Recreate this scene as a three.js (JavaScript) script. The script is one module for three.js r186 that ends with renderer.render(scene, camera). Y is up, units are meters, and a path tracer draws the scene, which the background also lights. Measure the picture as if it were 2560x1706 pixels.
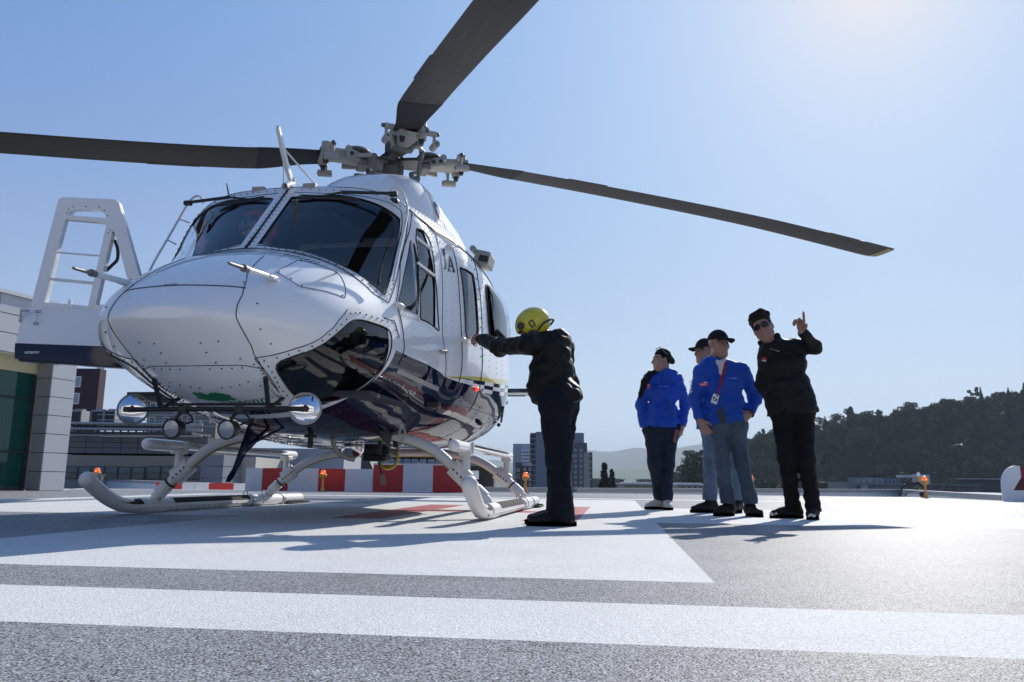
import * as THREE from 'three';
import { mergeGeometries, mergeVertices } from 'three/addons/utils/BufferGeometryUtils.js';
import { RoundedBoxGeometry } from 'three/addons/geometries/RoundedBoxGeometry.js';
import { ImprovedNoise } from 'three/addons/math/ImprovedNoise.js';

// ------------------------------------------------------------------ camera, sky, sun, exposure
const scene = new THREE.Scene();
const R = THREE.MathUtils.degToRad;
const camera = new THREE.PerspectiveCamera(47.03, 1024 / 682, 0.05, 9000);
camera.position.set(0, 0.30, 0);
camera.rotation.order = 'YXZ';
camera.rotation.set(R(10.03), 0, R(0.6));
const SUN = new THREE.Vector3(Math.sin(R(27)) * Math.cos(R(33)), Math.sin(R(33)), -Math.cos(R(27)) * Math.cos(R(33)));
const renderer = new THREE.WebGLRenderer({ antialias: true });
renderer.toneMapping = THREE.LinearToneMapping;
renderer.toneMappingExposure = 1.25;
renderer.shadowMap.enabled = true;
const lerp0 = (a, b, t) => a + (b - a) * t;
{ // clear sky: blue overhead, pale at the horizon, bright air round the sun
  const W = 1024, H = 512, data = new Float32Array(W * H * 4);
  for (let j = 0; j < H; j++) for (let i = 0; i < W; i++) {
    const el = ((j + 0.5) / H - 0.5) * Math.PI, az = ((i + 0.5) / W - 0.5) * 2 * Math.PI;
    const d = [Math.cos(el) * Math.cos(az), Math.sin(el), Math.cos(el) * Math.sin(az)];
    const cs = Math.max(-1, Math.min(1, d[0] * SUN.x + d[1] * SUN.y + d[2] * SUN.z)), g = Math.acos(cs);
    const h = Math.max(0, d[1]), cl = Math.cos(el) || 1e-6, ca = (d[0] * SUN.x + d[2] * SUN.z) / (cl * Math.hypot(SUN.x, SUN.z));
    const a = Math.exp(-h / 0.22) * (0.72 + 0.28 * ca), b = Math.exp(-g / 0.55), e = Math.exp(-g / 0.13);   // haze low down, broad and narrow glow round the sun
    let c = [0.008 + 0.73 * a + 0.558 * b + 0.342 * e, 0.141 + 0.69 * a + 0.691 * b + 0.011 * e, 0.501 + 0.42 * a + 0.692 * b - 0.355 * e];
    if (g > 1.0) c = c.map((v, q) => v * lerp0(1, [0.66, 0.68, 0.72][q], Math.min(1, (g - 1.0) / 0.8)));
    c = c.map((v) => v / 1.25);
    if (d[1] < 0) { const f = Math.min(1, -d[1] / 0.08); c = c.map((v, q) => v * (1 - f) + [0.26, 0.25, 0.24][q] * f); }
    const o = (j * W + i) * 4; data[o] = c[0]; data[o + 1] = c[1]; data[o + 2] = c[2]; data[o + 3] = 1;
  }
  const sky = new THREE.DataTexture(data, W, H, THREE.RGBAFormat, THREE.FloatType);
  sky.mapping = THREE.EquirectangularReflectionMapping; sky.magFilter = THREE.LinearFilter; sky.minFilter = THREE.LinearFilter; sky.needsUpdate = true;
  scene.background = sky; scene.environment = sky;
}
const sun = new THREE.DirectionalLight(new THREE.Color(1.0, 0.95, 0.88), 4.8);
sun.position.copy(SUN).multiplyScalar(60); sun.target.position.set(0, 0, -9); sun.position.add(sun.target.position);
sun.castShadow = true; sun.shadow.mapSize.set(4096, 4096);
Object.assign(sun.shadow.camera, { left: -25, right: 25, top: 25, bottom: -25, near: 1, far: 160 });
scene.add(sun, sun.target);
scene.fog = new THREE.FogExp2(new THREE.Color(0.78, 0.90, 1.0), 0.00018);
// ------------------------------------------------------------------ helpers
let seed = 12345;
const rnd = () => { seed = (seed * 1664525 + 1013904223) >>> 0; return seed / 4294967296; };
const rr = (a, b) => a + (b - a) * rnd();
const noise = new ImprovedNoise();
const V = (x, y, z) => new THREE.Vector3(x, y, z);
const V3 = (a) => new THREE.Vector3(a[0], a[1], a[2]);
const lerp = (a, b, t) => a + (b - a) * t;
const lin = (r, g, b) => new THREE.Color().setRGB(r, g, b);
const std = (r, g, b, rough = 0.6, o = {}) => new THREE.MeshStandardMaterial({ color: lin(r, g, b), roughness: rough, ...o });
const phys = (r, g, b, rough = 0.3, o = {}) => new THREE.MeshPhysicalMaterial({ color: lin(r, g, b), roughness: rough, ...o });
const names = {};
const numbered = (n) => { const k = names[n] = (names[n] ?? -1) + 1; return k ? n + '_' + String(k).padStart(3, '0') : n; };
function tag(o, label, category, group, kind) { if (label) o.userData.label = label; if (category) o.userData.category = category; if (group) o.userData.group = group; if (kind) o.userData.kind = kind; return o; }
function thing(name, label, category, pos = [0, 0, 0], ry = 0, group) {
  const g = new THREE.Group(); g.name = numbered(name); g.position.set(...pos); g.rotation.y = ry; scene.add(g);
  return tag(g, label, category, group);
}
function mesh(name, geo, m, parent = scene, top = false) {
  if (Array.isArray(geo)) geo = geo.length === 1 ? geo[0] : merge(geo);
  const o = new THREE.Mesh(geo, m); o.name = top ? numbered(name) : name; o.castShadow = o.receiveShadow = true; parent.add(o); return o;
}
function merge(list) { return mergeGeometries(list.map((g) => { g = g.index ? g.toNonIndexed() : g; for (const k of Object.keys(g.attributes)) if (!['position', 'normal', 'uv'].includes(k)) g.deleteAttribute(k); if (!g.attributes.uv) g.setAttribute('uv', new THREE.BufferAttribute(new Float32Array(g.attributes.position.count * 2), 2)); return g; })); }
function box(w, h, d, x = 0, y = 0, z = 0, r = 0, o = {}) {
  const g = r ? new RoundedBoxGeometry(w, h, d, o.seg ?? 2, r) : new THREE.BoxGeometry(w, h, d);
  if (o.rx) g.rotateX(o.rx); if (o.ry) g.rotateY(o.ry); if (o.rz) g.rotateZ(o.rz);
  return g.translate(x, y, z);
}
const YUP = V(0, 1, 0);
function rod(a, b, r0, r1 = r0, seg = 14) {                         // tapered cylinder from a to b
  a = V3(a); b = V3(b); const L = a.distanceTo(b), g = new THREE.CylinderGeometry(r1, r0, L, seg);
  g.applyQuaternion(new THREE.Quaternion().setFromUnitVectors(YUP, b.clone().sub(a).normalize()));
  return g.translate((a.x + b.x) / 2, (a.y + b.y) / 2, (a.z + b.z) / 2);
}
function beam(a, b, w, h, up = [0, 1, 0], r = 0) {                    // box from a to b; w across, h along up
  a = V3(a); b = V3(b); const d = b.clone().sub(a), L = d.length(); d.normalize();
  const x = V3(up).cross(d).normalize(), y = d.clone().cross(x);
  const g = r ? new RoundedBoxGeometry(w, h, L, 2, r) : new THREE.BoxGeometry(w, h, L);
  g.applyMatrix4(new THREE.Matrix4().makeBasis(x, y, d)); return g.translate((a.x + b.x) / 2, (a.y + b.y) / 2, (a.z + b.z) / 2);
}
function tube(pts, r, seg = 40, rad = 8, closed = false, tension = 0.5) {
  return new THREE.TubeGeometry(new THREE.CatmullRomCurve3(pts.map((p) => p.isVector3 ? p : V3(p)), closed, 'catmullrom', tension), seg, r, rad, closed);
}
const ball = (r, x, y, z, s = [1, 1, 1], n = 16) => new THREE.SphereGeometry(r, n, Math.max(8, n * 0.7 | 0)).scale(...s).translate(x, y, z);
function lathe(pts, seg = 24) { return new THREE.LatheGeometry(pts.map((p) => new THREE.Vector2(p[0], p[1])), seg); }
function extrude(poly, depth, bevel = 0, holes = []) {
  const s = new THREE.Shape(poly.map((p) => new THREE.Vector2(p[0], p[1])));
  for (const h of holes) s.holes.push(new THREE.Path(h.map((p) => new THREE.Vector2(p[0], p[1]))));
  return new THREE.ExtrudeGeometry(s, { depth, bevelEnabled: bevel > 0, bevelThickness: bevel, bevelSize: bevel, bevelSegments: 2, curveSegments: 8 });
}
function gridGeo(nu, nv, f, closeV = false) {                         // f(u, v) -> [x, y, z], u, v in 0..1
  const pos = [], uv = [], idx = [];
  for (let i = 0; i <= nu; i++) for (let j = 0; j <= nv; j++) { pos.push(...f(i / nu, j / nv)); uv.push(i / nu, j / nv); }
  for (let i = 0; i < nu; i++) for (let j = 0; j < nv; j++) { const a = i * (nv + 1) + j, b = a + nv + 1; idx.push(a, b, a + 1, b, b + 1, a + 1); }
  const g = new THREE.BufferGeometry(); g.setAttribute('position', new THREE.Float32BufferAttribute(pos, 3)); g.setAttribute('uv', new THREE.Float32BufferAttribute(uv, 2)); g.setIndex(idx); g.computeVertexNormals();
  return g;
}
function dataTex(w, h, f, srgb = false) {                             // f(x, y) -> [r, g, b] 0..1
  const d = new Uint8Array(w * h * 4);
  for (let y = 0; y < h; y++) for (let x = 0; x < w; x++) { const c = f(x, y), o = (y * w + x) * 4; d[o] = c[0] * 255; d[o + 1] = c[1] * 255; d[o + 2] = c[2] * 255; d[o + 3] = 255; }
  const t = new THREE.DataTexture(d, w, h); t.wrapS = t.wrapT = THREE.RepeatWrapping; t.magFilter = THREE.LinearFilter; t.minFilter = THREE.LinearMipmapLinearFilter; t.generateMipmaps = true;
  if (srgb) t.colorSpace = THREE.SRGBColorSpace; t.needsUpdate = true; return t;
}
function textPlate(w, h, draw, pxPerM = 1200) {                        // flat print: canvas texture with alpha
  const c = document.createElement('canvas'); c.width = Math.round(w * pxPerM); c.height = Math.round(h * pxPerM);
  const g = c.getContext('2d'); g.clearRect(0, 0, c.width, c.height); draw(g, c.width, c.height);
  const t = new THREE.CanvasTexture(c); t.colorSpace = THREE.SRGBColorSpace; t.anisotropy = 4;
  return new THREE.MeshStandardMaterial({ map: t, transparent: true, alphaTest: 0.5, roughness: 0.4, polygonOffset: true, polygonOffsetFactor: -1 });
}

const M0 = { joint: std(0.02, 0.02, 0.022, 0.8), dark: std(0.035, 0.036, 0.04, 0.7), galv: std(0.30, 0.31, 0.32, 0.45, { metalness: 0.3 }) };
// ---- helicopter skin: stations s (metres forward of the front cross tube), girth angle t (0 belly .. 1 roof)
const clamp = (x, a = 0, b = 1) => Math.min(b, Math.max(a, x));
function pchip(xs, ys) {
  const n = xs.length, h = [], d = [], m = new Array(n);
  for (let i = 0; i < n - 1; i++) { h[i] = xs[i + 1] - xs[i]; d[i] = (ys[i + 1] - ys[i]) / h[i]; }
  m[0] = d[0]; m[n - 1] = d[n - 2];
  for (let i = 1; i < n - 1; i++) m[i] = d[i - 1] * d[i] <= 0 ? 0 : 3 * (h[i - 1] + h[i]) / ((2 * h[i] + h[i - 1]) / d[i - 1] + (h[i] + 2 * h[i - 1]) / d[i]);
  return (x) => {
    if (x <= xs[0]) return ys[0];
    if (x >= xs[n - 1]) return ys[n - 1];
    let i = 0; while (x > xs[i + 1]) i++;
    const t = (x - xs[i]) / h[i], a = t * t * (3 - 2 * t), b = t * (1 - t) * (1 - t), c = t * t * (t - 1);
    return ys[i] * (1 - a) + ys[i + 1] * a + h[i] * (b * m[i] + c * m[i + 1]);
  };
}
// station,  half width, height of it, roof, belly, exponents above / below
const SKIN = [
  [-3.6, 0.55, 1.65, 2.10, 1.12, 2.4, 2.2], [-3.0, 0.82, 1.58, 2.32, 0.90, 2.8, 2.4], [-2.4, 1.14, 1.54, 2.42, 0.70, 3.2, 2.9],
  [-1.8, 1.275, 1.52, 2.46, 0.59, 3.3, 3.5], [-1.2, 1.305, 1.47, 2.48, 0.57, 3.5, 3.5], [-0.5, 1.28, 1.42, 2.50, 0.58, 3.8, 3.2], [0.0, 1.215, 1.38, 2.50, 0.59, 4.2, 2.9],
  [0.4, 1.11, 1.34, 2.50, 0.605, 4.6, 2.45], [0.81, 1.03, 1.29, 2.46, 0.64, 4.6, 2.25], [1.1, 0.975, 1.26, 2.15, 0.675, 3.0, 2.15], [1.41, 0.915, 1.235, 1.80, 0.73, 2.5, 2.15],
  [1.7, 0.84, 1.21, 1.675, 0.815, 2.4, 2.15], [1.95, 0.725, 1.19, 1.535, 0.925, 2.3, 2.1], [2.1, 0.595, 1.18, 1.425, 1.01, 2.2, 1.95], [2.2, 0.47, 1.175, 1.325, 1.075, 2.1, 2.0], [2.26, 0.335, 1.17, 1.255, 1.12, 2.0, 2.0], [2.29, 0.19, 1.17, 1.21, 1.145, 2.0, 2.0], [2.30, 0.0, 1.17, 1.17, 1.17, 2.0, 2.0]];
const skinF = [1, 2, 3, 4, 5, 6].map((c) => pchip(SKIN.map((r) => r[0]), SKIN.map((r) => r[c])));
// roof line has a real crease at the windscreen: straight segments there
skinF[2] = ((f) => (s) => s > 0.81 && s < 1.41 ? 2.46 + (1.80 - 2.46) * (s - 0.81) / 0.6 : f(s))(skinF[2]);
const sweep = (s) => 0.26 * clamp((s + 0.0) / 0.7);
function skinPoint(s, t, off = 0) {              // t 0 roof centre, 1 belly centre on the port side; negative t: starboard
  if (t > 1) t -= 2; else if (t < -1) t += 2;
  const w = skinF[0](s), yM = skinF[1](s), yT = skinF[2](s), yB = skinF[3](s), nU = skinF[4](s), nL = skinF[5](s);
  const side = t < 0 ? -1 : 1, a = Math.abs(t) * Math.PI, up = a < Math.PI / 2;
  const n = up ? nU : nL, sn = Math.sin(a), cs = Math.abs(Math.cos(a));
  const r = Math.pow(Math.pow(sn, n) + Math.pow(cs, n), -1 / n);   // polar superellipse: even spacing
  const x = w * sn * r, y = up ? yM + (yT - yM) * cs * r : yM - (yM - yB) * cs * r;
  return [side * x, y, s - sweep(s) * x * x];
}
// ------------------------------------------------------------------ the roof deck
const HX = R(-8.5), HO = [-1.56, 0, -6.43];                            // where the helicopter stands and how it is turned
const CR = R(-7.5);                                                    // turn of the painted cross
const toWorld = (x, y, z, a = HX) => [HO[0] + Math.cos(a) * x + Math.sin(a) * z, y, HO[2] - Math.sin(a) * x + Math.cos(a) * z];
const grit = (() => {                                                  // anti-slip grit: bump and tone at true size (1 m tile)
  const N = 1024, hgt = new Float32Array(N * N);
  for (let k = 0; k < 26000; k++) {
    const cx = rnd() * N, cy = rnd() * N, r = rr(2.2, 5.6), a = rr(0.35, 1);
    for (let y = -6; y <= 6; y++) for (let x = -6; x <= 6; x++) { const q = 1 - (x * x + y * y) / (r * r); if (q > 0) { const i = ((cy + y + N) % N | 0) * N + ((cx + x + N) % N | 0); hgt[i] = Math.max(hgt[i], a * Math.sqrt(q)); } }
  }
  return { N, hgt };
})();
const gritBump = dataTex(grit.N, grit.N, (x, y) => { const v = grit.hgt[y * grit.N + x]; return [v, v, v]; });
function deckMat(base, spread, rough, patchy, sd, spec) {
  seed = sd; const N = 2048, sp = new Float32Array(N * N);
  for (let i = 0; i < N * N; i++) sp[i] = rnd() - 0.5;
  const lowN = 256, lo = new Float32Array(lowN * lowN);
  for (let y = 0; y < lowN; y++) for (let x = 0; x < lowN; x++) { const b = (u, v) => noise.noise(u / 34, v / 34, sd) + 0.7 * noise.noise(u / 11, v / 11, sd + 4); const fx = x / lowN, fy = y / lowN; lo[y * lowN + x] = b(x, y) * (1 - fx) * (1 - fy) + b(x - lowN, y) * fx * (1 - fy) + b(x, y - lowN) * (1 - fx) * fy + b(x - lowN, y - lowN) * fx * fy; }
  const map = dataTex(N, N, (x, y) => {
    const q = (i, j) => sp[((y + j) & (N - 1)) * N + ((x + i) & (N - 1))], s = (q(0, 0) * 1.3 + q(1, 0) + q(0, 1) + q(1, 1)) * 0.62;
    const k = Math.max(0.15, 1 + spread * s + patchy * lo[(y >> 3) * lowN + (x >> 3)]);
    return base.map((c) => clamp(Math.pow(c * k, 1 / 2.2)));
  }, true);
  map.repeat.set(0.3125, 0.3125); const bump = gritBump.clone(); bump.repeat.set(1.5, 1.5); bump.needsUpdate = true;
  return new THREE.MeshPhysicalMaterial({ map, bumpMap: bump, bumpScale: 0.0010, roughness: rough, specularIntensity: spec });
}
const mGrey = deckMat([0.25, 0.252, 0.258], 1.5, 0.5, 0.24, 11, 0.08), mWhite = deckMat([0.60, 0.60, 0.585], 0.36, 0.7, 0.07, 23, 0.12), mRed = deckMat([0.33, 0.060, 0.062], 0.45, 0.6, 0.16, 37, 0.5);
function sheet(poly, y, m, name, parent, hole, kind) {                    // flat polygon in world (x, z); uv in metres
  const s = new THREE.Shape(poly.map((p) => new THREE.Vector2(p[0], p[1])));
  if (hole) s.holes.push(new THREE.Path(hole.map((p) => new THREE.Vector2(p[0], p[1]))));
  const g = new THREE.ShapeGeometry(s), p = g.attributes.position, pos = [], uv = [];
  for (let i = 0; i < p.count; i++) { pos.push(p.getX(i), y, p.getY(i)); uv.push(p.getX(i), p.getY(i)); }
  const q = new THREE.BufferGeometry(); q.setAttribute('position', new THREE.Float32BufferAttribute(pos, 3)); q.setAttribute('uv', new THREE.Float32BufferAttribute(uv, 2));
  const idx = Array.from(g.index.array); for (let i = 0; i < idx.length; i += 3) { const t = idx[i]; idx[i] = idx[i + 1]; idx[i + 1] = t; }
  q.setIndex(idx); q.computeVertexNormals(); if (q.attributes.normal.getY(0) < 0) { for (let i = 0; i < idx.length; i += 3) { const t = idx[i]; idx[i] = idx[i + 1]; idx[i + 1] = t; } q.setIndex(idx); q.computeVertexNormals(); }
  return mesh(name, q, m, parent);
}
const mConc = std(0.33, 0.325, 0.31, 0.85), mWallW = std(0.72, 0.72, 0.71, 0.7);
{
  const deck = new THREE.Group(); deck.name = 'helipad_deck'; deck.userData.kind = 'structure'; scene.add(deck);
  const X0 = -9.45, X1 = 9.05, Z0 = -18, Z1 = 9;
  mesh('deck_edge', [box(X1 - X0 + 0.16, 0.6, 0.12, (X0 + X1) / 2, -0.295, Z0 - 0.06), box(0.12, 0.6, Z1 - Z0, X0 - 0.06, -0.295, (Z0 + Z1) / 2), box(0.12, 0.6, Z1 - Z0, X1 + 0.06, -0.295, (Z0 + Z1) / 2)], mWallW, deck);
  mesh('deck_slab', box(X1 - X0 - 0.02, 0.5, Z1 - Z0, (X0 + X1) / 2, -0.27, (Z0 + Z1) / 2), mConc, deck);
  const L = (a) => a.map(([x, z]) => { const p = toWorld(x, 0, z, CR); return [p[0], p[2]]; });
  const cx = 1.08, cz = -1.4, w = 1.6, e = 5.06;
  const cross = L([[cx - w, cz + e], [cx + w, cz + e], [cx + w, cz + w], [cx + e, cz + w], [cx + e, cz - w], [cx + w, cz - w], [cx + w, cz - e], [cx - w, cz - e], [cx - w, cz - w], [cx - e, cz - w], [cx - e, cz + w], [cx - w, cz + w]]);
  const rect = (x0, z0, x1, z1) => [[x0, z0], [x1, z0], [x1, z1], [x0, z1]], sq = (h) => L(rect(cx - h, cz - h, cx + h, cz + h));
  const a = 0.22, b = 0.63, c = 1.69, d = 2.10, z0 = 0.30, z1 = -3.1, y0 = -1.19, y1 = -1.62;
  const H = L([[a, z0], [b, z0], [b, y0], [c, y0], [c, z0], [d, z0], [d, z1], [c, z1], [c, y1], [b, y1], [b, z1], [a, z1]]);
  const inner = rect(X0 + 0.22, Z0 + 0.22, X1 - 0.22, Z1 - 0.22);
  sheet(rect(X0, Z0, X1, Z1), 0, mWhite, 'edge_line', deck, inner); sheet(inner, 0, mGrey, 'deck_surface', deck, sq(6.02)); sheet(sq(6.02), 0, mWhite, 'painted_border', deck, sq(5.52)); sheet(sq(5.52), 0, mGrey, 'deck_surface', deck, cross); sheet(cross, 0, mWhite, 'painted_cross', deck, H); sheet(H, 0, mRed, 'painted_letter', deck);
}
// the roof round the deck and its parapets
{
  const roof = mesh('hospital_roof', box(120, 0.2, 90, -10, -0.62, -40), std(0.42, 0.42, 0.41, 0.9), scene, true); roof.userData.kind = 'structure';
  const wallRun = (name, pts, top, h, t, label) => {
    const g = thing(name, label, 'parapet wall');
    const cop = [], face = [];
    for (let i = 0; i < pts.length - 1; i++) {
      const [a, b] = [pts[i], pts[i + 1]], n = Math.max(1, Math.round(Math.hypot(b[0] - a[0], b[1] - a[1]) / 3));
      for (let k = 0; k < n; k++) { const p = [lerp(a[0], b[0], k / n), lerp(a[1], b[1], k / n)], q = [lerp(a[0], b[0], (k + 1) / n - 0.004), lerp(a[1], b[1], (k + 1) / n - 0.004)]; mesh('coping_slab', beam([p[0], top - 0.06, p[1]], [q[0], top - 0.06, q[1]], t + 0.1, 0.12), mConc, g); }
      face.push(beam([a[0], top - 0.12 - h / 2, a[1]], [b[0], top - 0.12 - h / 2, b[1]], t, h));
    }
    mesh('wall', face, mWallW, g); return g;
  };
  wallRun('parapet_wall', [[15.3, -31], [1.75, -22.7], [-4.2, -23.2]], 0.085, 0.8, 0.25, 'low white parapet with grey concrete coping behind the standing people');
  wallRun('parapet_wall', [[9.6, -14], [15.2, -31]], 0.085, 0.8, 0.25, 'low white parapet with concrete coping running away at the right beside the orange beacon');
  wallRun('parapet_wall', [[-7.6, -23.2], [-32, -59]], 0.085, 0.8, 0.25, 'low white parapet with concrete coping at the left behind the striped kerb');
}
// ------------------------------------------------------------------ the place round the roof
camera.updateMatrixWorld();
const camR = new THREE.Vector3().setFromMatrixColumn(camera.matrixWorld, 0), camU = new THREE.Vector3().setFromMatrixColumn(camera.matrixWorld, 1), camF = new THREE.Vector3().setFromMatrixColumn(camera.matrixWorld, 2).negate();
const at = (px, py, d) => { const v = camF.clone().addScaledVector(camR, (px - 1280) / 1961).addScaledVector(camU, (853 - py) / 1961); return v.multiplyScalar(d / -v.z).add(camera.position); };   // survey: a sighted direction and a distance north
const GROUND = -17;
{
  const N = 90, g = gridGeo(60, 60, (u, v) => { const z = 60 - 8600 * Math.pow(u, 2.2), x = (v - 0.5) * lerp(900, 14000, u); return [x, GROUND + (z < -1200 ? 0 : 0), z]; });
  const gt = dataTex(256, 256, (x, y) => { const n = 0.5 + 0.5 * noise.noise(x / 30, y / 30, 1) + 0.25 * noise.noise(x / 7, y / 7, 4); return [0.14 + 0.10 * n, 0.15 + 0.10 * n, 0.12 + 0.07 * n].map((v) => Math.pow(v, 1 / 1.6)); }, true); gt.repeat.set(40, 40);
  tag(mesh('city_ground', g, new THREE.MeshStandardMaterial({ map: gt, roughness: 1, side: THREE.DoubleSide }), scene, true), null, null, null, 'structure');
}
function ridge(name, line, d, depth, m, rough, seg = 160) {                    // hill seen along a skyline: survey points, the crest at distance d
  const crest = line.map(([px, py, k]) => at(px, py, d * (k ?? 1))), cx = crest.map((p) => p.x);
  const fy = pchip(cx, crest.map((p) => p.y)), fz = pchip(cx, crest.map((p) => p.z)), x0 = cx[0], x1 = cx[cx.length - 1];
  const f = (u, v) => {                                                        // v 0 foot .. 0.7 crest .. 1 behind
    const x = lerp(x0, x1, u), c = v < 0.7 ? v / 0.7 : 1 - (v - 0.7) / 0.3 * 0.4, h = fy(x) - GROUND, bump = noise.noise(x / rough, v * 7, 3) * 0.06 * h * (v > 0.02 ? 1 : 0);
    const e = c * c * (3 - 2 * c) * 0.6 + c * 0.4;
    return [x * (1 + (v - 0.7) * depth / d * 0.7), GROUND - 0.5 + h * e + bump * (1 - Math.abs(v - 0.7)), fz(x) + (0.7 - v) * depth];
  };
  tag(mesh(name, gridGeo(seg, 40, f), m, scene, true), null, null, null, 'structure'); return f;
}
ridge('distant_ridge', [[200, 1150], [700, 1165], [1000, 1172], [1232, 1150], [1290, 1158], [1400, 1140], [1480, 1126], [1530, 1130], [1600, 1120], [1640, 1124], [1717, 1117], [1760, 1110], [1900, 1100], [2300, 1120], [2900, 1130]], 5200, 2600, std(0.05, 0.075, 0.055, 1), 160);
ridge('middle_ridge', [[900, 1190], [1232, 1176], [1400, 1180], [1560, 1172], [1700, 1165], [1900, 1150], [2300, 1150]], 2600, 1200, std(0.05, 0.085, 0.04, 1), 120);
const hillF = ridge('wooded_hill', [[1640, 1216], [1700, 1204], [1740, 1182], [1800, 1162], [1870, 1136], [1940, 1116], [2040, 1096], [2100, 1083], [2160, 1076], [2200, 1069], [2280, 1054], [2360, 1040], [2460, 1026], [2560, 1012], [2760, 987], [3200, 962]], 430, 190, std(0.03, 0.034, 0.02, 1), 40);
// trees: trunk and limbs, a crown of many leaf-sized faces
const mLeaf = (r, g, b) => new THREE.MeshPhysicalMaterial({ color: lin(r, g, b), roughness: 0.85, side: THREE.DoubleSide, transmission: 0 });
const LEAF = [mLeaf(0.017, 0.034, 0.013), mLeaf(0.036, 0.054, 0.018), mLeaf(0.011, 0.025, 0.013), mLeaf(0.105, 0.125, 0.030), mLeaf(0.085, 0.070, 0.045)], mBark = std(0.09, 0.07, 0.05, 0.95);
function leafCloud(n, size, place) {                                            // place() -> [x, y, z]
  const pos = [], idx = [];
  for (let i = 0; i < n; i++) {
    const c = place(), a = V(rr(-1, 1), rr(-1, 1), rr(-1, 1)).normalize(), b = V(rr(-1, 1), rr(-1, 1), rr(-1, 1)).cross(a).normalize(), s = size * rr(0.5, 1.25), t = s * rr(0.5, 0.9), o = pos.length / 3;
    for (const [u, v] of [[-1, 0], [0, -0.7], [1, 0], [0, 0.7]]) pos.push(c[0] + a.x * u * s + b.x * v * t, c[1] + a.y * u * s + b.y * v * t, c[2] + a.z * u * s + b.z * v * t);
    idx.push(o, o + 1, o + 2, o, o + 2, o + 3);
  }
  const g = new THREE.BufferGeometry(); g.setAttribute('position', new THREE.Float32BufferAttribute(pos, 3)); g.setIndex(idx); g.computeVertexNormals(); return g;
}
function crown(n, size, blobs) { return leafCloud(n, size, () => { const b = blobs[rnd() * blobs.length | 0]; let p; do p = [rr(-1, 1), rr(-1, 1), rr(-1, 1)]; while (p[0] ** 2 + p[1] ** 2 + p[2] ** 2 > 1 || p[0] ** 2 + p[1] ** 2 + p[2] ** 2 < 0.15); return [b[0] + p[0] * b[3], b[1] + p[1] * b[3] * (b[4] ?? 0.8), b[2] + p[2] * b[3]]; }); }
const KINDS = {                                                                  // unit trees about 10 m tall
  round: () => { const B = []; for (let i = 0; i < 9; i++) B.push([rr(-2, 2), rr(4.5, 8.2), rr(-2, 2), rr(1.1, 2.0)]); return [crown(1500, 0.32, B), B]; },
  tall: () => { const B = []; for (let i = 0; i < 12; i++) { const h = rr(1.5, 9.2); B.push([rr(-1.2, 1.2), h, rr(-1.2, 1.2), lerp(1.5, 0.7, h / 9.2) * rr(0.7, 1.1), 0.8]); } return [crown(1500, 0.26, B), B]; },
  cone: () => { const g = leafCloud(2600, 0.24, () => { const h = Math.pow(rnd(), 1.5), a = rnd() * 6.283, r = (1 - h) * 2.3 * Math.sqrt(rnd()) * (0.75 + 0.25 * Math.sin(h * 55 + a)); return [Math.cos(a) * r, 0.9 + h * 9, Math.sin(a) * r]; }); return [g, [[0, 5, 0, 1]]]; },
  bush: () => { const B = []; for (let i = 0; i < 8; i++) B.push([rr(-3, 3), rr(2, 6.5), rr(-3, 3), rr(1.6, 2.6)]); return [crown(1700, 0.36, B), B]; },
};
function trunk(B, h = 8) { const l = [rod([0, -0.5, 0], [0.1, h * 0.55, 0], 0.28, 0.16, 8)]; for (const b of B.slice(0, 5)) l.push(rod([0.05, h * rr(0.3, 0.5), 0], [b[0] * 0.8, b[1], b[2] * 0.8], 0.12, 0.04, 6)); return l; }
function tree(kind, px, py, d, h, leaf, label, group, base) {                     // base of the tree at a survey point or on the city ground
  const [cg, B] = KINDS[kind](), p = at(px, py, d), y = base ?? p.y, k = h / 10, g = thing('tree', label, 'tree', [p.x, y, p.z], rr(0, 6), group);
  g.scale.set(k * rr(0.9, 1.1), k, k * rr(0.9, 1.1)); mesh('trunk', trunk(B), mBark, g); mesh('crown', cg, leaf, g); return g;
}
{ // the wood on the hill: one mass
  seed = 4242;
  const kinds = ['round', 'round', 'tall', 'bush', 'cone', 'round'], leaf = [LEAF[0], LEAF[1], LEAF[0], LEAF[2], LEAF[2], LEAF[4]], q = new THREE.Matrix4(), qq = new THREE.Quaternion();
  kinds.forEach((k, n) => {
    const [cg] = KINDS[k](), num = [520, 420, 420, 420, 300, 70][n], im = new THREE.InstancedMesh(cg, leaf[n], num);
    for (let i = 0; i < num; i++) { const v = rr(0.02, 0.76), u = rr(0, 0.9), p = hillF(u, v), s = (rnd() < 0.12 ? rr(1.3, 1.75) : rr(0.6, 1.3)) * (n === 3 ? 0.75 : 1); q.compose(V(p[0], p[1] - 1.5, p[2]), qq.setFromAxisAngle(YUP, rnd() * 6.3), V(s * rr(0.9, 1.25), s, s * rr(0.9, 1.25))); im.setMatrixAt(i, q); }
    im.name = numbered('hillside_wood'); im.castShadow = im.receiveShadow = true; tag(im, null, null, null, 'stuff'); scene.add(im);
  });
}
seed = 99;
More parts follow.
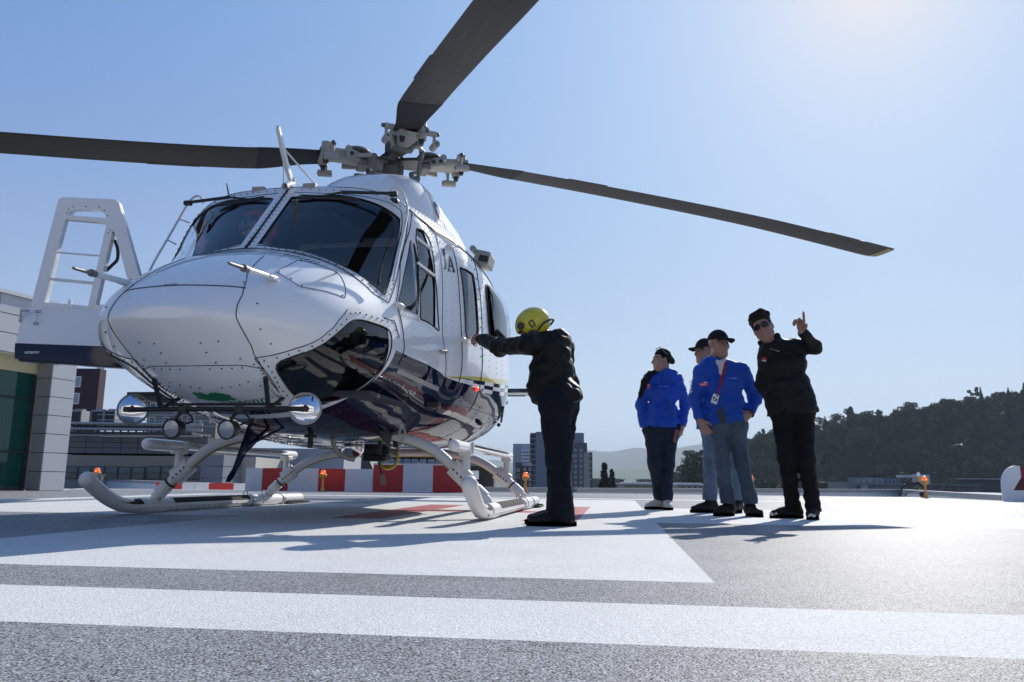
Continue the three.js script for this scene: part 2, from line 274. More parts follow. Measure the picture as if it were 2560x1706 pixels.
[[2042, 1080, 6, 'round', 'small round tree at the left end of the wooded crest by the man in black'], [2076, 1077, 12, 'round', 'broad round tree on the crest just right of the man in black'], [2106, 1074, 15, 'tall', 'slim pointed tree on the crest, second to the right of the broad round one'], [2147, 1066, 9, 'tall', 'short thin tree on the crest left of the tall open group'], [2166, 1062, 12, 'tall', 'leftmost of three tall open trees close together on the crest'], [2185, 1060, 15, 'tall', 'middle one of three tall open trees close together on the crest'], [2203, 1056, 17, 'tall', 'tallest open tree, right of the three close together on the crest'], [2262, 1046, 9, 'tall', 'thin flat-topped tree on the crest half way up the slope'], [2311, 1038, 12, 'round', 'dark round tree on the crest above the seagull, to its left'], [2344, 1032, 9, 'round', 'small dark tree on the crest between the round tree and the gull'], [2472, 1012, 10, 'round', 'round tree on the crest near the right edge of the picture'], [2526, 1005, 14, 'cone', 'single pointed pine on the crest near the right edge'], [2552, 1002, 11, 'round', 'dark tree on the crest cut by the right edge of the picture'],
  [1880, 1118, 11, 'tall', 'leftmost open tree on the slope between blue jackets and man in black'], [1900, 1114, 12, 'tall', 'open-crowned tree on the slope left of the man in black, second of three'], [1922, 1110, 12, 'cone', 'pointed tree on the slope close to the left of the man in black']].forEach(([px, py, h, k, l]) => tree(k, px, py + 14, 425, h * 0.78, LEAF[k === 'cone' ? 2 : rnd() < 0.5 ? 0 : 2], l, 'trees along the crest'));
// trees nearer than the hill
tree('cone', 1512, 1214, 120, 20, LEAF[2], 'dark conifer right of the tall tower, left of a pair', null, GROUND);
tree('cone', 1530, 1214, 122, 19, LEAF[2], 'dark conifer right of the tall tower, right of a pair', null, GROUND);
tree('bush', 1572, 1204, 150, 19, LEAF[3], 'yellow-green round tree beyond the low white roofs left of the woman', null, GROUND);
tree('round', 1745, 1190, 250, 31, LEAF[0], 'tall grey-green tree between the woman and the men in blue', null, GROUND);
tree('bush', 1705, 1190, 240, 19, LEAF[2], 'dark bushy tree right behind the woman in the blue jacket', null, GROUND);
tree('bush', 1650, 1190, 260, 18, LEAF[4], 'brownish bare tree left behind the woman', null, GROUND);
tree('bush', 1860, 1200, 240, 24, LEAF[2], 'dark tree mass behind the knees of the men in blue', null, GROUND);
tree('bush', 1925, 1200, 230, 22, LEAF[0], 'dark green tree left of the legs of the man in black', null, GROUND);
tree('round', 2082, 1200, 190, 21, LEAF[4], 'leafless brown round tree right of the legs of the man in black', null, GROUND);
tree('bush', 2135, 1200, 170, 19, LEAF[3], 'light green tree above the flat-roofed house left end', null, GROUND);
tree('bush', 2418, 1200, 140, 19, LEAF[3], 'light green tree behind the long low house near the curved sign', null, GROUND);
tree('bush', 2462, 1220, 110, 16.5, LEAF[1], 'green shrub left of the white curved sign', null, GROUND);
tree('bush', 2556, 1200, 110, 19.5, LEAF[1], 'green tree behind the curved sign at the right edge', null, GROUND);
tree('bush', 2015, 1222, 160, 16.4, LEAF[2], 'dark low tree between the legs of the man in black', null, GROUND);
tree('bush', 1250, 1205, 90, 18.5, LEAF[2], 'dark tree behind the port skid, right of the red barrier', null, GROUND);
tree('bush', 1222, 1205, 100, 19.5, LEAF[0], 'dark tree in front of the brown building behind the port step', null, GROUND);
tree('bush', 1760, 1222, 150, 16, LEAF[1], 'low green tree behind the white roof left of the men in blue', null, GROUND);
// ---- buildings: walls, then every window a part
const mPane = phys(0.05, 0.06, 0.075, 0.08, { clearcoat: 1 }), mPaneL = phys(0.22, 0.26, 0.31, 0.1, { clearcoat: 1 }), mFrame = std(0.55, 0.55, 0.54, 0.6);
function block(g, name, px0, px1, top, d, depth, m, y0 = GROUND) {
  const a = at(px0, top, d), b = at(px1, top, d), h = a.y - y0, w = b.x - a.x, o = mesh(name, box(w, h, depth, (a.x + b.x) / 2 - g.position.x, y0 + h / 2 - g.position.y, a.z - depth / 2 - g.position.z), m, g);
  return { o, x: a.x - g.position.x, w, y: y0 - g.position.y, h, z: a.z - g.position.z, top: a.y - g.position.y };
}
function windows(g, B, x0, x1, yTop, floorH, rows, cols, w, h, m = mPane, name = 'window', frame = true) {   // fractions of the face; floors counted from the top
  const pg = box(w, h, 0.10), fg = mergeGeometries([box(w + 0.16, 0.10, 0.16, 0, h / 2 + 0.05, 0), box(w + 0.16, 0.10, 0.2, 0, -h / 2 - 0.05, 0), box(0.08, h, 0.16, -w / 2 - 0.04, 0, 0), box(0.08, h, 0.16, w / 2 + 0.04, 0, 0)]);
  for (let r = 0; r < rows; r++) for (let c = 0; c < cols; c++) {
    const x = B.x + B.w * lerp(x0, x1, cols > 1 ? c / (cols - 1) : 0.5), y = B.top - yTop - r * floorH; if (y < GROUND + 1.5) continue;
    const f = frame ? mesh(name, fg, mFrame, g) : null, p = mesh(frame ? 'pane' : name, pg, m, f ?? g);
    if (f) { f.position.set(x, y, B.z + 0.03); p.position.set(0, 0, -0.02); } else p.position.set(x, y, B.z + 0.02);
  }
}
const bld = (name, label, px, d, group) => { const p = at(px, 1200, d); return thing(name, label, 'building', [p.x, GROUND, p.z], 0, group); };
{ // grey hospital wing behind the helicopter
  const g = bld('hospital_wing', 'long grey hospital wing with dark panel rows and a strip of windows behind the skids', 360, 46), d = 46;
  const mDark = std(0.135, 0.15, 0.18, 0.5), mBeige = std(0.36, 0.335, 0.30, 0.8), mGl = phys(0.03, 0.05, 0.05, 0.08, { clearcoat: 1 });
  const B = block(g, 'wall', 40, 640, 1137, d, 12, mBeige);
  { const a = at(90, 1090, d), b = at(520, 1137, d), n = 10, pw = (b.x - a.x) / n, rows = 3, ph = (a.y - b.y) / rows; for (let r = 0; r < rows; r++) for (let k = 0; k < n; k++) mesh('cladding_panel', box(pw - 0.03, ph - 0.03, 0.12, a.x + pw * (k + 0.5) - g.position.x, a.y - ph * (r + 0.5) - g.position.y, a.z + 0.10 - g.position.z), mDark, g); mesh('panel_backing', box(b.x - a.x, a.y - b.y, 6, (a.x + b.x) / 2 - g.position.x, (a.y + b.y) / 2 - g.position.y, a.z - 2.97 - g.position.z), M0.joint, g); }
  { const a = at(505, 1137, d - 3), b = at(560, 1215, d - 3); const n = 4, ph = 0.62; for (let k = 0; k < n; k++) mesh('cladding_panel', box(1.2, ph - 0.03, 2.9, a.x + 0.6 - g.position.x, a.y - ph * (k + 0.5) - g.position.y, a.z - 1.4 - g.position.z), mDark, g); }
  for (const [p0, p1, n] of [[165, 362, 6], [370, 508, 4]]) { const a = at(p0, 1166, d), b = at(p1, 1200, d), w = (b.x - a.x) / n; for (let k = 0; k < n; k++) { const f = mesh('window', box(w, a.y - b.y, 0.1, a.x + w * (k + 0.5) - g.position.x, (a.y + b.y) / 2 - g.position.y, a.z + 0.06 - g.position.z), std(0.05, 0.055, 0.055, 0.5), g); const c = f.geometry.boundingBox ?? (f.geometry.computeBoundingBox(), f.geometry.boundingBox), cx = (c.min.x + c.max.x) / 2, cy = (c.min.y + c.max.y) / 2, hh = c.max.y - c.min.y; mesh('pane', box(w - 0.12, hh * 0.42, 0.06, cx, cy + hh * 0.24, c.max.z), phys(0.06, 0.11, 0.11, 0.1, { clearcoat: 1 }), f); mesh('pane', box(w - 0.12, hh * 0.42, 0.06, cx, cy - hh * 0.24, c.max.z), mGl, f); } }
  { const a = at(170, 1063, d - 2), b = at(420, 1063, d - 2); mesh('roof_gantry', [box(b.x - a.x, 0.12, 2, (a.x + b.x) / 2 - g.position.x, a.y - g.position.y, a.z - 1 - g.position.z), box(b.x - a.x + 3, 0.10, 3, (a.x + b.x) / 2 - g.position.x, a.y - 0.42 - g.position.y, a.z - 1 - g.position.z)], M0.dark, g); for (let k = 0; k < 14; k++) mesh('gantry_post', box(0.08, 0.7, 0.08, lerp(a.x, b.x, k / 13) - g.position.x, a.y - 0.25 - g.position.y, a.z + 0.1 - g.position.z), M0.dark, g); for (const [y0, r] of [[-0.22, 0.09], [0.10, 0.07], [-0.55, 0.07]]) mesh('roof_pipe', rod([a.x - g.position.x, a.y + y0 - g.position.y, a.z + 0.2 - g.position.z], [b.x + 2 - g.position.x, a.y + y0 - g.position.y, a.z + 0.2 - g.position.z], r), M0.galv, g); mesh('roof_railing', [0, 1, 2].map((k) => rod([b.x - 4 - g.position.x, a.y + 0.3 * k - g.position.y, a.z - g.position.z], [b.x + 3.5 - g.position.x, a.y + 0.3 * k - g.position.y, a.z - g.position.z], 0.025)), M0.galv, g); }
  { const a = at(560, 1120, d + 6); mesh('annex_wall', box(9, a.y - GROUND, 6, a.x + 3.4 - g.position.x, (a.y + GROUND) / 2 - g.position.y, a.z - 3 - g.position.z), std(0.26, 0.28, 0.31, 0.7), g); }
}
for (const [px, w, l] of [[200, 26, 'dark rooftop cooling unit beside the white pier, leftmost of three'], [253, 30, 'dark rooftop cooling unit left of the round mirror, middle of three'], [283, 26, 'dark rooftop cooling unit hidden partly by the round mirror, rightmost of three']]) {
  const a = at(px, 1027, 47), k = 47 / 1961, g = thing('cooling_unit', l, 'air conditioner', [a.x, a.y - 0.95, a.z], 0, 'rooftop cooling units');
  mesh('casing', [box(w * k, 0.08, 0.9, 0, 0.9, 0), box(0.06, 0.95, 0.9, -w * k / 2, 0.45, 0), box(0.06, 0.95, 0.9, w * k / 2, 0.45, 0), box(w * k, 0.12, 0.9, 0, 0.06, 0)], M0.galv, g); mesh('grille', box(w * k - 0.06, 0.75, 0.8, 0, 0.48, 0), M0.dark, g); mesh('fan_cowl', lathe([[0.28, 0], [0.30, 0.08], [0.27, 0.09]], 20).translate(0, 0.94, 0), M0.galv, g);
}
{ const g = bld('maroon_building', 'tall dark maroon block with small windows behind the white pier', 215, 75); const B = block(g, 'wall', 150, 250, 921, 75, 1.2, std(0.030, 0.010, 0.022, 0.9)); windows(g, B, 0.42, 0.42, 1.3, 1.62, 6, 1, 0.9, 0.85, mPaneL, 'window'); mesh('roof_rail', [0, 1, 2, 3].map((k) => box(0.1, 0.4, 0.1, B.x + B.w * (0.8 + 0.05 * k), B.top + 0.2, B.z - 1)), M0.galv, g); }
{ const g = bld('apartment_block', 'grey concrete apartment block behind the starboard round mirror', 470, 95); const B = block(g, 'wall', 372, 545, 985, 95, 3, std(0.17, 0.165, 0.155, 0.85)); windows(g, B, 0.08, 0.28, 1.6, 1.7, 6, 2, 0.6, 0.8, mPane); windows(g, B, 0.78, 0.92, 1.6, 1.7, 6, 2, 0.35, 0.35, mFrame, 'vent', false); for (let r = 0; r < 5; r++) mesh('balcony', box(2.6, 0.5, 0.5, B.x + B.w * 0.55, B.top - 2.2 - r * 1.7, B.z + 0.25), std(0.26, 0.26, 0.27, 0.7), g); windows(g, B, 0.46, 0.64, 1.5, 1.7, 5, 2, 0.8, 0.7, mPane); }
{ const g = bld('pitched_roof_houses', 'dark slate-roofed houses behind the left half of the striped barrier', 830, 85); block(g, 'wall', 735, 925, 1178, 85, 8, std(0.10, 0.105, 0.12, 0.8)); for (const [a, b, t] of [[728, 810, 1135], [800, 868, 1150], [860, 932, 1142]]) { const p = at(a, t, 85), q = at(b, 1182, 85); mesh('roof', extrude([[p.x - g.position.x, q.y - GROUND], [q.x - g.position.x, q.y - GROUND], [q.x - 0.8 - g.position.x, p.y - GROUND], [p.x + 0.8 - g.position.x, p.y - GROUND]], 7).translate(0, 0, -8), std(0.032, 0.036, 0.045, 0.6), g); } for (const px of [835, 878]) { const p = at(px, 1170, 84); const f = mesh('window', box(1.1, 0.7, 0.2, p.x - g.position.x, p.y - GROUND, p.z - g.position.z), mFrame, g); mesh('pane', box(0.9, 0.55, 0.06, p.x - g.position.x, p.y - GROUND, p.z + 0.1 - g.position.z), mPane, f); } }
{ const g = bld('apartment_block', 'low grey apartment block with balconies above the red and white barrier', 1020, 110); const B = block(g, 'wall', 925, 1110, 1138, 110, 14, std(0.115, 0.115, 0.12, 0.85)); block(g, 'penthouse', 985, 1088, 1122, 110, 10, std(0.13, 0.13, 0.14, 0.85)); windows(g, B, 0.06, 0.94, 1.0, 1.55, 3, 9, 0.75, 0.75, mPaneL); windows(g, { ...B, top: B.top + 1.0 }, 0.40, 0.80, 0.5, 1, 1, 4, 0.6, 0.45, mPane); for (let k = 0; k < 5; k++) for (let r = 0; r < 2; r++) mesh('balcony', box(1.3, 0.45, 0.6, B.x + B.w * (0.1 + 0.2 * k), B.top - 1.75 - r * 1.55, B.z + 0.3), std(0.20, 0.19, 0.18, 0.7), g); }
{ const g = bld('brown_building', 'dark brown stepped building behind the port step', 1200, 80); block(g, 'wall', 1110, 1235, 1165, 80, 10, std(0.07, 0.058, 0.05, 0.85)); const B = block(g, 'upper_wall', 1130, 1205, 1148, 84, 8, std(0.09, 0.08, 0.075, 0.85)); windows(g, B, 0.15, 0.85, 0.8, 1.2, 2, 4, 0.5, 0.5, mPaneL); mesh('roof_slab', box(5.4, 0.18, 9, B.x + B.w * 0.55, B.top - 0.9, B.z + 2), std(0.05, 0.045, 0.04, 0.9), g); }
{ const g = bld('residential_tower', 'pale grey distant tower with white balconies beside the tallest tower', 1305, 420); const B = block(g, 'wall', 1283, 1304, 1110, 420, 14, std(0.34, 0.37, 0.42, 0.8)); const C = block(g, 'balcony_wall', 1303, 1330, 1110, 418, 14, std(0.48, 0.52, 0.58, 0.8)); for (let r = 0; r < 11; r++) mesh('balcony', box(C.w * 0.94, 0.8, 1.2, C.x + C.w / 2, C.top - 3.6 - r * 1.75, C.z + 0.6), std(0.72, 0.74, 0.78, 0.7), g); for (let r = 0; r < 10; r++) mesh('window', box(C.w * 0.86, 0.6, 0.2, C.x + C.w / 2, C.top - 4.5 - r * 1.75, C.z + 0.05), std(0.22, 0.26, 0.32, 0.4), g); }
{ const g = bld('brick_building', 'brick building with a white top storey left of the tallest tower', 1308, 150); const B = block(g, 'wall', 1289, 1306, 1157, 151, 10, std(0.10, 0.10, 0.105, 0.85)); const C = block(g, 'brick_wall', 1304, 1332, 1166, 150, 10, std(0.115, 0.060, 0.055, 0.85)); block(g, 'top_storey', 1296, 1330, 1157, 152, 8, std(0.60, 0.60, 0.57, 0.7)); windows(g, C, 0.3, 0.75, 0.6, 0.95, 4, 2, 0.28, 0.35, mPaneL); windows(g, B, 0.4, 0.4, 1.4, 1.2, 2, 1, 0.5, 0.5, mPane); }
{ const g = bld('tallest_tower', 'tallest grey tower with open balconies, half hidden by the man in the helmet', 1395, 260), d = 260; const mT = std(0.20, 0.225, 0.265, 0.8), mD = std(0.085, 0.10, 0.125, 0.8);
  const B = block(g, 'wall', 1340, 1400, 1080, d, 16, mT); block(g, 'dark_wall', 1398, 1468, 1107, d - 2, 18, mD); block(g, 'lift_house', 1380, 1460, 1082, d + 8, 10, std(0.23, 0.255, 0.30, 0.8));
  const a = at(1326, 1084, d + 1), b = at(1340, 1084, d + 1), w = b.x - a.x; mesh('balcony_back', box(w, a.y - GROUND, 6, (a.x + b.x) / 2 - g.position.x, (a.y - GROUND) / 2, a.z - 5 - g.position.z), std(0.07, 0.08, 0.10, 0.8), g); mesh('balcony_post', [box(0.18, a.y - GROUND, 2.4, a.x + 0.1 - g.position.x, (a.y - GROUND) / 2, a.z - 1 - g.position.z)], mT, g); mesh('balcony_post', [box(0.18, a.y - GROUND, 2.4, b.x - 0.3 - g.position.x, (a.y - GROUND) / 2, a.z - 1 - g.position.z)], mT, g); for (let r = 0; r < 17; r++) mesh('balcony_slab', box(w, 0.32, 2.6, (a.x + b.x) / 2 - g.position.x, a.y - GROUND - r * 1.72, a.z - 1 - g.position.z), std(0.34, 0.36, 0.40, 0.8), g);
  const D = { x: at(1437, 1107, d - 2).x - g.position.x, w: 2.2, top: at(1437, 1107, d - 2).y - GROUND, z: at(1437, 1107, d - 2).z - g.position.z }; windows(g, D, 0.1, 0.9, 2.5, 1.72, 10, 2, 0.5, 0.7, mPaneL); }
{ const g = bld('narrow_brick_tower', 'narrow red and cream block against the right side of the tallest tower', 1476, 240); const B = block(g, 'wall', 1466, 1474, 1131, 240, 9, std(0.36, 0.34, 0.30, 0.8)); const C = block(g, 'brick_wall', 1473, 1481, 1131, 241, 8, std(0.16, 0.085, 0.07, 0.8)); for (let r = 0; r < 5; r++) mesh('balcony', box(0.5, 0.3, 0.9, C.x + C.w * 0.35, C.top - 1.2 - r * 1.75, C.z + 0.4), mFrame, g); }
for (const [p0, p1, t, d, c, l] of [[1560, 1642, 1208, 150, 0.66, 'long low white roof left of the woman'], [1698, 1762, 1210, 150, 0.62, 'low white roof between the woman and the men in blue'], [1480, 1560, 1196, 260, 0.30, 'grey shed roof behind the two conifers'], [1600, 1640, 1197, 280, 0.35, 'small pale building behind the long low white roof']]) { const g = bld('low_building', l, (p0 + p1) / 2, d); const B = block(g, 'wall', p0, p1, t + 4, d, 8, std(c * 0.6, c * 0.58, c * 0.52, 0.85)); mesh('roof', [box(B.w + 1.2, 0.22, 9.5, B.x + B.w / 2, B.top + 0.12, B.z - 4), box(B.w * 0.9, 0.22, 5, B.x + B.w / 2, B.top + 0.34, B.z - 4)], std(c, c, c * 0.97, 0.6), g); windows(g, B, 0.15, 0.85, 0.35, 2, 1, 4, 0.5, 0.3, mPane); }
{ const g = bld('flat_roofed_house', 'modern grey flat-roofed house with terrace and white frame below the wooded hill', 2220, 135), d = 135, mH = std(0.20, 0.21, 0.22, 0.8), mHd = std(0.11, 0.115, 0.125, 0.8);
  block(g, 'terrace_wall', 2118, 2200, 1206, d - 4, 8, std(0.26, 0.26, 0.25, 0.85)); const B = block(g, 'wall', 2182, 2252, 1195, d, 10, mH); const C = block(g, 'base_wall', 2150, 2262, 1214, d - 5, 10, mHd); windows(g, B, 0.75, 0.75, 0.75, 2, 1, 1, 0.35, 0.7, mPane); windows(g, C, 0.1, 0.6, 0.3, 2, 1, 3, 0.9, 0.35, mPaneL); const a = at(2145, 1204, d - 4), b = at(2208, 1204, d - 4); mesh('glass_balustrade', box(b.x - a.x, 0.75, 0.05, (a.x + b.x) / 2 - g.position.x, a.y - GROUND, a.z - g.position.z), phys(0.8, 0.85, 0.87, 0.02, { transmission: 1, thickness: 0 }), g); for (let k = 0; k < 5; k++) mesh('balustrade_post', box(0.06, 0.85, 0.08, lerp(a.x, b.x, k / 4) - g.position.x, a.y - GROUND, a.z - g.position.z), mFrame, g);
  const e = at(2288, 1187, d + 2), f = at(2319, 1212, d + 2); mesh('white_pier', box(f.x - e.x, e.y - f.y + 1, 2, (e.x + f.x) / 2 - g.position.x, (e.y + f.y) / 2 - 0.5 - GROUND, e.z - g.position.z), std(0.55, 0.56, 0.58, 0.7), g); const h = at(2248, 1189, d + 2); mesh('white_beam', box(e.x - h.x, 0.4, 2, (e.x + h.x) / 2 - g.position.x, h.y - 0.15 - GROUND, h.z - g.position.z), std(0.62, 0.62, 0.63, 0.7), g); mesh('roof_plant', [box(1.2, 0.35, 1, B.x + 1.2, B.top + 0.18, B.z - 3), box(0.8, 0.3, 1, B.x + 3.2, B.top + 0.15, B.z - 3), box(2.0, 0.4, 1, B.x + B.w - 1.6, B.top + 0.4, B.z - 5)], M0.dark, g); }
{ const g = bld('long_low_house', 'long low grey house with a row of dark windows behind the orange beacon', 2360, 105), d = 105; const B = block(g, 'wall', 2256, 2449, 1213, d, 9, std(0.16, 0.165, 0.18, 0.8)); mesh('roof', box(B.w + 0.4, 0.14, 9.4, B.x + B.w / 2, B.top + 0.07, B.z - 4.4), std(0.22, 0.22, 0.23, 0.7), g); const ws = [[0.12, 0.28, 0], [0.27, 0.5, 2], [0.46, 0.2, 0], [0.60, 0.5, 1], [0.70, 0.22, 0], [0.80, 0.5, 1], [0.90, 0.25, 0]]; for (const [u, w, k] of ws) { const f = mesh('window', box(w * 1.6 + 0.12, 0.62, 0.12, B.x + B.w * u, B.top - 0.52, B.z + 0.02), std(0.03, 0.03, 0.035, 0.5), g); mesh('pane', box(w * 1.6, 0.5, 0.06, B.x + B.w * u, B.top - 0.52, B.z + 0.07), k === 2 ? std(0.30, 0.27, 0.10, 0.5) : k === 1 ? std(0.17, 0.11, 0.12, 0.5) : mPane, f); } }
{ const g = bld('small_house', 'small dark house with a pale roof edge left of the curved sign', 2472, 120); const B = block(g, 'wall', 2460, 2500, 1199, 120, 6, std(0.10, 0.10, 0.11, 0.8)); mesh('roof', box(B.w + 0.8, 0.12, 6.6, B.x + B.w / 2 - 0.2, B.top + 0.06, B.z - 3), std(0.5, 0.5, 0.5, 0.7), g); }
// ---- panelled hospital front at the left
{
  const ry = Math.atan2(-0.5, 1.55), g = thing('panelled_building', 'grey panelled hospital front with green glass and a pale pier at the left edge', 'building', [-8.72, 0, -15.6], ry);   // local z runs along the front towards the viewer, x outwards
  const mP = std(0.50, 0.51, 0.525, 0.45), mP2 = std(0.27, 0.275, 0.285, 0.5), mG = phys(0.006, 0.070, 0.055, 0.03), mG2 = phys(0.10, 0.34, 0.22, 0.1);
  const L = 9;
  mesh('fascia_backing', [box(2.2, 1.05, L, -1.14, 3.02, L / 2), box(1.2, 4, 1.0, -1.9, 1.5, -0.2)], M0.joint, g);
  for (let r = 0; r < 3; r++) for (let k = 0; k < 8; k++) { const a = k ? 0.62 + (k - 1) * 1.2 : 0, b = 0.62 + k * 1.2; mesh('cladding_panel', box(0.04, 0.335, b - a - 0.015, -0.02, 2.675 + r * 0.35, (a + b) / 2), mP, g); }
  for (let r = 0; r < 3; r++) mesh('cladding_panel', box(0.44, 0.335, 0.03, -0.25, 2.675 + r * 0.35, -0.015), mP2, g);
  mesh('roof_cap', [box(2.3, 0.07, L + 0.1, -1.10, 3.585, L / 2)], std(0.60, 0.60, 0.60, 0.5), g);
  mesh('pier_core', box(0.33, 2.49, 0.50, -0.19, 1.245, 0.28), M0.joint, g);
  for (let k = 0; k < 7; k++) { mesh('cladding_panel', box(0.025, 0.345, 0.54, -0.0125, 0.18 + k * 0.3575, 0.28), mP, g); mesh('cladding_panel', box(0.34, 0.345, 0.025, -0.19, 0.18 + k * 0.3575, 0.545), mP2, g); mesh('cladding_panel', box(0.34, 0.345, 0.025, -0.19, 0.18 + k * 0.3575, 0.012), mP2, g); }  // end panels in a darker grey: the pier's shade put into their colour
  mesh('lintel', box(0.3, 0.26, L, -0.55, 2.36, L / 2 + 0.2), std(0.66, 0.60, 0.38, 0.8), g);
  mesh('soffit', box(0.5, 0.03, L, -0.28, 2.485, L / 2 + 0.56), std(0.62, 0.58, 0.42, 0.8), g);
  const cols = [0.55, 1.35, 2.3, 3.3, 4.3, 5.3, 6.3], rows = [[0.06, 0.70], [0.74, 1.72], [1.76, 2.24]];
  for (let c = 0; c < cols.length - 1; c++) rows.forEach(([a, b], r) => mesh('glass_pane', box(0.02, b - a, cols[c + 1] - cols[c] - 0.05, -0.46, (a + b) / 2, (cols[c] + cols[c + 1]) / 2), c === 2 && r === 1 ? mG2 : mG, g));  // one pane in a lighter green: its lit look put into the colour
  cols.forEach((z) => mesh('mullion', box(0.07, 2.24, 0.05, -0.455, 1.12, z), M0.dark, g)); for (const y of [0.03, 0.72, 1.74]) mesh('transom', box(0.075, 0.04, 5.8, -0.452, y, 3.42), M0.dark, g);
  mesh('glass_backing', box(0.1, 2.3, L, -0.62, 1.15, L / 2 + 0.5), std(0.01, 0.03, 0.025, 0.8), g);
  mesh('plinth', box(0.6, 0.6, 7, -0.32, -0.30, 3.4), mConc, g);
}

{ // unseen pale block added at the viewer's back: fills the shaded fronts and shows in the polished skin
  const g = thing('added_fill_block', 'pale block added behind the viewpoint to fill the shaded fronts, seen only in reflections', 'building', [-4, -0.6, 17]), mC = std(0.58, 0.56, 0.52, 0.8);
  mesh('wall', box(44, 8.5, 4, 0, 4.25, 2), mC, g); mesh('parapet', box(44.4, 0.4, 0.5, 0, 8.7, 0.1), mC, g);
  for (let r = 0; r < 2; r++) for (let k = 0; k < 14; k++) { const f = mesh('window', box(2.0, 1.3, 0.08, -20 + k * 3.05, 2.2 + r * 3.4, -0.02), mFrame, g); mesh('pane', box(1.86, 1.16, 0.06, -20 + k * 3.05, 2.2 + r * 3.4, -0.05), mPane, f); }
}
// ------------------------------------------------------------------ the helicopter (x port, y up, z forward; origin on the deck under the front cross tube)
const heli = thing('helicopter', 'white and navy four-bladed helicopter parked on skids on the painted cross', 'helicopter', HO, HX);
const M = {
  white: phys(0.83, 0.83, 0.825, 0.6, { clearcoat: 1, clearcoatRoughness: 0.05, specularIntensity: 0.15 }),
  white2: phys(0.70, 0.70, 0.695, 0.5, { clearcoat: 0.6, clearcoatRoughness: 0.14, specularIntensity: 0.3 }),
  navy: phys(0.006, 0.009, 0.032, 0.04),
  yellow: phys(0.62, 0.56, 0.02, 0.3, { clearcoat: 1, clearcoatRoughness: 0.05 }),
  glass: phys(0.80, 0.85, 0.90, 0.0, { transmission: 1, thickness: 0, ior: 1.52 }),
  sideGlass: phys(0.55, 0.62, 0.70, 0.02, { transmission: 1, thickness: 0, ior: 2.1 }),
  tint: phys(0.42, 0.45, 0.46, 0.0, { transmission: 1, thickness: 0, ior: 1.52 }),
  liner: std(0.035, 0.037, 0.045, 0.8), black: std(0.012, 0.012, 0.013, 0.45), rubber: std(0.02, 0.02, 0.021, 0.8),
  seam: std(0.03, 0.03, 0.033, 0.7), screw: std(0.10, 0.10, 0.11, 0.4, { metalness: 0.6 }), whiteRivet: phys(0.70, 0.71, 0.72, 0.3, { clearcoat: 0.6 }),
  hub: std(0.33, 0.32, 0.285, 0.5), hub2: std(0.17, 0.168, 0.16, 0.5, { metalness: 0.25 }), steel: std(0.45, 0.45, 0.46, 0.3, { metalness: 0.9 }),
  chrome: std(0.86, 0.87, 0.88, 0.03, { metalness: 1 }), brass: std(0.30, 0.27, 0.06, 0.5), walk: std(0.022, 0.019, 0.018, 0.95, { side: THREE.DoubleSide }),
  seat: std(0.035, 0.042, 0.06, 0.8), belt: std(0.05, 0.05, 0.055, 0.9), red: phys(0.62, 0.02, 0.015, 0.3, { clearcoat: 1 }), green: std(0.008, 0.20, 0.085, 0.4),
};
function skinAt(s, t, off = 0) {
  const e = 0.0015, s1 = Math.min(2.2985, s), p = skinPoint(s, t);
  const a = skinPoint(s1 - e, t), b = skinPoint(s1 + e, t), tt = t, c = skinPoint(s1, tt - e), d = skinPoint(s1, tt + e);
  const n = V(d[0] - c[0], d[1] - c[1], d[2] - c[2]).cross(V(b[0] - a[0], b[1] - a[1], b[2] - a[2])).normalize();
  if (s > 2.29 && n.z < 0.2) n.set(0, 0, 1);
  const out = V(p[0], p[1] - 1.3, s > 1.9 ? 0.6 : 0); if (n.dot(out) < 0) n.negate();
  return { p: [p[0] + n.x * off, p[1] + n.y * off, p[2] + n.z * off], n };
}
const sk = (s, t, off = 0) => skinAt(s, t, off).p;
const mir = (poly) => poly.map(([s, t]) => [s, -t]);
const area = (q) => q.reduce((a, p, i) => { const r = q[(i + 1) % q.length]; return a + p[0] * r[1] - r[0] * p[1]; }, 0);
function roundPoly(poly, r, n = 4) {                                   // rounded corners in (s, 1.6 t)
  const out = [];
  poly.forEach((p, i) => {
    const a = poly[(i + poly.length - 1) % poly.length], b = poly[(i + 1) % poly.length];
    const la = Math.hypot(p[0] - a[0], 2 * (p[1] - a[1])), lb = Math.hypot(p[0] - b[0], 2 * (p[1] - b[1])), ra = Math.min(r, la * 0.45) / la, rb = Math.min(r, lb * 0.45) / lb;
    for (let k = 0; k <= n; k++) { const t = k / n, A = [lerp(p[0], a[0], ra), lerp(p[1], a[1], ra)], B = [lerp(p[0], b[0], rb), lerp(p[1], b[1], rb)]; out.push([0, 1].map((c) => (1 - t) * (1 - t) * A[c] + 2 * t * (1 - t) * p[c] + t * t * B[c])); }
  });
  return out;
}
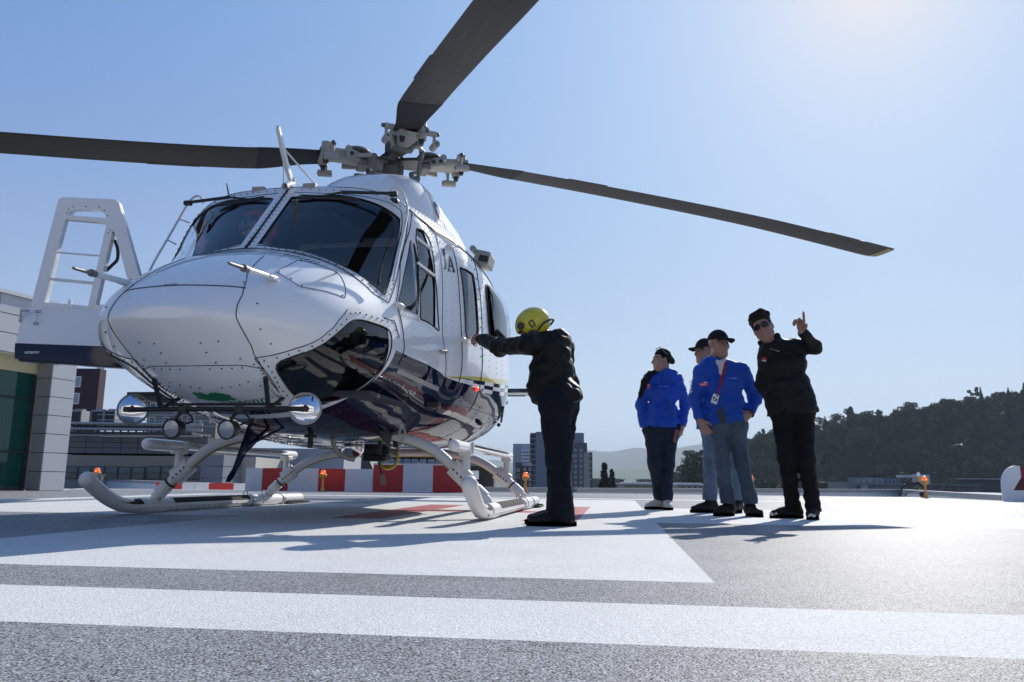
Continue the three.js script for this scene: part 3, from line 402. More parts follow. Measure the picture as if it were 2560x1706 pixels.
// windows and paint as convex polygons in (s, t), port side
const WS = [[1.392, 0.020], [0.881, 0.012], [0.893, 0.087], [0.885, 0.162], [0.869, 0.213], [0.869, 0.235], [0.930, 0.251], [1.123, 0.297], [1.361, 0.359], [1.413, 0.297], [1.452, 0.215], [1.440, 0.122], [1.404, 0.060]];
const WSF = [[1.45, 0.0], [0.815, 0.0], [0.822, 0.073], [0.812, 0.134], [0.808, 0.20], [0.815, 0.244], [0.865, 0.249], [1.062, 0.300], [1.345, 0.386], [1.459, 0.339], [1.50, 0.248], [1.49, 0.148], [1.46, 0.09]];
const DF = [[0.950, 0.286], [0.935, 0.297], [0.998, 0.436], [1.108, 0.424], [1.224, 0.411], [1.237, 0.392], [1.100, 0.337], [1.005, 0.304]];
const DM = [[0.862, 0.277], [0.752, 0.296], [0.735, 0.306], [0.725, 0.362], [0.669, 0.431], [0.631, 0.471], [0.951, 0.447], [0.966, 0.357], [0.905, 0.290]];
const PW = [[0.165, 0.336], [-0.160, 0.338], [-0.192, 0.395], [-0.240, 0.461], [-0.216, 0.476], [0.02, 0.488], [0.065, 0.474], [0.119, 0.396]];
const SW = roundPoly([[-0.47, 0.335], [-1.45, 0.335], [-1.52, 0.47], [-0.57, 0.478]], 0.16, 5);
const CHIN = roundPoly([[1.736, 0.450], [1.371, 0.474], [1.341, 0.530], [1.319, 0.631], [1.276, 0.709], [1.267, 0.774], [1.323, 0.823], [1.478, 0.848], [1.668, 0.836], [1.915, 0.806], [1.918, 0.696], [1.883, 0.564], [1.821, 0.493]], 0.11, 4);
const CHINF = [[1.778, 0.412], [1.672, 0.412], [1.317, 0.447], [1.250, 0.499], [1.26, 0.54], [1.345, 0.56], [1.33, 0.63], [1.28, 0.71], [1.27, 0.775], [1.325, 0.826], [1.48, 0.852], [1.635, 0.862], [1.975, 0.826], [1.965, 0.699], [1.918, 0.551], [1.86, 0.47]];
const navyTop = [[1.331, 0.550], [1.166, 0.556], [0.918, 0.568], [0.744, 0.578], [0.487, 0.597], [0.368, 0.611], [0.091, 0.6245], [-0.242, 0.628], [-0.55, 0.627], [-3.6, 0.62]];
const band = (top, bot) => top.slice(1).map((p, i) => [top[i], p, bot[i + 1], bot[i]]);
const NAVY = [[[1.331, 0.550], [1.166, 0.556], [1.166, 1], [1.27, 1], [1.27, 0.775], [1.28, 0.71], [1.33, 0.63], [1.345, 0.56]], [[1.27, 0.775], [1.325, 0.826], [1.43, 0.86], [1.43, 1], [1.27, 1]],
  ...navyTop.slice(2).map((p, i) => [navyTop[i + 1], p, [p[0], 1], [navyTop[i + 1][0], 1]])];
const yT = [[0.366, 0.609], [0.072, 0.606], [-0.514, 0.593], [-1.333, 0.577], [-3.6, 0.55]], yB = [[0.362, 0.611], [0.062, 0.612], [-0.556, 0.6045], [-1.336, 0.594], [-3.6, 0.57]];
const YEL = band(yT, yB);
const CH = [];                                                           // checks under the yellow line: navy cells on white, white cells on navy
{
  const e = pchip([-3.6, -1.336, -0.556, 0.062, 0.362], [0.57, 0.594, 0.6045, 0.612, 0.611]);
  CH.push([[0.30, e(0.30) + 0.0004], [-0.18, e(-0.18)], [-0.18, 0.6135], [0.10, 0.6135]]);
  const rows = [[0, 0.0115], [0.0115, 0.023], [0.023, 0.0345]];
  for (let r = 0; r < 3; r++) for (let k = 0; k < 9; k++) {
    const a = -0.195 - 0.325 * k, b = a - 0.325; if (r === 0 ? k % 2 : 0) continue; if (r === 1 && !(k % 2)) continue; if (r === 2 && k % 2) continue;
    CH.push([[a, e(a) + rows[r][0]], [b, e(b) + rows[r][0]], [b, e(b) + rows[r][1]], [a, e(a) + rows[r][1]]]);
  }
}
const CHW = [];                                                          // white ground of the checks (cut out of the navy)
{ const e = pchip([-3.6, -1.336, -0.556, 0.062, 0.362], [0.57, 0.594, 0.6045, 0.612, 0.611]); CHW.push([[-0.195, e(-0.195)], [-0.52, e(-0.52)], [-0.52, e(-0.52) + 0.023], [-0.195, e(-0.195) + 0.023]]); for (let k = 1; k < 9; k++) { const a = -0.195 - 0.325 * k, b = a - 0.325; CHW.push([[a, e(a)], [b, e(b)], [b, e(b) + 0.0345], [a, e(a) + 0.0345]]); } }
function clipTris(tris, poly) {                                           // -> [inside, outside]; tris and convex polygon in (s, t)
  const P = area(poly) < 0 ? [...poly].reverse() : poly, inside = [], outside = [];
  const b = [Infinity, -Infinity, Infinity, -Infinity]; for (const p of P) { b[0] = Math.min(b[0], p[0]); b[1] = Math.max(b[1], p[0]); b[2] = Math.min(b[2], p[1]); b[3] = Math.max(b[3], p[1]); }
  const fan = (q, out) => { for (let i = 1; i < q.length - 1; i++) { const A = q[0], B = q[i], C = q[i + 1]; if (Math.abs((B[0] - A[0]) * (C[1] - A[1]) - (C[0] - A[0]) * (B[1] - A[1])) > 1e-10) out.push([A, B, C]); } };
  for (const T of tris) {
    if (Math.max(T[0][0], T[1][0], T[2][0]) < b[0] || Math.min(T[0][0], T[1][0], T[2][0]) > b[1] || Math.max(T[0][1], T[1][1], T[2][1]) < b[2] || Math.min(T[0][1], T[1][1], T[2][1]) > b[3]) { outside.push(T); continue; }
    let cur = T;
    for (let i = 0; i < P.length && cur.length; i++) {
      const A = P[i], B = P[(i + 1) % P.length], f = (p) => (B[0] - A[0]) * (p[1] - A[1]) - (B[1] - A[1]) * (p[0] - A[0]);
      const q = [], o = [];
      for (let k = 0; k < cur.length; k++) {
        const p = cur[k], n = cur[(k + 1) % cur.length], fp = f(p), fn = f(n);
        if (fp >= 0) q.push(p); else o.push(p);
        if ((fp >= 0) !== (fn >= 0)) { const u = fp / (fp - fn), c = [p[0] + (n[0] - p[0]) * u, p[1] + (n[1] - p[1]) * u]; q.push(c); o.push(c); }
      }
      fan(o, outside); cur = q;
    }
    fan(cur, inside);
  }
  return [inside, outside];
}
function patch(tris, off = 0, wave = 0) {                                           // triangles in (s, t) -> geometry on the skin
  const pos = [], nor = [], uv = [], key = new Map(), idx = [];
  const vert = (q) => {
    const k = q[0].toFixed(5) + ',' + q[1].toFixed(5); if (key.has(k)) return key.get(k);
    const r = skinAt(q[0], q[1], typeof off === 'function' ? off(q[0], q[1]) : off); if (wave) { const f = 5.2, [x, y, z] = r.p; r.n.x += wave * noise.noise(x * f, y * f, z * f); r.n.y += wave * noise.noise(x * f + 9, y * f, z * f + 4); r.n.z += wave * noise.noise(x * f, y * f + 7, z * f + 2); r.n.normalize(); } pos.push(...r.p); nor.push(r.n.x, r.n.y, r.n.z); uv.push(q[0], q[1]); key.set(k, pos.length / 3 - 1); return pos.length / 3 - 1;
  };
  for (const T of tris) {
    const [a, b, c] = T.map(vert); if (a === b || b === c || a === c) continue;
    const A = V3(pos.slice(a * 3, a * 3 + 3)), B = V3(pos.slice(b * 3, b * 3 + 3)), C = V3(pos.slice(c * 3, c * 3 + 3));
    const n = B.sub(A).cross(C.sub(A)); if (n.dot(V(nor[a * 3] + nor[b * 3] + nor[c * 3], nor[a * 3 + 1] + nor[b * 3 + 1] + nor[c * 3 + 1], nor[a * 3 + 2] + nor[b * 3 + 2] + nor[c * 3 + 2])) < 0) idx.push(a, c, b); else idx.push(a, b, c);
  }
  const g = new THREE.BufferGeometry(); g.setAttribute('position', new THREE.Float32BufferAttribute(pos, 3)); g.setAttribute('normal', new THREE.Float32BufferAttribute(nor, 3)); g.setAttribute('uv', new THREE.Float32BufferAttribute(uv, 2)); g.setIndex(idx);
  if (typeof off === 'function') g.computeVertexNormals();
  return g;
}
function skinGrid(s0, s1, ns, side, nt, t0 = 0, t1 = 1) {
  const ss = []; for (let i = 0; i <= ns; i++) { const q = i / ns; ss.push(s1 - (s1 - s0) * Math.pow(q, 1.6)); }
  for (const v of [0.81, 1.41]) if (v > s0 && v < s1) ss.push(v); ss.sort((a, b) => a - b);
  const T = []; for (let i = 0; i < ss.length - 1; i++) for (let j = 0; j < nt; j++) { const a = side * lerp(t0, t1, j / nt), b = side * lerp(t0, t1, (j + 1) / nt); T.push([[ss[i], a], [ss[i + 1], a], [ss[i + 1], b]], [[ss[i], a], [ss[i + 1], b], [ss[i], b]]); }
  return T;
}
const DOOROPEN = [[0.83, 0.258], [0.547, 0.284], [0.583, 0.300], [0.567, 0.473], [0.36, 0.615], [1.10, 0.60], [1.19, 0.487], [1.222, 0.445], [1.27, 0.402], [1.091, 0.311]]; // starboard door opening (door stands open)
{
  const white = [], navy = [], yellow = [], frame = [], liner = [], panes = {};
  for (const side of [1, -1]) {
    const S = (p) => side > 0 ? p : mir(p);
    let T = skinGrid(-3.6, 2.30, 120, side, 96), ins;
    const cut = (poly) => { [ins, T] = clipTris(T, S(poly)); return ins; };
    const WSs = side > 0 ? WS : [[1.392, 0.020], [0.955, 0.012], [0.905, 0.045], ...WS.slice(2)];
    panes['windscreen' + side] = [cut(WSs), M.glass, -0.004, 'windscreen']; frame.push(...cut(WSF));
    if (side > 0) { panes.df = [cut(DF), M.sideGlass, -0.004, 'door_window']; panes.dm = [cut(DM), M.sideGlass, -0.010, 'door_window']; }
    else { for (const q of [[DOOROPEN[0], DOOROPEN[1], DOOROPEN[2], DOOROPEN[3], DOOROPEN[6], DOOROPEN[7], DOOROPEN[8], DOOROPEN[9]], [DOOROPEN[3], DOOROPEN[4], DOOROPEN[5], DOOROPEN[6]]]) cut(q); }
    panes['pw' + side] = [cut(PW), M.sideGlass, -0.004, 'panel_window'];
    panes['sw' + side] = [cut(SW), M.sideGlass, (s, t) => { const u = (s + 0.98) / 0.52, v = (Math.abs(t) - 0.405) / 0.075; return 0.085 * Math.sqrt(clamp(1 - Math.pow(Math.abs(u), 3)) * clamp(1 - Math.pow(Math.abs(v), 3))); }, 'sliding_door_window'];
    panes['ch' + side] = [cut(CHIN), M.tint, -0.004, 'chin_window']; frame.push(...cut(CHINF));
    for (const q of YEL) yellow.push(...cut(q));
    for (const q of CH) navy.push(...cut(q));
    for (const q of CHW) white.push(...cut(q));
    for (const q of NAVY) navy.push(...cut(q));
    white.push(...T);
    let L = skinGrid(-2.6, 1.72, 46, side, 40);
    for (const q of [WSs, DF, DM, PW, SW, CHIN]) L = clipTris(L, S(q))[1];
    if (side < 0) for (const q of [[DOOROPEN[0], DOOROPEN[1], DOOROPEN[2], DOOROPEN[3], DOOROPEN[6], DOOROPEN[7], DOOROPEN[8], DOOROPEN[9]], [DOOROPEN[3], DOOROPEN[4], DOOROPEN[5], DOOROPEN[6]]]) L = clipTris(L, q.map(([s, t]) => [s, -t]))[1];
    liner.push(...L);
  }
  mesh('fuselage', patch(white, 0, 0.028), M.white, heli);
  mesh('lower_fuselage', patch(navy, 0, 0.04), M.navy, heli);
  mesh('side_stripe', patch(yellow), M.yellow, heli);
  mesh('window_surround', patch(frame, 0.005), M.white2, heli);
  mesh('cabin_liner', patch(liner, -0.035), M.liner, heli);
  for (const [tris, m, off, name] of Object.values(panes)) mesh(name, patch(tris, off), m, heli);
}
// seals, seams, rivets
const onSkin = (poly, off = 0) => poly.map(([s, t]) => sk(s, t, off));
function seamLine(poly, r, off = 0, closed = false, n = 4) {
  let q = []; const L = closed ? [...poly, poly[0]] : poly;
  if (n < 0) q = new THREE.CatmullRomCurve3(poly.map((p) => V(p[0], p[1] * 2, 0))).getPoints(poly.length * 6).map((p) => [p.x, p.y / 2]);
  else { for (let i = 0; i < L.length - 1; i++) for (let k = 0; k < n; k++) q.push([lerp(L[i][0], L[i + 1][0], k / n), lerp(L[i][1], L[i + 1][1], k / n)]); if (!closed) q.push(L[L.length - 1]); }
  return tube(onSkin(q, off), r, q.length * 2, 5, closed, 0.3);
}
const rivetSpots = { screw: [], white: [], navy: [] };
function rivets(kind, poly, step, off = 0.003, closed = false) {
  const pts = onSkin(closed ? [...poly, poly[0]] : poly, off), L = closed ? [...poly, poly[0]] : poly;
  for (let i = 0; i < L.length - 1; i++) { const d = V3(pts[i]).distanceTo(V3(pts[i + 1])), n = Math.max(1, Math.round(d / step)); for (let k = 0; k < n; k++) rivetSpots[kind].push(sk(lerp(L[i][0], L[i + 1][0], k / n), lerp(L[i][1], L[i + 1][1], k / n), off)); }
}
const inset = (poly, k, c) => { const m = c ?? [0, 1].map((j) => poly.reduce((a, p) => a + p[j], 0) / poly.length); return poly.map((p) => [m[0] + (p[0] - m[0]) * k, m[1] + (p[1] - m[1]) * k]); };
{
  const dark = [], seal = [];
  for (const side of [1, -1]) {
    const S = (p) => side > 0 ? p : mir(p);
    seal.push(seamLine(S(WS), 0.006, 0.002, true)); seal.push(seamLine(S(CHIN), 0.006, 0.002, true), seamLine(S(PW), 0.006, 0.002, true), seamLine(S(SW), 0.010, 0.004, true));
    dark.push(seamLine(S(WSF.slice(6)), 0.0035, 0.001), seamLine(S(WSF.slice(1, 7)), 0.003, 0.001));
    dark.push(seamLine(S([...CHINF.slice(11), ...CHINF.slice(0, 4)]), 0.0035, 0.001));
    rivets('screw', S([[1.425, 0.045], [1.455, 0.10], [1.476, 0.16], [1.478, 0.24], [1.44, 0.318], [1.357, 0.373], [1.24, 0.342], [1.06, 0.290], [0.85, 0.243], [0.845, 0.20], [0.853, 0.134], [0.857, 0.073], [0.848, 0.012]]), 0.062, 0.007);
    rivets('screw', S([[1.40, 0.007], [0.86, 0.006]]), 0.055, 0.009);
    rivets('screw', S([[1.30, 0.477], [1.355, 0.455], [1.69, 0.427], [1.77, 0.432], [1.845, 0.49], [1.905, 0.56], [1.945, 0.70], [1.95, 0.81], [1.68, 0.85], [1.50, 0.86]]), 0.062, 0.007);
    rivets('screw', S([[1.30, 0.477], [1.285, 0.50], [1.30, 0.535]]), 0.05, 0.007);
    seal.push(seamLine(S([[0.815, 0.244], [0.799, 0.258], [0.542, 0.281], [0.205, 0.287], [-0.088, 0.291], [-0.494, 0.286], [-1.6, 0.287]]), 0.005, 0.006));
    const slide = [[0.243, 0.300], [0.210, 0.393], [0.149, 0.487], [0.108, 0.589], [0.091, 0.650], [0.07, 0.70]], sm2 = [[-0.36, 0.292], [-0.285, 0.343], [-0.341, 0.452], [-0.373, 0.558], [-0.390, 0.65], [-0.4, 0.70]];
    dark.push(seamLine(S(slide), 0.0045, 0.001), seamLine(S(sm2), 0.0045, 0.001));
    rivets('white', S([[0.20, 0.32], [0.165, 0.393], [0.11, 0.487], [0.068, 0.589]]), 0.05); rivets('white', S([[0.27, 0.32], [0.25, 0.393], [0.195, 0.487], [0.15, 0.589]]), 0.05);
    rivets('screw', S([[-0.25, 0.30], [-0.24, 0.343], [-0.295, 0.452], [-0.325, 0.558]]), 0.09); rivets('white', S([[-0.33, 0.30], [-0.325, 0.343], [-0.385, 0.452], [-0.415, 0.558]]), 0.055);
    rivets('white', S(inset(PW, 1.22)), 0.05, 0.003, true); rivets('white', S(inset(SW, 1.16)), 0.06, 0.003, true);
    rivets('white', S([[0.79, 0.272], [0.545, 0.294], [0.2, 0.300], [-0.1, 0.304]]), 0.045); rivets('white', S([[0.79, 0.235], [0.5, 0.262], [0.2, 0.268], [-0.5, 0.268], [-1.3, 0.27]]), 0.045); rivets('white', S([[0.79, 0.222], [0.5, 0.245], [0.2, 0.251], [-0.5, 0.251], [-1.3, 0.253]]), 0.045);
    rivets('white', S([[0.515, 0.30], [0.50, 0.36], [0.48, 0.473], [0.44, 0.55], [0.35, 0.60]]), 0.045); rivets('white', S([[0.45, 0.43], [0.30, 0.435]]), 0.05); rivets('white', S([[0.36, 0.36], [0.34, 0.45], [0.31, 0.50]]), 0.05);
    rivets('white', S([[-0.6, 0.50], [-0.62, 0.59]]), 0.05); rivets('white', S([[-0.9, 0.50], [-0.92, 0.585]]), 0.05); rivets('white', S([[-1.2, 0.50], [-1.22, 0.58]]), 0.05);
    rivets('white', S([[1.05, 0.47], [1.03, 0.53], [0.99, 0.56]]), 0.05); rivets('white', S([[0.83, 0.49], [0.81, 0.565]]), 0.05);
    for (const [a, b] of [[1.1, 0.66], [0.75, 0.66], [0.35, 0.68], [-0.1, 0.66], [-0.6, 0.68], [-1.1, 0.67], [-1.55, 0.68]]) { rivets('navy', S([[a, b], [a - 0.03, 0.8], [a - 0.03, 0.99]]), 0.06); dark.push(seamLine(S([[a - 0.02, b], [a - 0.05, 0.8], [a - 0.05, 0.99]]), 0.0025, 0.0)); }
    rivets('navy', S([[1.15, 0.66], [0.6, 0.68], [0, 0.69], [-0.8, 0.69], [-1.7, 0.69]]), 0.07); rivets('navy', S([[1.15, 0.79], [0.6, 0.80], [0, 0.8], [-0.8, 0.8], [-1.7, 0.8]]), 0.07); rivets('navy', S([[1.2, 0.9], [0.6, 0.9], [0, 0.9], [-0.8, 0.9], [-1.7, 0.9]]), 0.07);
  }
  // nose door seams
  const nose = [[1.872, 0.133], [1.975, 0.146], [2.142, 0.210], [2.231, 0.389], [2.197, 0.686], [1.971, 0.824], [1.635, 0.862], [1.44, 0.87]];
  const fx = pchip([0.80, 0.85, 0.97, 1.1, 1.21, 1.346, 1.5, 1.6, 1.66], [0.36, 0.366, 0.376, 0.384, 0.379, 0.354, 0.308, 0.272, 0.25]), onFront = (x, y) => {   // skin point with that x and y, the foremost
    let prev = null;
    for (let s = 2.295; s > 1.2; s -= 0.004) { if (y > skinF[2](s) || y < skinF[3](s)) continue; let lo = 0, hi = 1; for (let k = 0; k < 30; k++) { const t = (lo + hi) / 2; skinPoint(s, t)[1] > y ? lo = t : hi = t; } const px = skinPoint(s, lo)[0]; if (px >= x) return [s, lo]; }
    return null;
  };
  const arcN = []; for (let y = 1.655; y > 0.80; y -= 0.035) { const q = onFront(fx(y), y); if (q) arcN.push(q); }
  for (const q of [arcN, mir(arcN)]) dark.push(tube(onSkin(q, 0.0005), 0.003, 120, 5));
  const qT = onFront(0.36, 1.346), top = [[qT[0], qT[1]], [2.165, 0.115], [2.172, 0.0], [2.165, -0.115], [qT[0], -qT[1]]]; dark.push(seamLine(top, 0.004, 0.0005, false, -1));
  const low = [[1.875, 0.836], [1.93, 0.87], [1.953, 0.93], [1.96, 0.999]]; dark.push(seamLine(low, 0.003, 0.0005, false, -1), seamLine(mir(low), 0.003, 0.0005, false, -1));
  const plate = [[1.928, 0.191], [1.647, 0.168], [1.584, 0.253], [1.759, 0.362], [1.963, 0.291], [1.952, 0.241]]; dark.push(seamLine(plate, 0.0025, 0.001, true));
  rivets('screw', inset(plate, 0.9), 0.2, 0.002, true);
  for (const m of [1, -1]) {
    const S = (p) => m > 0 ? p : mir(p);
    rivets('screw', S([[2.10, 0.19], [2.18, 0.36], [2.15, 0.66], [1.94, 0.80]]), 0.16, 0.002);
    rivets('screw', S([[1.93, 0.845], [1.915, 0.88], [1.925, 0.93], [1.93, 0.99]]), 0.06, 0.002);
    rivets('screw', S([[1.90, 0.842], [1.68, 0.872], [1.46, 0.88]]), 0.035, 0.002);
    rivets('screw', S([[1.78, 0.90], [1.74, 0.95], [1.73, 0.995]]), 0.07, 0.002); rivets('screw', S([[1.72, 0.885], [1.56, 0.89], [1.46, 0.90]]), 0.07, 0.002);
    rivets('screw', S([[2.06, 0.93], [2.13, 0.92], [2.13, 0.86], [2.07, 0.86]]), 0.07, 0.002);
    rivets('screw', S([[1.99, 0.86], [1.98, 0.93], [1.985, 0.99]]), 0.11, 0.002);
  }
  // port cockpit door outline
  dark.push(seamLine([[0.82, 0.252], [1.0, 0.285], [1.091, 0.311], [1.27, 0.396], [1.24, 0.430], [1.195, 0.487], [1.165, 0.54], [1.16, 0.60]], 0.0045, 0.001));
  dark.push(seamLine([[0.82, 0.252], [0.547, 0.284], [0.572, 0.300], [0.555, 0.473], [0.36, 0.611]], 0.003, 0.001));
  rivets('white', inset(DF, 1.22, [1.04, 0.375]), 0.04, 0.003, true); rivets('white', [[0.845, 0.268], [0.735, 0.288], [0.705, 0.303], [0.69, 0.362], [0.64, 0.42]], 0.04);
  rivets('white', [[1.20, 0.432], [0.98, 0.452], [0.62, 0.486]], 0.03);
  seal.push(seamLine(DF, 0.004, 0.002, true), seamLine(DM, 0.007, 0.0, true));
  mesh('window_seal', seal, M.rubber, heli); mesh('panel_seam', dark, M.seam, heli);
  const rg0 = new THREE.SphereGeometry(1, 7, 5);
  for (const [k, m] of [['screw', M.screw], ['white', M.whiteRivet], ['navy', M.screw]]) {
    const rd = k === 'screw' ? 0.0056 : 0.0042, rg = rg0.clone().scale(rd, rd, rd), im = new THREE.InstancedMesh(rg, m, rivetSpots[k].length), q = new THREE.Matrix4(); rivetSpots[k].forEach((p, i) => im.setMatrixAt(i, q.makeTranslation(...p)));
    im.name = k === 'screw' ? 'screw_heads' : 'rivets'; im.userData.kind = 'stuff'; im.castShadow = im.receiveShadow = true; heli.add(im);
  }
  // centre post of the windscreen and the window bars of the port door
  mesh('windscreen_post', [tube(onSkin([[1.43, 0], [1.25, 0], [1.05, 0], [0.85, 0]], 0.004), 0.012, 30, 8)], M.rubber, heli);
  for (const m of [1, -1]) { const rows = []; for (let k = 0; k <= 16; k++) { const s = lerp(1.43, 0.84, k / 16); rows.push([sk(s, 0.002 * m, 0.010), sk(s, 0.020 * m, 0.008)]); } mesh('post_strip', gridGeo(16, 1, (u, v) => rows[Math.round(u * 16)][Math.round(v)]), M.white2, heli); }
  mesh('window_bar', [beam(sk(0.90, 0.288), sk(0.742, 0.318), 0.022, 0.02, [1, 0, 0]), beam(sk(0.955, 0.330, 0.004), sk(0.738, 0.364, 0.004), 0.018, 0.014, [1, 0, 0]), beam(sk(0.94, 0.286, 0.003), sk(0.985, 0.45, 0.003), 0.022, 0.012, [1, 0, 0])], M.white2, heli);
  mesh('hinge_fairing', [ball(0.05, ...sk(1.24, 0.405, 0.0), [0.8, 0.45, 1.5]), ball(0.04, ...sk(0.12, 0.49, 0), [0.7, 0.5, 1.2]), ball(0.04, ...sk(0.30, 0.302, 0.0), [0.9, 0.5, 1.3])], M.white2, heli);
  mesh('door_handle', [beam(sk(0.66, 0.523, 0.03), sk(0.54, 0.526, 0.04), 0.02, 0.035, [1, 0, 0], 0.008), beam(sk(0.56, 0.526, 0.0), sk(0.555, 0.526, 0.04), 0.03, 0.03, [0, 1, 0], 0.005)], M.hub, heli);
  mesh('step_grille', (() => { const g = []; for (let k = 0; k < 44; k++) { const s = lerp(1.133, 0.40, k / 43); g.push(beam(sk(s, 0.622 + 0.03 * k / 43, 0.004), sk(s - 0.012, 0.6225 + 0.03 * k / 43, 0.004), 0.008, 0.034, [0.5, 1, 0])); } return g; })(), M.steel, heli);
  mesh('nav_light', [ball(0.018, ...sk(-0.30, 0.634, 0.012), [1, 1, 1.8])], new THREE.MeshStandardMaterial({ color: lin(0.4, 0.01, 0.01), emissive: lin(1, 0.05, 0.03), emissiveIntensity: 0.9, roughness: 0.2 }), heli);
}
// prints on the skin: small patches with lettering
function decal(name, s0, s1, t0, t1, w, h, draw, front) {
  const m = textPlate(w, h, draw, 900), n = 10;
  const g = gridGeo(n, n, (u, v) => front ? sk(lerp(s0, s1, v), lerp(t0, t1, u), 0.0035) : sk(lerp(s0, s1, u), lerp(t0, t1, v), 0.0035));
  const uv = g.attributes.uv; for (let i = 0; i < uv.count; i++) uv.setXY(i, uv.getX(i), 1 - uv.getY(i));
  const p = g.attributes.position, a = V(p.getX(0), p.getY(0), p.getZ(0)), mid = skinAt((s0 + s1) / 2, (t0 + t1) / 2), nn = V(g.attributes.normal.getX(60), g.attributes.normal.getY(60), g.attributes.normal.getZ(60));
  if (nn.dot(mid.n) < 0) { const id = g.index.array; for (let i = 0; i < id.length; i += 3) { const q = id[i]; id[i] = id[i + 1]; id[i + 1] = q; } g.computeVertexNormals(); }
  m.side = THREE.DoubleSide; return mesh(name, g, m, heli);
}
decal('door_lettering', 0.53, 0.29, 0.305, 0.352, 0.24, 0.36, (g, w, h) => { g.fillStyle = '#1c2a48'; g.font = `bold ${h * 0.86}px serif`; g.textBaseline = 'alphabetic'; g.save(); g.scale(0.72, 1); g.fillText('J', w * 0.06, h * 0.72); g.fillText('A', w * 0.52, h * 0.95); g.restore(); });
decal('nose_lettering', 2.185, 2.155, -0.055, 0.0, 0.16, 0.05, (g, w, h) => { g.fillStyle = '#111'; g.font = `italic bold ${h * 0.7}px sans-serif`; g.textAlign = 'center'; g.fillText('BATERIA', w / 2, h * 0.78, w * 0.94); }, true);
{ // green print under the chin: a leafy tree and looping letters
  const m = textPlate(0.44, 0.26, (g, w, h) => {
    g.fillStyle = '#0f7a4c'; g.strokeStyle = '#0f7a4c'; seed = 77;
    for (let k = 0; k < 60; k++) { g.beginPath(); g.ellipse(w * (0.04 + 0.5 * rnd()), h * (0.30 + 0.28 * rnd()), w * 0.045, h * 0.06, 0, 0, 7); g.fill(); }
    g.fillRect(w * 0.1, h * 0.34, w * 0.42, h * 0.2); g.font = `italic bold ${h * 0.40}px serif`; g.fillText('ycono', w * 0.40, h * 0.86, w * 0.58); g.lineWidth = h * 0.03; g.beginPath(); g.moveTo(w * 0.3, h * 0.6); g.quadraticCurveTo(w * 0.4, h * 0.9, w * 0.62, h * 0.66); g.stroke();
  });
  const gg = gridGeo(16, 10, (u, v) => { const x = lerp(-0.17, 0.27, u), z = lerp(1.76, 1.43, v); let lo = 0.75, hi = 1; for (let k = 0; k < 30; k++) { const t = (lo + hi) / 2, s = z + sweep(z) * x * x; Math.abs(skinPoint(s, t)[0]) > Math.abs(x) ? lo = t : hi = t; } return sk(z + sweep(z) * x * x, (x < 0 ? -1 : 1) * hi, 0.004); });
  const uv = gg.attributes.uv; for (let i = 0; i < uv.count; i++) uv.setXY(i, uv.getX(i), 1 - uv.getY(i)); m.side = THREE.DoubleSide; mesh('chin_print', gg, m, heli);
}
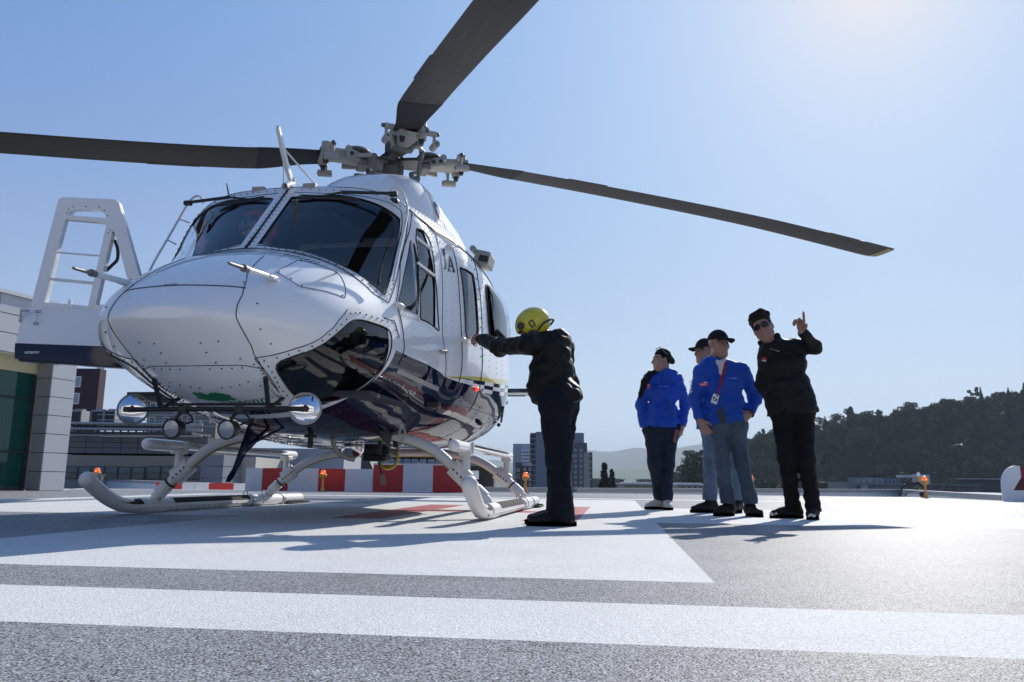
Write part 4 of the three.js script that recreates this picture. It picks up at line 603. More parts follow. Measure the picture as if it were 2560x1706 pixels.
// roof cowling, tail
{
  const cowl = gridGeo(48, 40, (u, v) => {                                     // u along z, v round
    const z = lerp(-0.5, -4.2, Math.pow(u, 1.25)), k = clamp((-0.5 - z) / 0.7), a = (v - 0.5) * Math.PI, e = Math.sqrt(1 - (1 - k) * (1 - k));
    const w = 0.26 + 0.40 * e - 0.16 * clamp((-2.6 - z) / 1.6), top = 2.38 + (0.95 * e) * (1 - 0.45 * clamp((-2.4 - z) / 1.8)), n = 3.2;
    const sn = Math.abs(Math.sin(a)), cs = Math.abs(Math.cos(a)), r = Math.pow(Math.pow(sn, n) + Math.pow(cs, n), -1 / n);
    return [Math.sign(a) * w * sn * r * (1 + 0.12 * (1 - cs * r)), 2.38 + (top - 2.38) * cs * r, z];
  });
  mesh('rotor_cowling', [cowl], M.white, heli);
  mesh('intake_bulge', [ball(0.34, 0.70, 2.44, -1.55, [0.55, 1.0, 1.7], 28)], M.white2, heli);
  const hoist = mesh('hoist_housing', [box(0.15, 0.13, 0.28, 1.15, 2.36, -1.0, 0.02, { rz: -0.25 }), rod([1.08, 2.42, -0.9], [1.08, 2.42, -0.78], 0.03)], M.hub, heli); mesh('hoist_opening', box(0.09, 0.06, 0.02, 1.17, 2.34, -0.86, 0.006, { rz: -0.25 }), M.black, hoist);
  mesh('tail_boom', [gridGeo(30, 28, (u, v) => { const a = v * Math.PI * 2, r = lerp(0.56, 0.16, Math.pow(u, 0.8)); return [Math.cos(a) * r, lerp(1.62, 1.86, u) + Math.sin(a) * r * (0.9), lerp(-3.55, -9.2, u)]; })], M.white, heli);
  mesh('stabilizer', [box(2.5, 0.07, 0.62, 0, 1.78, -7.2, 0.02), box(0.3, 0.02, 0.03, 0.62, 1.70, -7.0)], M.navy, heli);
  mesh('tail_fin', [extrude([[-8.6, 1.8], [-9.3, 1.9], [-10.1, 3.6], [-9.7, 3.65]], 0.08, 0.02).rotateY(-Math.PI / 2).translate(0.04, 0, 0).scale(1, 1, 1)], M.white, heli);
  const cc = textPlate(0.5, 0.3, (g, w, h) => { g.fillStyle = '#4a5368'; g.font = `bold ${h * 0.95}px sans-serif`; g.fillText('CC', w * 0.05, h * 0.86, w * 0.9); }); cc.side = THREE.DoubleSide;
  const at = (z, y) => { const k = clamp((-0.5 - z) / 0.7), e = Math.sqrt(1 - (1 - k) * (1 - k)), w = 0.26 + 0.40 * e, top = 2.38 + 0.95 * e, n = 3.2, q = clamp((y - 2.38) / (top - 2.38), 0, 0.999), sn = Math.pow(1 - Math.pow(q, n), 1 / n); return [w * sn * (1 + 0.12 * (1 - q)) + 0.006, y, z]; };
  const cg = gridGeo(8, 6, (u, v) => at(lerp(-0.98, -1.52, u), lerp(3.06, 2.78, v))); { const uv = cg.attributes.uv; for (let i = 0; i < uv.count; i++) uv.setXY(i, uv.getX(i), 1 - uv.getY(i)); } mesh('cowling_lettering', cg, cc, heli);
}
// skid gear
{
  for (const x of [-1.42, 1.42]) {
    const sk0 = [[x, 0.262, 0.83], [x, 0.215, 0.75], [x, 0.14, 0.60], [x, 0.085, 0.44], [x, 0.063, 0.26], [x, 0.060, 0.0], [x, 0.060, -1.2], [x, 0.060, -2.5], [x, 0.060, -2.95]];
    mesh('skid_tube', [tube(sk0, 0.056, 90, 18), ball(0.058, x, 0.268, 0.838), ball(0.056, x, 0.06, -2.95), extrude([[0, 0], [0.15, 0.0], [0.13, -0.06], [0.02, -0.10]], 0.012, 0.002, [[[0.085, -0.012], [0.125, -0.014], [0.115, -0.05], [0.075, -0.055]]]).rotateY(-Math.PI / 2).rotateY(Math.PI).translate(x - 0.006, 0.31, 0.80)], M.white2, heli);
    for (const [z0, z1, r] of [[-0.16, 0.16, 0.063], [-2.28, -1.92, 0.064]]) mesh('skid_saddle', rod([x, 0.06, z0], [x, 0.06, z1], r, r, 18), M.white2, heli); for (const [z0, z1] of [[-2.45, -2.40], [-1.72, -1.67]]) mesh('skid_band', rod([x, 0.06, z0], [x, 0.06, z1], 0.066, 0.066, 18), M.steel, heli);
    for (const [z0, z1, c] of [[-0.24, -1.62, 0], [0.52, 0.2, 1]]) mesh('skid_walkway', gridGeo(14, 10, (u, v) => { const z = lerp(z0, z1, u), a = Math.PI * lerp(0.08, 0.92, v), y = c ? 0.061 + 0.38 * Math.pow(Math.max(0, z - 0.24), 2) : 0.060; return [x + Math.cos(a) * 0.0585, y + Math.sin(a) * 0.0585, z]; }), M.walk, heli);
    const shoe = []; for (let k = 0; k < 20; k++) { const z = 0.30 - k * 0.105; for (const sd of [-1, 1]) shoe.push(box(0.006, 0.026, 0.085, x + sd * 0.054, 0.036, z, 0, { rz: -sd * 0.5 })); }
    mesh('skid_shoe', shoe, M.white2, heli);
    const bolts = []; for (let k = 0; k < 20; k++) for (const sd of [-1, 1]) bolts.push(ball(0.006, x + sd * 0.058, 0.042, 0.26 - k * 0.105, [1, 1, 1], 6)); mesh('skid_bolt', bolts, M.screw, heli);
    const rings = []; for (const z of [-1.60, -2.02]) rings.push(new THREE.TorusGeometry(0.022, 0.006, 6, 14).translate(x, 0.135, z)); mesh('tie_ring', rings, M.white2, heli);
    const paw = [box(0.20, 0.010, 0.5, x, 0.012, -2.78), ...[-0.07, 0.07].map((d) => box(0.014, 0.016, 0.62, x + d, 0.018, -2.8))]; for (let k = 0; k < 6; k++) paw.push(box(0.17, 0.016, 0.012, x, 0.022, -2.52 - k * 0.1)); mesh('bear_paw', paw, M.rubber, heli);
  }
  const arc = (y, z) => [[-1.40, 0.10, z], [-1.39, 0.138, z], [-1.239, 0.285, z], [-1.125, 0.390, z], [-0.989, 0.505, z], [-0.848, 0.578, z], [-0.661, 0.628, z], [-0.433, 0.650, z], [0, 0.655, z], [0.433, 0.650, z], [0.661, 0.628, z], [0.848, 0.578, z], [0.989, 0.505, z], [1.125, 0.390, z], [1.239, 0.285, z], [1.39, 0.138, z], [1.40, 0.10, z]].map((p) => [p[0], p[1] > 0.3 ? p[1] + y * (p[1] - 0.3) : p[1], p[2]]);
  for (const [z, y] of [[0, 0], [-2.1, -0.22]]) {
    const c = arc(y, z);
    mesh('cross_tube', [tube(c, 0.042, 110, 16)], M.white2, heli);
    mesh('cross_tube_chafe_strip', [tube(c.map((p) => [p[0] * 0.995, p[1] - 0.022, p[2] - 0.004]), 0.027, 100, 8)], M.brass, heli);
    for (const sd of [-1, 1]) {
      const q = (x) => { for (let i = 0; i < c.length - 1; i++) if (sd * x >= c[i][0] && sd * x <= c[i + 1][0]) { const t = (sd * x - c[i][0]) / (c[i + 1][0] - c[i][0]); return [sd * x, lerp(c[i][1], c[i + 1][1], t), z]; } };
      const cl = [rod(q(1.37), q(1.30), 0.055, 0.052, 16), rod(q(1.29), q(1.28), 0.050, 0.050, 14), rod(q(1.24), q(1.12), 0.058, 0.058, 16), beam(q(1.24), q(1.11), 0.03, 0.15, [0, 1, 0.3], 0.006)];
      mesh('tube_clamp', cl, M.white2, heli); mesh('clamp_bolt', [0, 1, 2, 3].map((k) => { const p = q(1.225 - k * 0.03); return ball(0.009, p[0] + sd * 0.0, p[1] - 0.01, z + 0.062, [1, 1, 0.6], 8); }), M.screw, heli);
      mesh('clamp_band', [rod(q(1.285), q(1.275), 0.053, 0.053, 14)], M.rubber, heli);
    }
  }
  for (const sd of [-1, 1]) {                                                        // steps on posts above the skids
    const x = sd * 1.22, y = 0.545;
    mesh('step_post', [rod([x, 0.30, 0], [x, 0.50, 0], 0.036, 0.033, 16), rod([x, 0.28, -2.1], [x, 0.50, -2.1], 0.036, 0.033, 16)], M.white2, heli);
    mesh('step_bracket', [box(0.10, 0.05, 0.13, x, 0.505, 0, 0.015), box(0.10, 0.05, 0.13, x, 0.505, -2.1, 0.015), box(0.022, 0.08, 0.05, x - 0.05, 0.55, -0.02, 0.006), box(0.022, 0.08, 0.05, x + 0.05, 0.55, -0.02, 0.006)], M.white2, heli);
    mesh('cabin_step', [rod([x, y, 0.45], [x, y, -0.02], 0.046, 0.046, 20), ball(0.046, x, y, 0.45, [1, 1, 1], 20), rod([x, y, -2.02], [x, y, -2.28], 0.044, 0.044, 18), ball(0.044, x, y, -2.28), gridGeo(30, 12, (u, v) => { const a = v * Math.PI * 2; return [x + Math.cos(a) * 0.052, y - 0.002 + Math.sin(a) * 0.026, lerp(-0.02, -2.05, u)]; })], M.white, heli);
    mesh('step_flange', [box(0.11, 0.006, 1.9, x, y + 0.028, -1.05)], M.white2, heli);
  }
}
// under-belly and nose equipment
{
  const bar = thing_part('light_bar');
  function thing_part(n) { const g = new THREE.Group(); g.name = n; heli.add(g); return g; }
  mesh('bar_tube', [rod([-0.59, 0.704, 1.675], [0.60, 0.704, 1.675], 0.0145), box(0.05, 0.032, 0.03, -0.575, 0.704, 1.675, 0.006), box(0.05, 0.03, 0.03, 0.575, 0.704, 1.675, 0.006), rod([-0.3, 0.735, 1.66], [0.42, 0.735, 1.66], 0.009)], M.black, bar);
  mesh('bar_strut', [-1, 1].flatMap((d) => [beam([d * 0.363, 0.935, 1.79], [d * 0.35, 0.704, 1.675], 0.028, 0.014, [0, 0, 1], 0.004), rod([d * 0.353, 0.815, 1.43], [d * 0.35, 0.71, 1.67], 0.012), box(0.05, 0.012, 0.05, d * 0.363, 0.937, 1.79), box(0.05, 0.012, 0.05, d * 0.353, 0.818, 1.43)]), M.black, bar);
  for (const d of [-1, 1]) {                                                          // round convex mirrors
    const m = new THREE.Group(); m.name = 'mirror'; m.position.set(d * 0.564, 0.71, 1.635); m.rotation.set(-0.06, d < 0 ? 0.28 : 0.42, 0); heli.add(m);
    mesh('mirror_face', lathe([[0, 0.022], [0.03, 0.021], [0.06, 0.016], [0.085, 0.006], [0.09, 0.0]], 40).rotateX(Math.PI / 2), M.chrome, m);
    mesh('mirror_rim', [new THREE.TorusGeometry(0.092, 0.0075, 10, 48), new THREE.CircleGeometry(0.09, 40).rotateY(Math.PI).translate(0, 0, -0.004)], d < 0 ? M.hub2 : M.hub, m);
    mesh('mirror_arm', [box(0.10, 0.018, 0.02, -d * 0.03, -0.004, 0.028, 0.005), ball(0.012, 0, 0.006, 0.024)], M.black, m);
  }
  for (const [bx, x, y] of [[-0.205, -0.262, 0.588], [0.165, 0.098, 0.583]]) {
    const g = new THREE.Group(); g.name = 'searchlight'; g.position.set(x, y, 1.66); g.rotation.set(0.15, -0.10, 0); heli.add(g);
    mesh('lamp_housing', [lathe([[0.0, -0.075], [0.03, -0.07], [0.048, -0.045], [0.058, 0.0], [0.062, 0.03], [0.058, 0.036], [0.052, 0.03]], 30).rotateX(Math.PI / 2)], M.black, g);
    mesh('lamp_lens', lathe([[0, 0.034], [0.03, 0.033], [0.053, 0.028]], 30).rotateX(Math.PI / 2), phys(0.42, 0.43, 0.45, 0.12, { clearcoat: 1, metalness: 0.4 }), g);
    mesh('lamp_bracket', [tube([[x, y + 0.06, 1.65], [(x + bx) / 2, y + 0.10, 1.65], [bx, 0.704, 1.675]], 0.012, 16, 8), box(0.05, 0.045, 0.045, bx, 0.70, 1.672, 0.006), tube([[bx + 0.02, 0.69, 1.66], [bx + 0.05, 0.64, 1.64], [x + 0.05, y + 0.03, 1.62]], 0.006, 16, 6)], M.black, heli);
  }
  mesh('wire_cutter_lower', [extrude([[0.62, 0.70], [1.16, 0.72], [1.40, 0.30], [1.45, 0.262], [1.43, 0.30], [1.26, 0.45], [1.0, 0.60]], 0.022, 0.004).rotateY(-Math.PI / 2).translate(0.011, 0, 0), rod([0.09, 0.69, 0.72], [0.01, 0.50, 1.25], 0.010)], M.navy, heli);
  mesh('blade_antenna', [extrude([[0.0, 0.0], [-0.2, 0.0], [-0.16, -0.12], [-0.08, -0.12]], 0.02, 0.005).rotateY(-Math.PI / 2).translate(0.22, 0.80, 0.25), extrude([[0, 0], [-0.26, 0], [-0.30, -0.10]], 0.01, 0.002).rotateY(-Math.PI / 2).rotateY(0.5).translate(-0.1, 0.70, 0.65)], M.hub, heli);
  mesh('tow_hook', [tube([[0.2, 0.70, 0.18], [0.19, 0.62, 0.2], [0.2, 0.55, 0.19], [0.23, 0.49, 0.16], [0.29, 0.455, 0.12], [0.33, 0.445, 0.08]], 0.020, 40, 8), box(0.13, 0.03, 0.09, 0.19, 0.685, 0.18, 0.01)], M.hub, heli);
  mesh('belly_antenna', [rod([0.1, 0.70, 0.42], [0.1, 0.60, 0.42], 0.055, 0.05, 20), rod([0.1, 0.60, 0.42], [0.1, 0.52, 0.42], 0.02, 0.02, 14), rod([0.35, 0.62, -0.5], [0.35, 0.50, -0.5], 0.02, 0.014, 10)], M.black, heli);
  mesh('landing_light', ball(0.10, 0.12, 0.56, -0.46, [1, 0.95, 1], 28), M.chrome, heli);
  mesh('cargo_hook', [box(0.34, 0.07, 0.30, 0.0, 0.56, -1.5, 0.02), box(0.24, 0.07, 0.2, 0.0, 0.50, -1.5, 0.02), rod([0.02, 0.46, -1.5], [0.06, 0.33, -1.5], 0.008)], M.black, heli);
  mesh('hook_guard', [new THREE.TorusGeometry(0.10, 0.018, 8, 24, 4.2).rotateZ(2.6).translate(0.08, 0.50, -1.62)], M.yellow, heli);
  mesh('hook_tag', box(0.05, 0.10, 0.008, 0.07, 0.29, -1.5, 0.002, { rz: 0.12 }), M.hub, heli);
  mesh('tie_down_ring', [new THREE.TorusGeometry(0.02, 0.006, 8, 18).scale(1, 2.2, 1).translate(0.90, 0.615, 0.70), tube([[0.80, 0.72, 0.72], [0.86, 0.70, 0.71], [0.90, 0.66, 0.70]], 0.014, 10, 6)], M.hub, heli);
  mesh('belly_fitting', [box(0.10, 0.05, 0.10, ...sk(0.3, 0.70, 0.02), 0.01), rod(sk(0.0, 0.84, 0), sk(0.0, 0.84, 0.09), 0.02), box(0.04, 0.03, 0.10, ...sk(-0.9, 0.72, 0.015), 0.006), ball(0.022, ...sk(-1.0, 0.80, 0.01)), rod(sk(-1.6, 0.66, 0.01), sk(-1.85, 0.70, 0.03), 0.012), ball(0.02, ...sk(-1.8, 0.71, 0.03)), extrude([[0, 0], [-0.34, 0.0], [-0.26, -0.10], [-0.05, -0.05]], 0.012, 0.002).rotateY(-Math.PI / 2).translate(0.62, 0.66, 0.35)], M.black, heli);
  for (const d of [-1, 1]) {                                                           // pitot probes
    const a = V(d * 0.465, 1.437, 1.97), b = V(d * 0.446, 1.395, 2.445), at = (t) => a.clone().lerp(b, t).toArray(), g = new THREE.Group(); g.name = 'pitot_probe'; heli.add(g);
    mesh('probe_mast', [rod([d * 0.466, 1.44, 1.94], at(0.62), 0.019, 0.017), box(0.05, 0.012, 0.10, d * 0.467, 1.425, 1.97, 0.005)], M.white2, g); mesh('probe_tip', [rod(at(0.60), at(0.68), 0.020, 0.022), rod(at(0.68), at(0.95), 0.012, 0.009), ball(0.010, ...at(0.96), [0.9, 0.9, 2.2])], M.hub2, g);
  }
  const cut = new THREE.Group(); cut.name = 'wire_cutter_upper'; heli.add(cut);
  mesh('cutter_blade', [extrude([[0.76, 2.45], [0.84, 2.53], [0.97, 2.69], [1.085, 2.82], [1.10, 2.80], [1.0, 2.66], [0.90, 2.55], [0.80, 2.46]], 0.02, 0.004).rotateY(-Math.PI / 2).translate(0.01, 0, 0), beam([0, 2.60, 0.905], [0, 2.52, 0.83], 0.022, 0.05, [0, 0, 1], 0.006), tube([[0, 2.53, 0.80], [0, 2.49, 0.80], [0, 2.455, 0.87], [0, 2.42, 0.92]], 0.026, 20, 8)], M.white2, cut);
  mesh('cutter_brace', [rod([0.005, 2.69, 0.965], [0.18, 2.475, 0.753], 0.007), rod([-0.005, 2.69, 0.965], [-0.02, 2.43, 0.90], 0.005)], M.white2, cut);
  for (const d of [-1, 1]) {
    const g = new THREE.Group(); g.name = 'wiper'; heli.add(g);
    mesh('wiper_arm', [beam([d * 0.815, 2.358, 0.845], [d * 0.44, 2.365, 0.90], 0.016, 0.022, [0, 1, 0], 0.004), box(0.06, 0.035, 0.04, d * 0.812, 2.355, 0.84, 0.008), beam([d * 0.44, 2.365, 0.90], [d * 0.25, 2.335, 0.90], 0.010, 0.012)], M.black, g);
    mesh('wiper_blade', [beam([d * 0.12, 2.318, 0.955], [d * 0.56, 2.315, 0.87], 0.014, 0.020, [0, 1, 0], 0.003), beam([d * 0.14, 2.335, 0.955], [d * 0.53, 2.328, 0.88], 0.008, 0.008)], M.black, g);
    mesh('deflector_rail', [tube([[0.71, 2.39, 0.74], [0.735, 2.44, 0.755], [0.78, 2.435, 0.76], [0.83, 2.38, 0.76], [0.872, 2.25, 0.79], [0.885, 2.05, 0.90], [0.89, 1.85, 1.02], [0.895, 1.62, 1.14]].map((p) => [d * (p[0] + 0.035), p[1], p[2]]), 0.009, 50, 8), rod([d * 0.905, 2.25, 0.79], [d * 0.86, 2.24, 0.72], 0.006), rod([d * 0.92, 2.05, 0.90], [d * 0.88, 2.03, 0.84], 0.006)], M.white2, heli);
  }
  mesh('roof_bracket', [box(0.10, 0.04, 0.05, -0.26, 2.45, 0.80, 0.005), box(0.10, 0.04, 0.05, 0.15, 2.455, 0.81, 0.005), ball(0.05, 0.28, 2.485, 0.6, [1.6, 0.3, 1])], M.hub, heli);
  mesh('whip_antenna', rod([-0.5, 2.42, 0.813], [-0.505, 2.50, 0.845], 0.006, 0.004), M.black, heli);
  const vent = []; for (let r = 0; r < 2; r++) for (let k = 0; k < 7; k++) { const p = skinAt(1.60 - r * 0.03, 0.125 + k * 0.012, 0.002); vent.push(box(0.006, 0.003, 0.028, ...p.p, 0, { rx: 0.35, ry: -0.3 })); } mesh('vent_slot', vent, M.seam, heli);
}
// starboard cockpit door, standing open
{
  const g = new THREE.Group(); g.name = 'cockpit_door'; heli.add(g); g.position.set(0, 0, 0.985);
  const up = [[-1.13, 1.60], [-1.06, 1.745], [-1.290, 2.325], [-1.315, 2.347], [-1.35, 2.352], [-1.745, 2.386], [-1.775, 2.38], [-1.792, 2.355], [-1.91, 1.575], [-1.925, 1.50], [-1.20, 1.48]];
  const holes = [[[-1.706, 2.243], [-1.695, 2.269], [-1.657, 2.291], [-1.55, 2.285], [-1.438, 2.274], [-1.390, 2.248], [-1.365, 2.204]], [[-1.721, 2.218], [-1.363, 2.171], [-1.393, 1.917], [-1.442, 1.527], [-1.816, 1.565], [-1.766, 1.954]], [[-1.318, 2.09], [-1.303, 2.11], [-1.285, 2.09], [-1.143, 1.722], [-1.15, 1.55], [-1.337, 1.533], [-1.391, 1.543], [-1.329, 2.024]]];
  mesh('door_frame', [extrude(up, 0.035, 0.006, holes).translate(0, 0, -0.035)], M.white, g);
  const low = (y0, y1, grow) => gridGeo(24, 20, (u, v) => { const a = (u - 0.5) * 2; const x = lerp(-1.955 + 0.01 * v, -1.0, u), y = lerp(y0 + (u - 0.1) * -0.045, y1 + (u - 0.1) * -0.075, v); const f = (y0 === 1.52 ? v * 0.7 : 0.7 + v * 0.3); return [x, y, grow * (0.02 + 0.05 * Math.sin(f * Math.PI * 0.62))]; });
  mesh('door_panel', [low(1.52, 1.245, 1), gridGeo(2, 2, (u, v) => [lerp(-1.945, -1.0, u), lerp(1.47, 1.11, v), -0.03]), box(0.02, 0.34, 0.06, -1.945, 1.35, 0, 0.006)], M.white, g);
  mesh('door_lower_panel', [low(1.245, 1.125, 1), box(0.93, 0.02, 0.08, -1.47, 1.095, 0.01, 0.008, { rz: -0.07 })], M.navy, g);
  mesh('door_handle', [beam([-1.935, 1.493, 0.075], [-1.86, 1.488, 0.085], 0.02, 0.018, [0, 1, 0], 0.007), beam([-1.935, 1.49, 0.07], [-1.955, 1.41, 0.05], 0.018, 0.012, [0, 0, 1], 0.004)], M.steel, g);
  mesh('window_bar', [beam([-1.761, 1.954, 0], [-1.397, 1.915, 0], 0.012, 0.012), beam([-1.785, 1.747, 0], [-1.425, 1.705, 0], 0.014, 0.022)], M.white2, g);
  mesh('door_pane', [new THREE.ShapeGeometry(new THREE.Shape(holes[1].map((p) => new THREE.Vector2(...p)))).translate(0, 0, -0.02), new THREE.ShapeGeometry(new THREE.Shape(holes[0].map((p) => new THREE.Vector2(...p)))).translate(0, 0, -0.02)], phys(0.93, 0.95, 0.97, 0, { transmission: 1, thickness: 0 }), g);
  mesh('grab_strap', [tube([[-1.325, 2.05, -0.05], [-1.30, 1.98, -0.06], [-1.295, 1.90, -0.06], [-1.33, 1.85, -0.05], [-1.37, 1.80, -0.04]], 0.012, 24, 8)], M.black, g);
  mesh('rivets', holes[2].concat(holes[0]).map((p, i) => ball(0.006, p[0] + (i < 8 ? 0.025 : 0) * (i < 3 ? -1 : 1), p[1] + (i < 8 ? 0 : 0.02), 0.006, [1, 1, 0.5], 6)), M.screw, g);
  const t1 = textPlate(0.16, 0.05, (c, w, h) => { c.fillStyle = '#e8eaf0'; c.font = `bold ${h * 0.6}px sans-serif`; c.fillText('EXTINTOR', w * 0.04, h * 0.75, w * 0.92); }); mesh('door_lettering', new THREE.PlaneGeometry(0.13, 0.04).translate(-1.80, 1.178, 0.076), t1, g);
  const t2 = textPlate(0.08, 0.14, (c, w, h) => { c.fillStyle = '#333'; c.strokeStyle = '#222'; c.lineWidth = w * 0.06; c.strokeRect(w * 0.1, h * 0.04, w * 0.8, h * 0.14); c.strokeRect(w * 0.1, h * 0.82, w * 0.6, h * 0.14); c.beginPath(); c.moveTo(w * 0.5, h * 0.25); c.quadraticCurveTo(w * 0.6, h * 0.5, w * 0.4, h * 0.76); c.stroke(); c.font = `${h * 0.1}px sans-serif`; c.fillText('CERRAR', w * 0.14, h * 0.15, w * 0.7); c.fillText('ABRIR', w * 0.14, h * 0.93, w * 0.5); }); mesh('handle_marking', new THREE.PlaneGeometry(0.06, 0.115).translate(-1.80, 1.44, 0.066), t2, g);
}
// cockpit
{
  const c = new THREE.Group(); c.name = 'cockpit'; heli.add(c);
  mesh('cockpit_floor', [box(1.7, 0.03, 2.6, 0, 0.84, 0.0), box(0.9, 0.03, 0.5, 0, 0.98, 1.45)], M.liner, c);
  mesh('instrument_panel', [box(1.25, 0.42, 0.22, 0.02, 1.36, 1.02, 0.04, { rx: -0.2 }), gridGeo(12, 10, (u, v) => { const x = lerp(-0.62, 0.66, u), q = (u - 0.5) * 2; return [x, 1.60 + 0.05 * (1 - q * q) - 0.03 * v, lerp(0.88, 1.26 - 0.12 * q * q, v)]; }), box(0.34, 0.55, 0.7, 0, 1.08, 0.66, 0.03)], std(0.012, 0.012, 0.014, 0.35), c);
  mesh('overhead_console', [box(0.55, 0.10, 0.7, 0, 2.34, 0.25, 0.03), box(0.9, 0.05, 0.5, 0.35, 2.36, 0.45, 0.02)], M.black, c);
  mesh('aft_bulkhead', [box(1.7, 1.5, 0.04, 0, 1.62, -2.1)], M.liner, c);
  for (const d of [-1, 1]) { const s = new THREE.Group(); s.name = 'pilot_seat'; c.add(s); mesh('seat_cushion', box(0.50, 0.12, 0.48, d * 0.56, 1.12, 0.30, 0.04), M.seat, s); mesh('seat_back', [box(0.50, 0.78, 0.12, d * 0.56, 1.52, 0.02, 0.05, { rx: -0.12 }), box(0.26, 0.22, 0.09, d * 0.56, 2.0, -0.06, 0.04)], M.seat, s); mesh('harness', [box(0.04, 0.6, 0.012, d * 0.56 - 0.09, 1.55, 0.10, 0.003, { rx: -0.12 }), box(0.04, 0.6, 0.012, d * 0.56 + 0.09, 1.55, 0.10, 0.003, { rx: -0.12 })], M.belt, s); }
  mesh('control_stick', [tube([[0.56, 0.86, 0.75], [0.56, 1.15, 0.72], [0.56, 1.35, 0.66]], 0.016, 12, 8), tube([[-0.56, 0.86, 0.75], [-0.56, 1.15, 0.72], [-0.56, 1.35, 0.66]], 0.016, 12, 8)], M.black, c);
}
const mBlade = (() => { const map = dataTex(256, 256, (x, y) => { const n = 0.5 + 0.5 * noise.noise(x / 40, y / 9, 2), k = 0.75 + 0.4 * n + 0.15 * noise.noise(x / 6, y / 3, 5); return [0.215 * k, 0.195 * k, 0.185 * k].map((v) => clamp(v)); }, true); map.repeat.set(3, 1); return new THREE.MeshPhysicalMaterial({ map, roughness: 0.5, specularIntensity: 0.7 }); })();
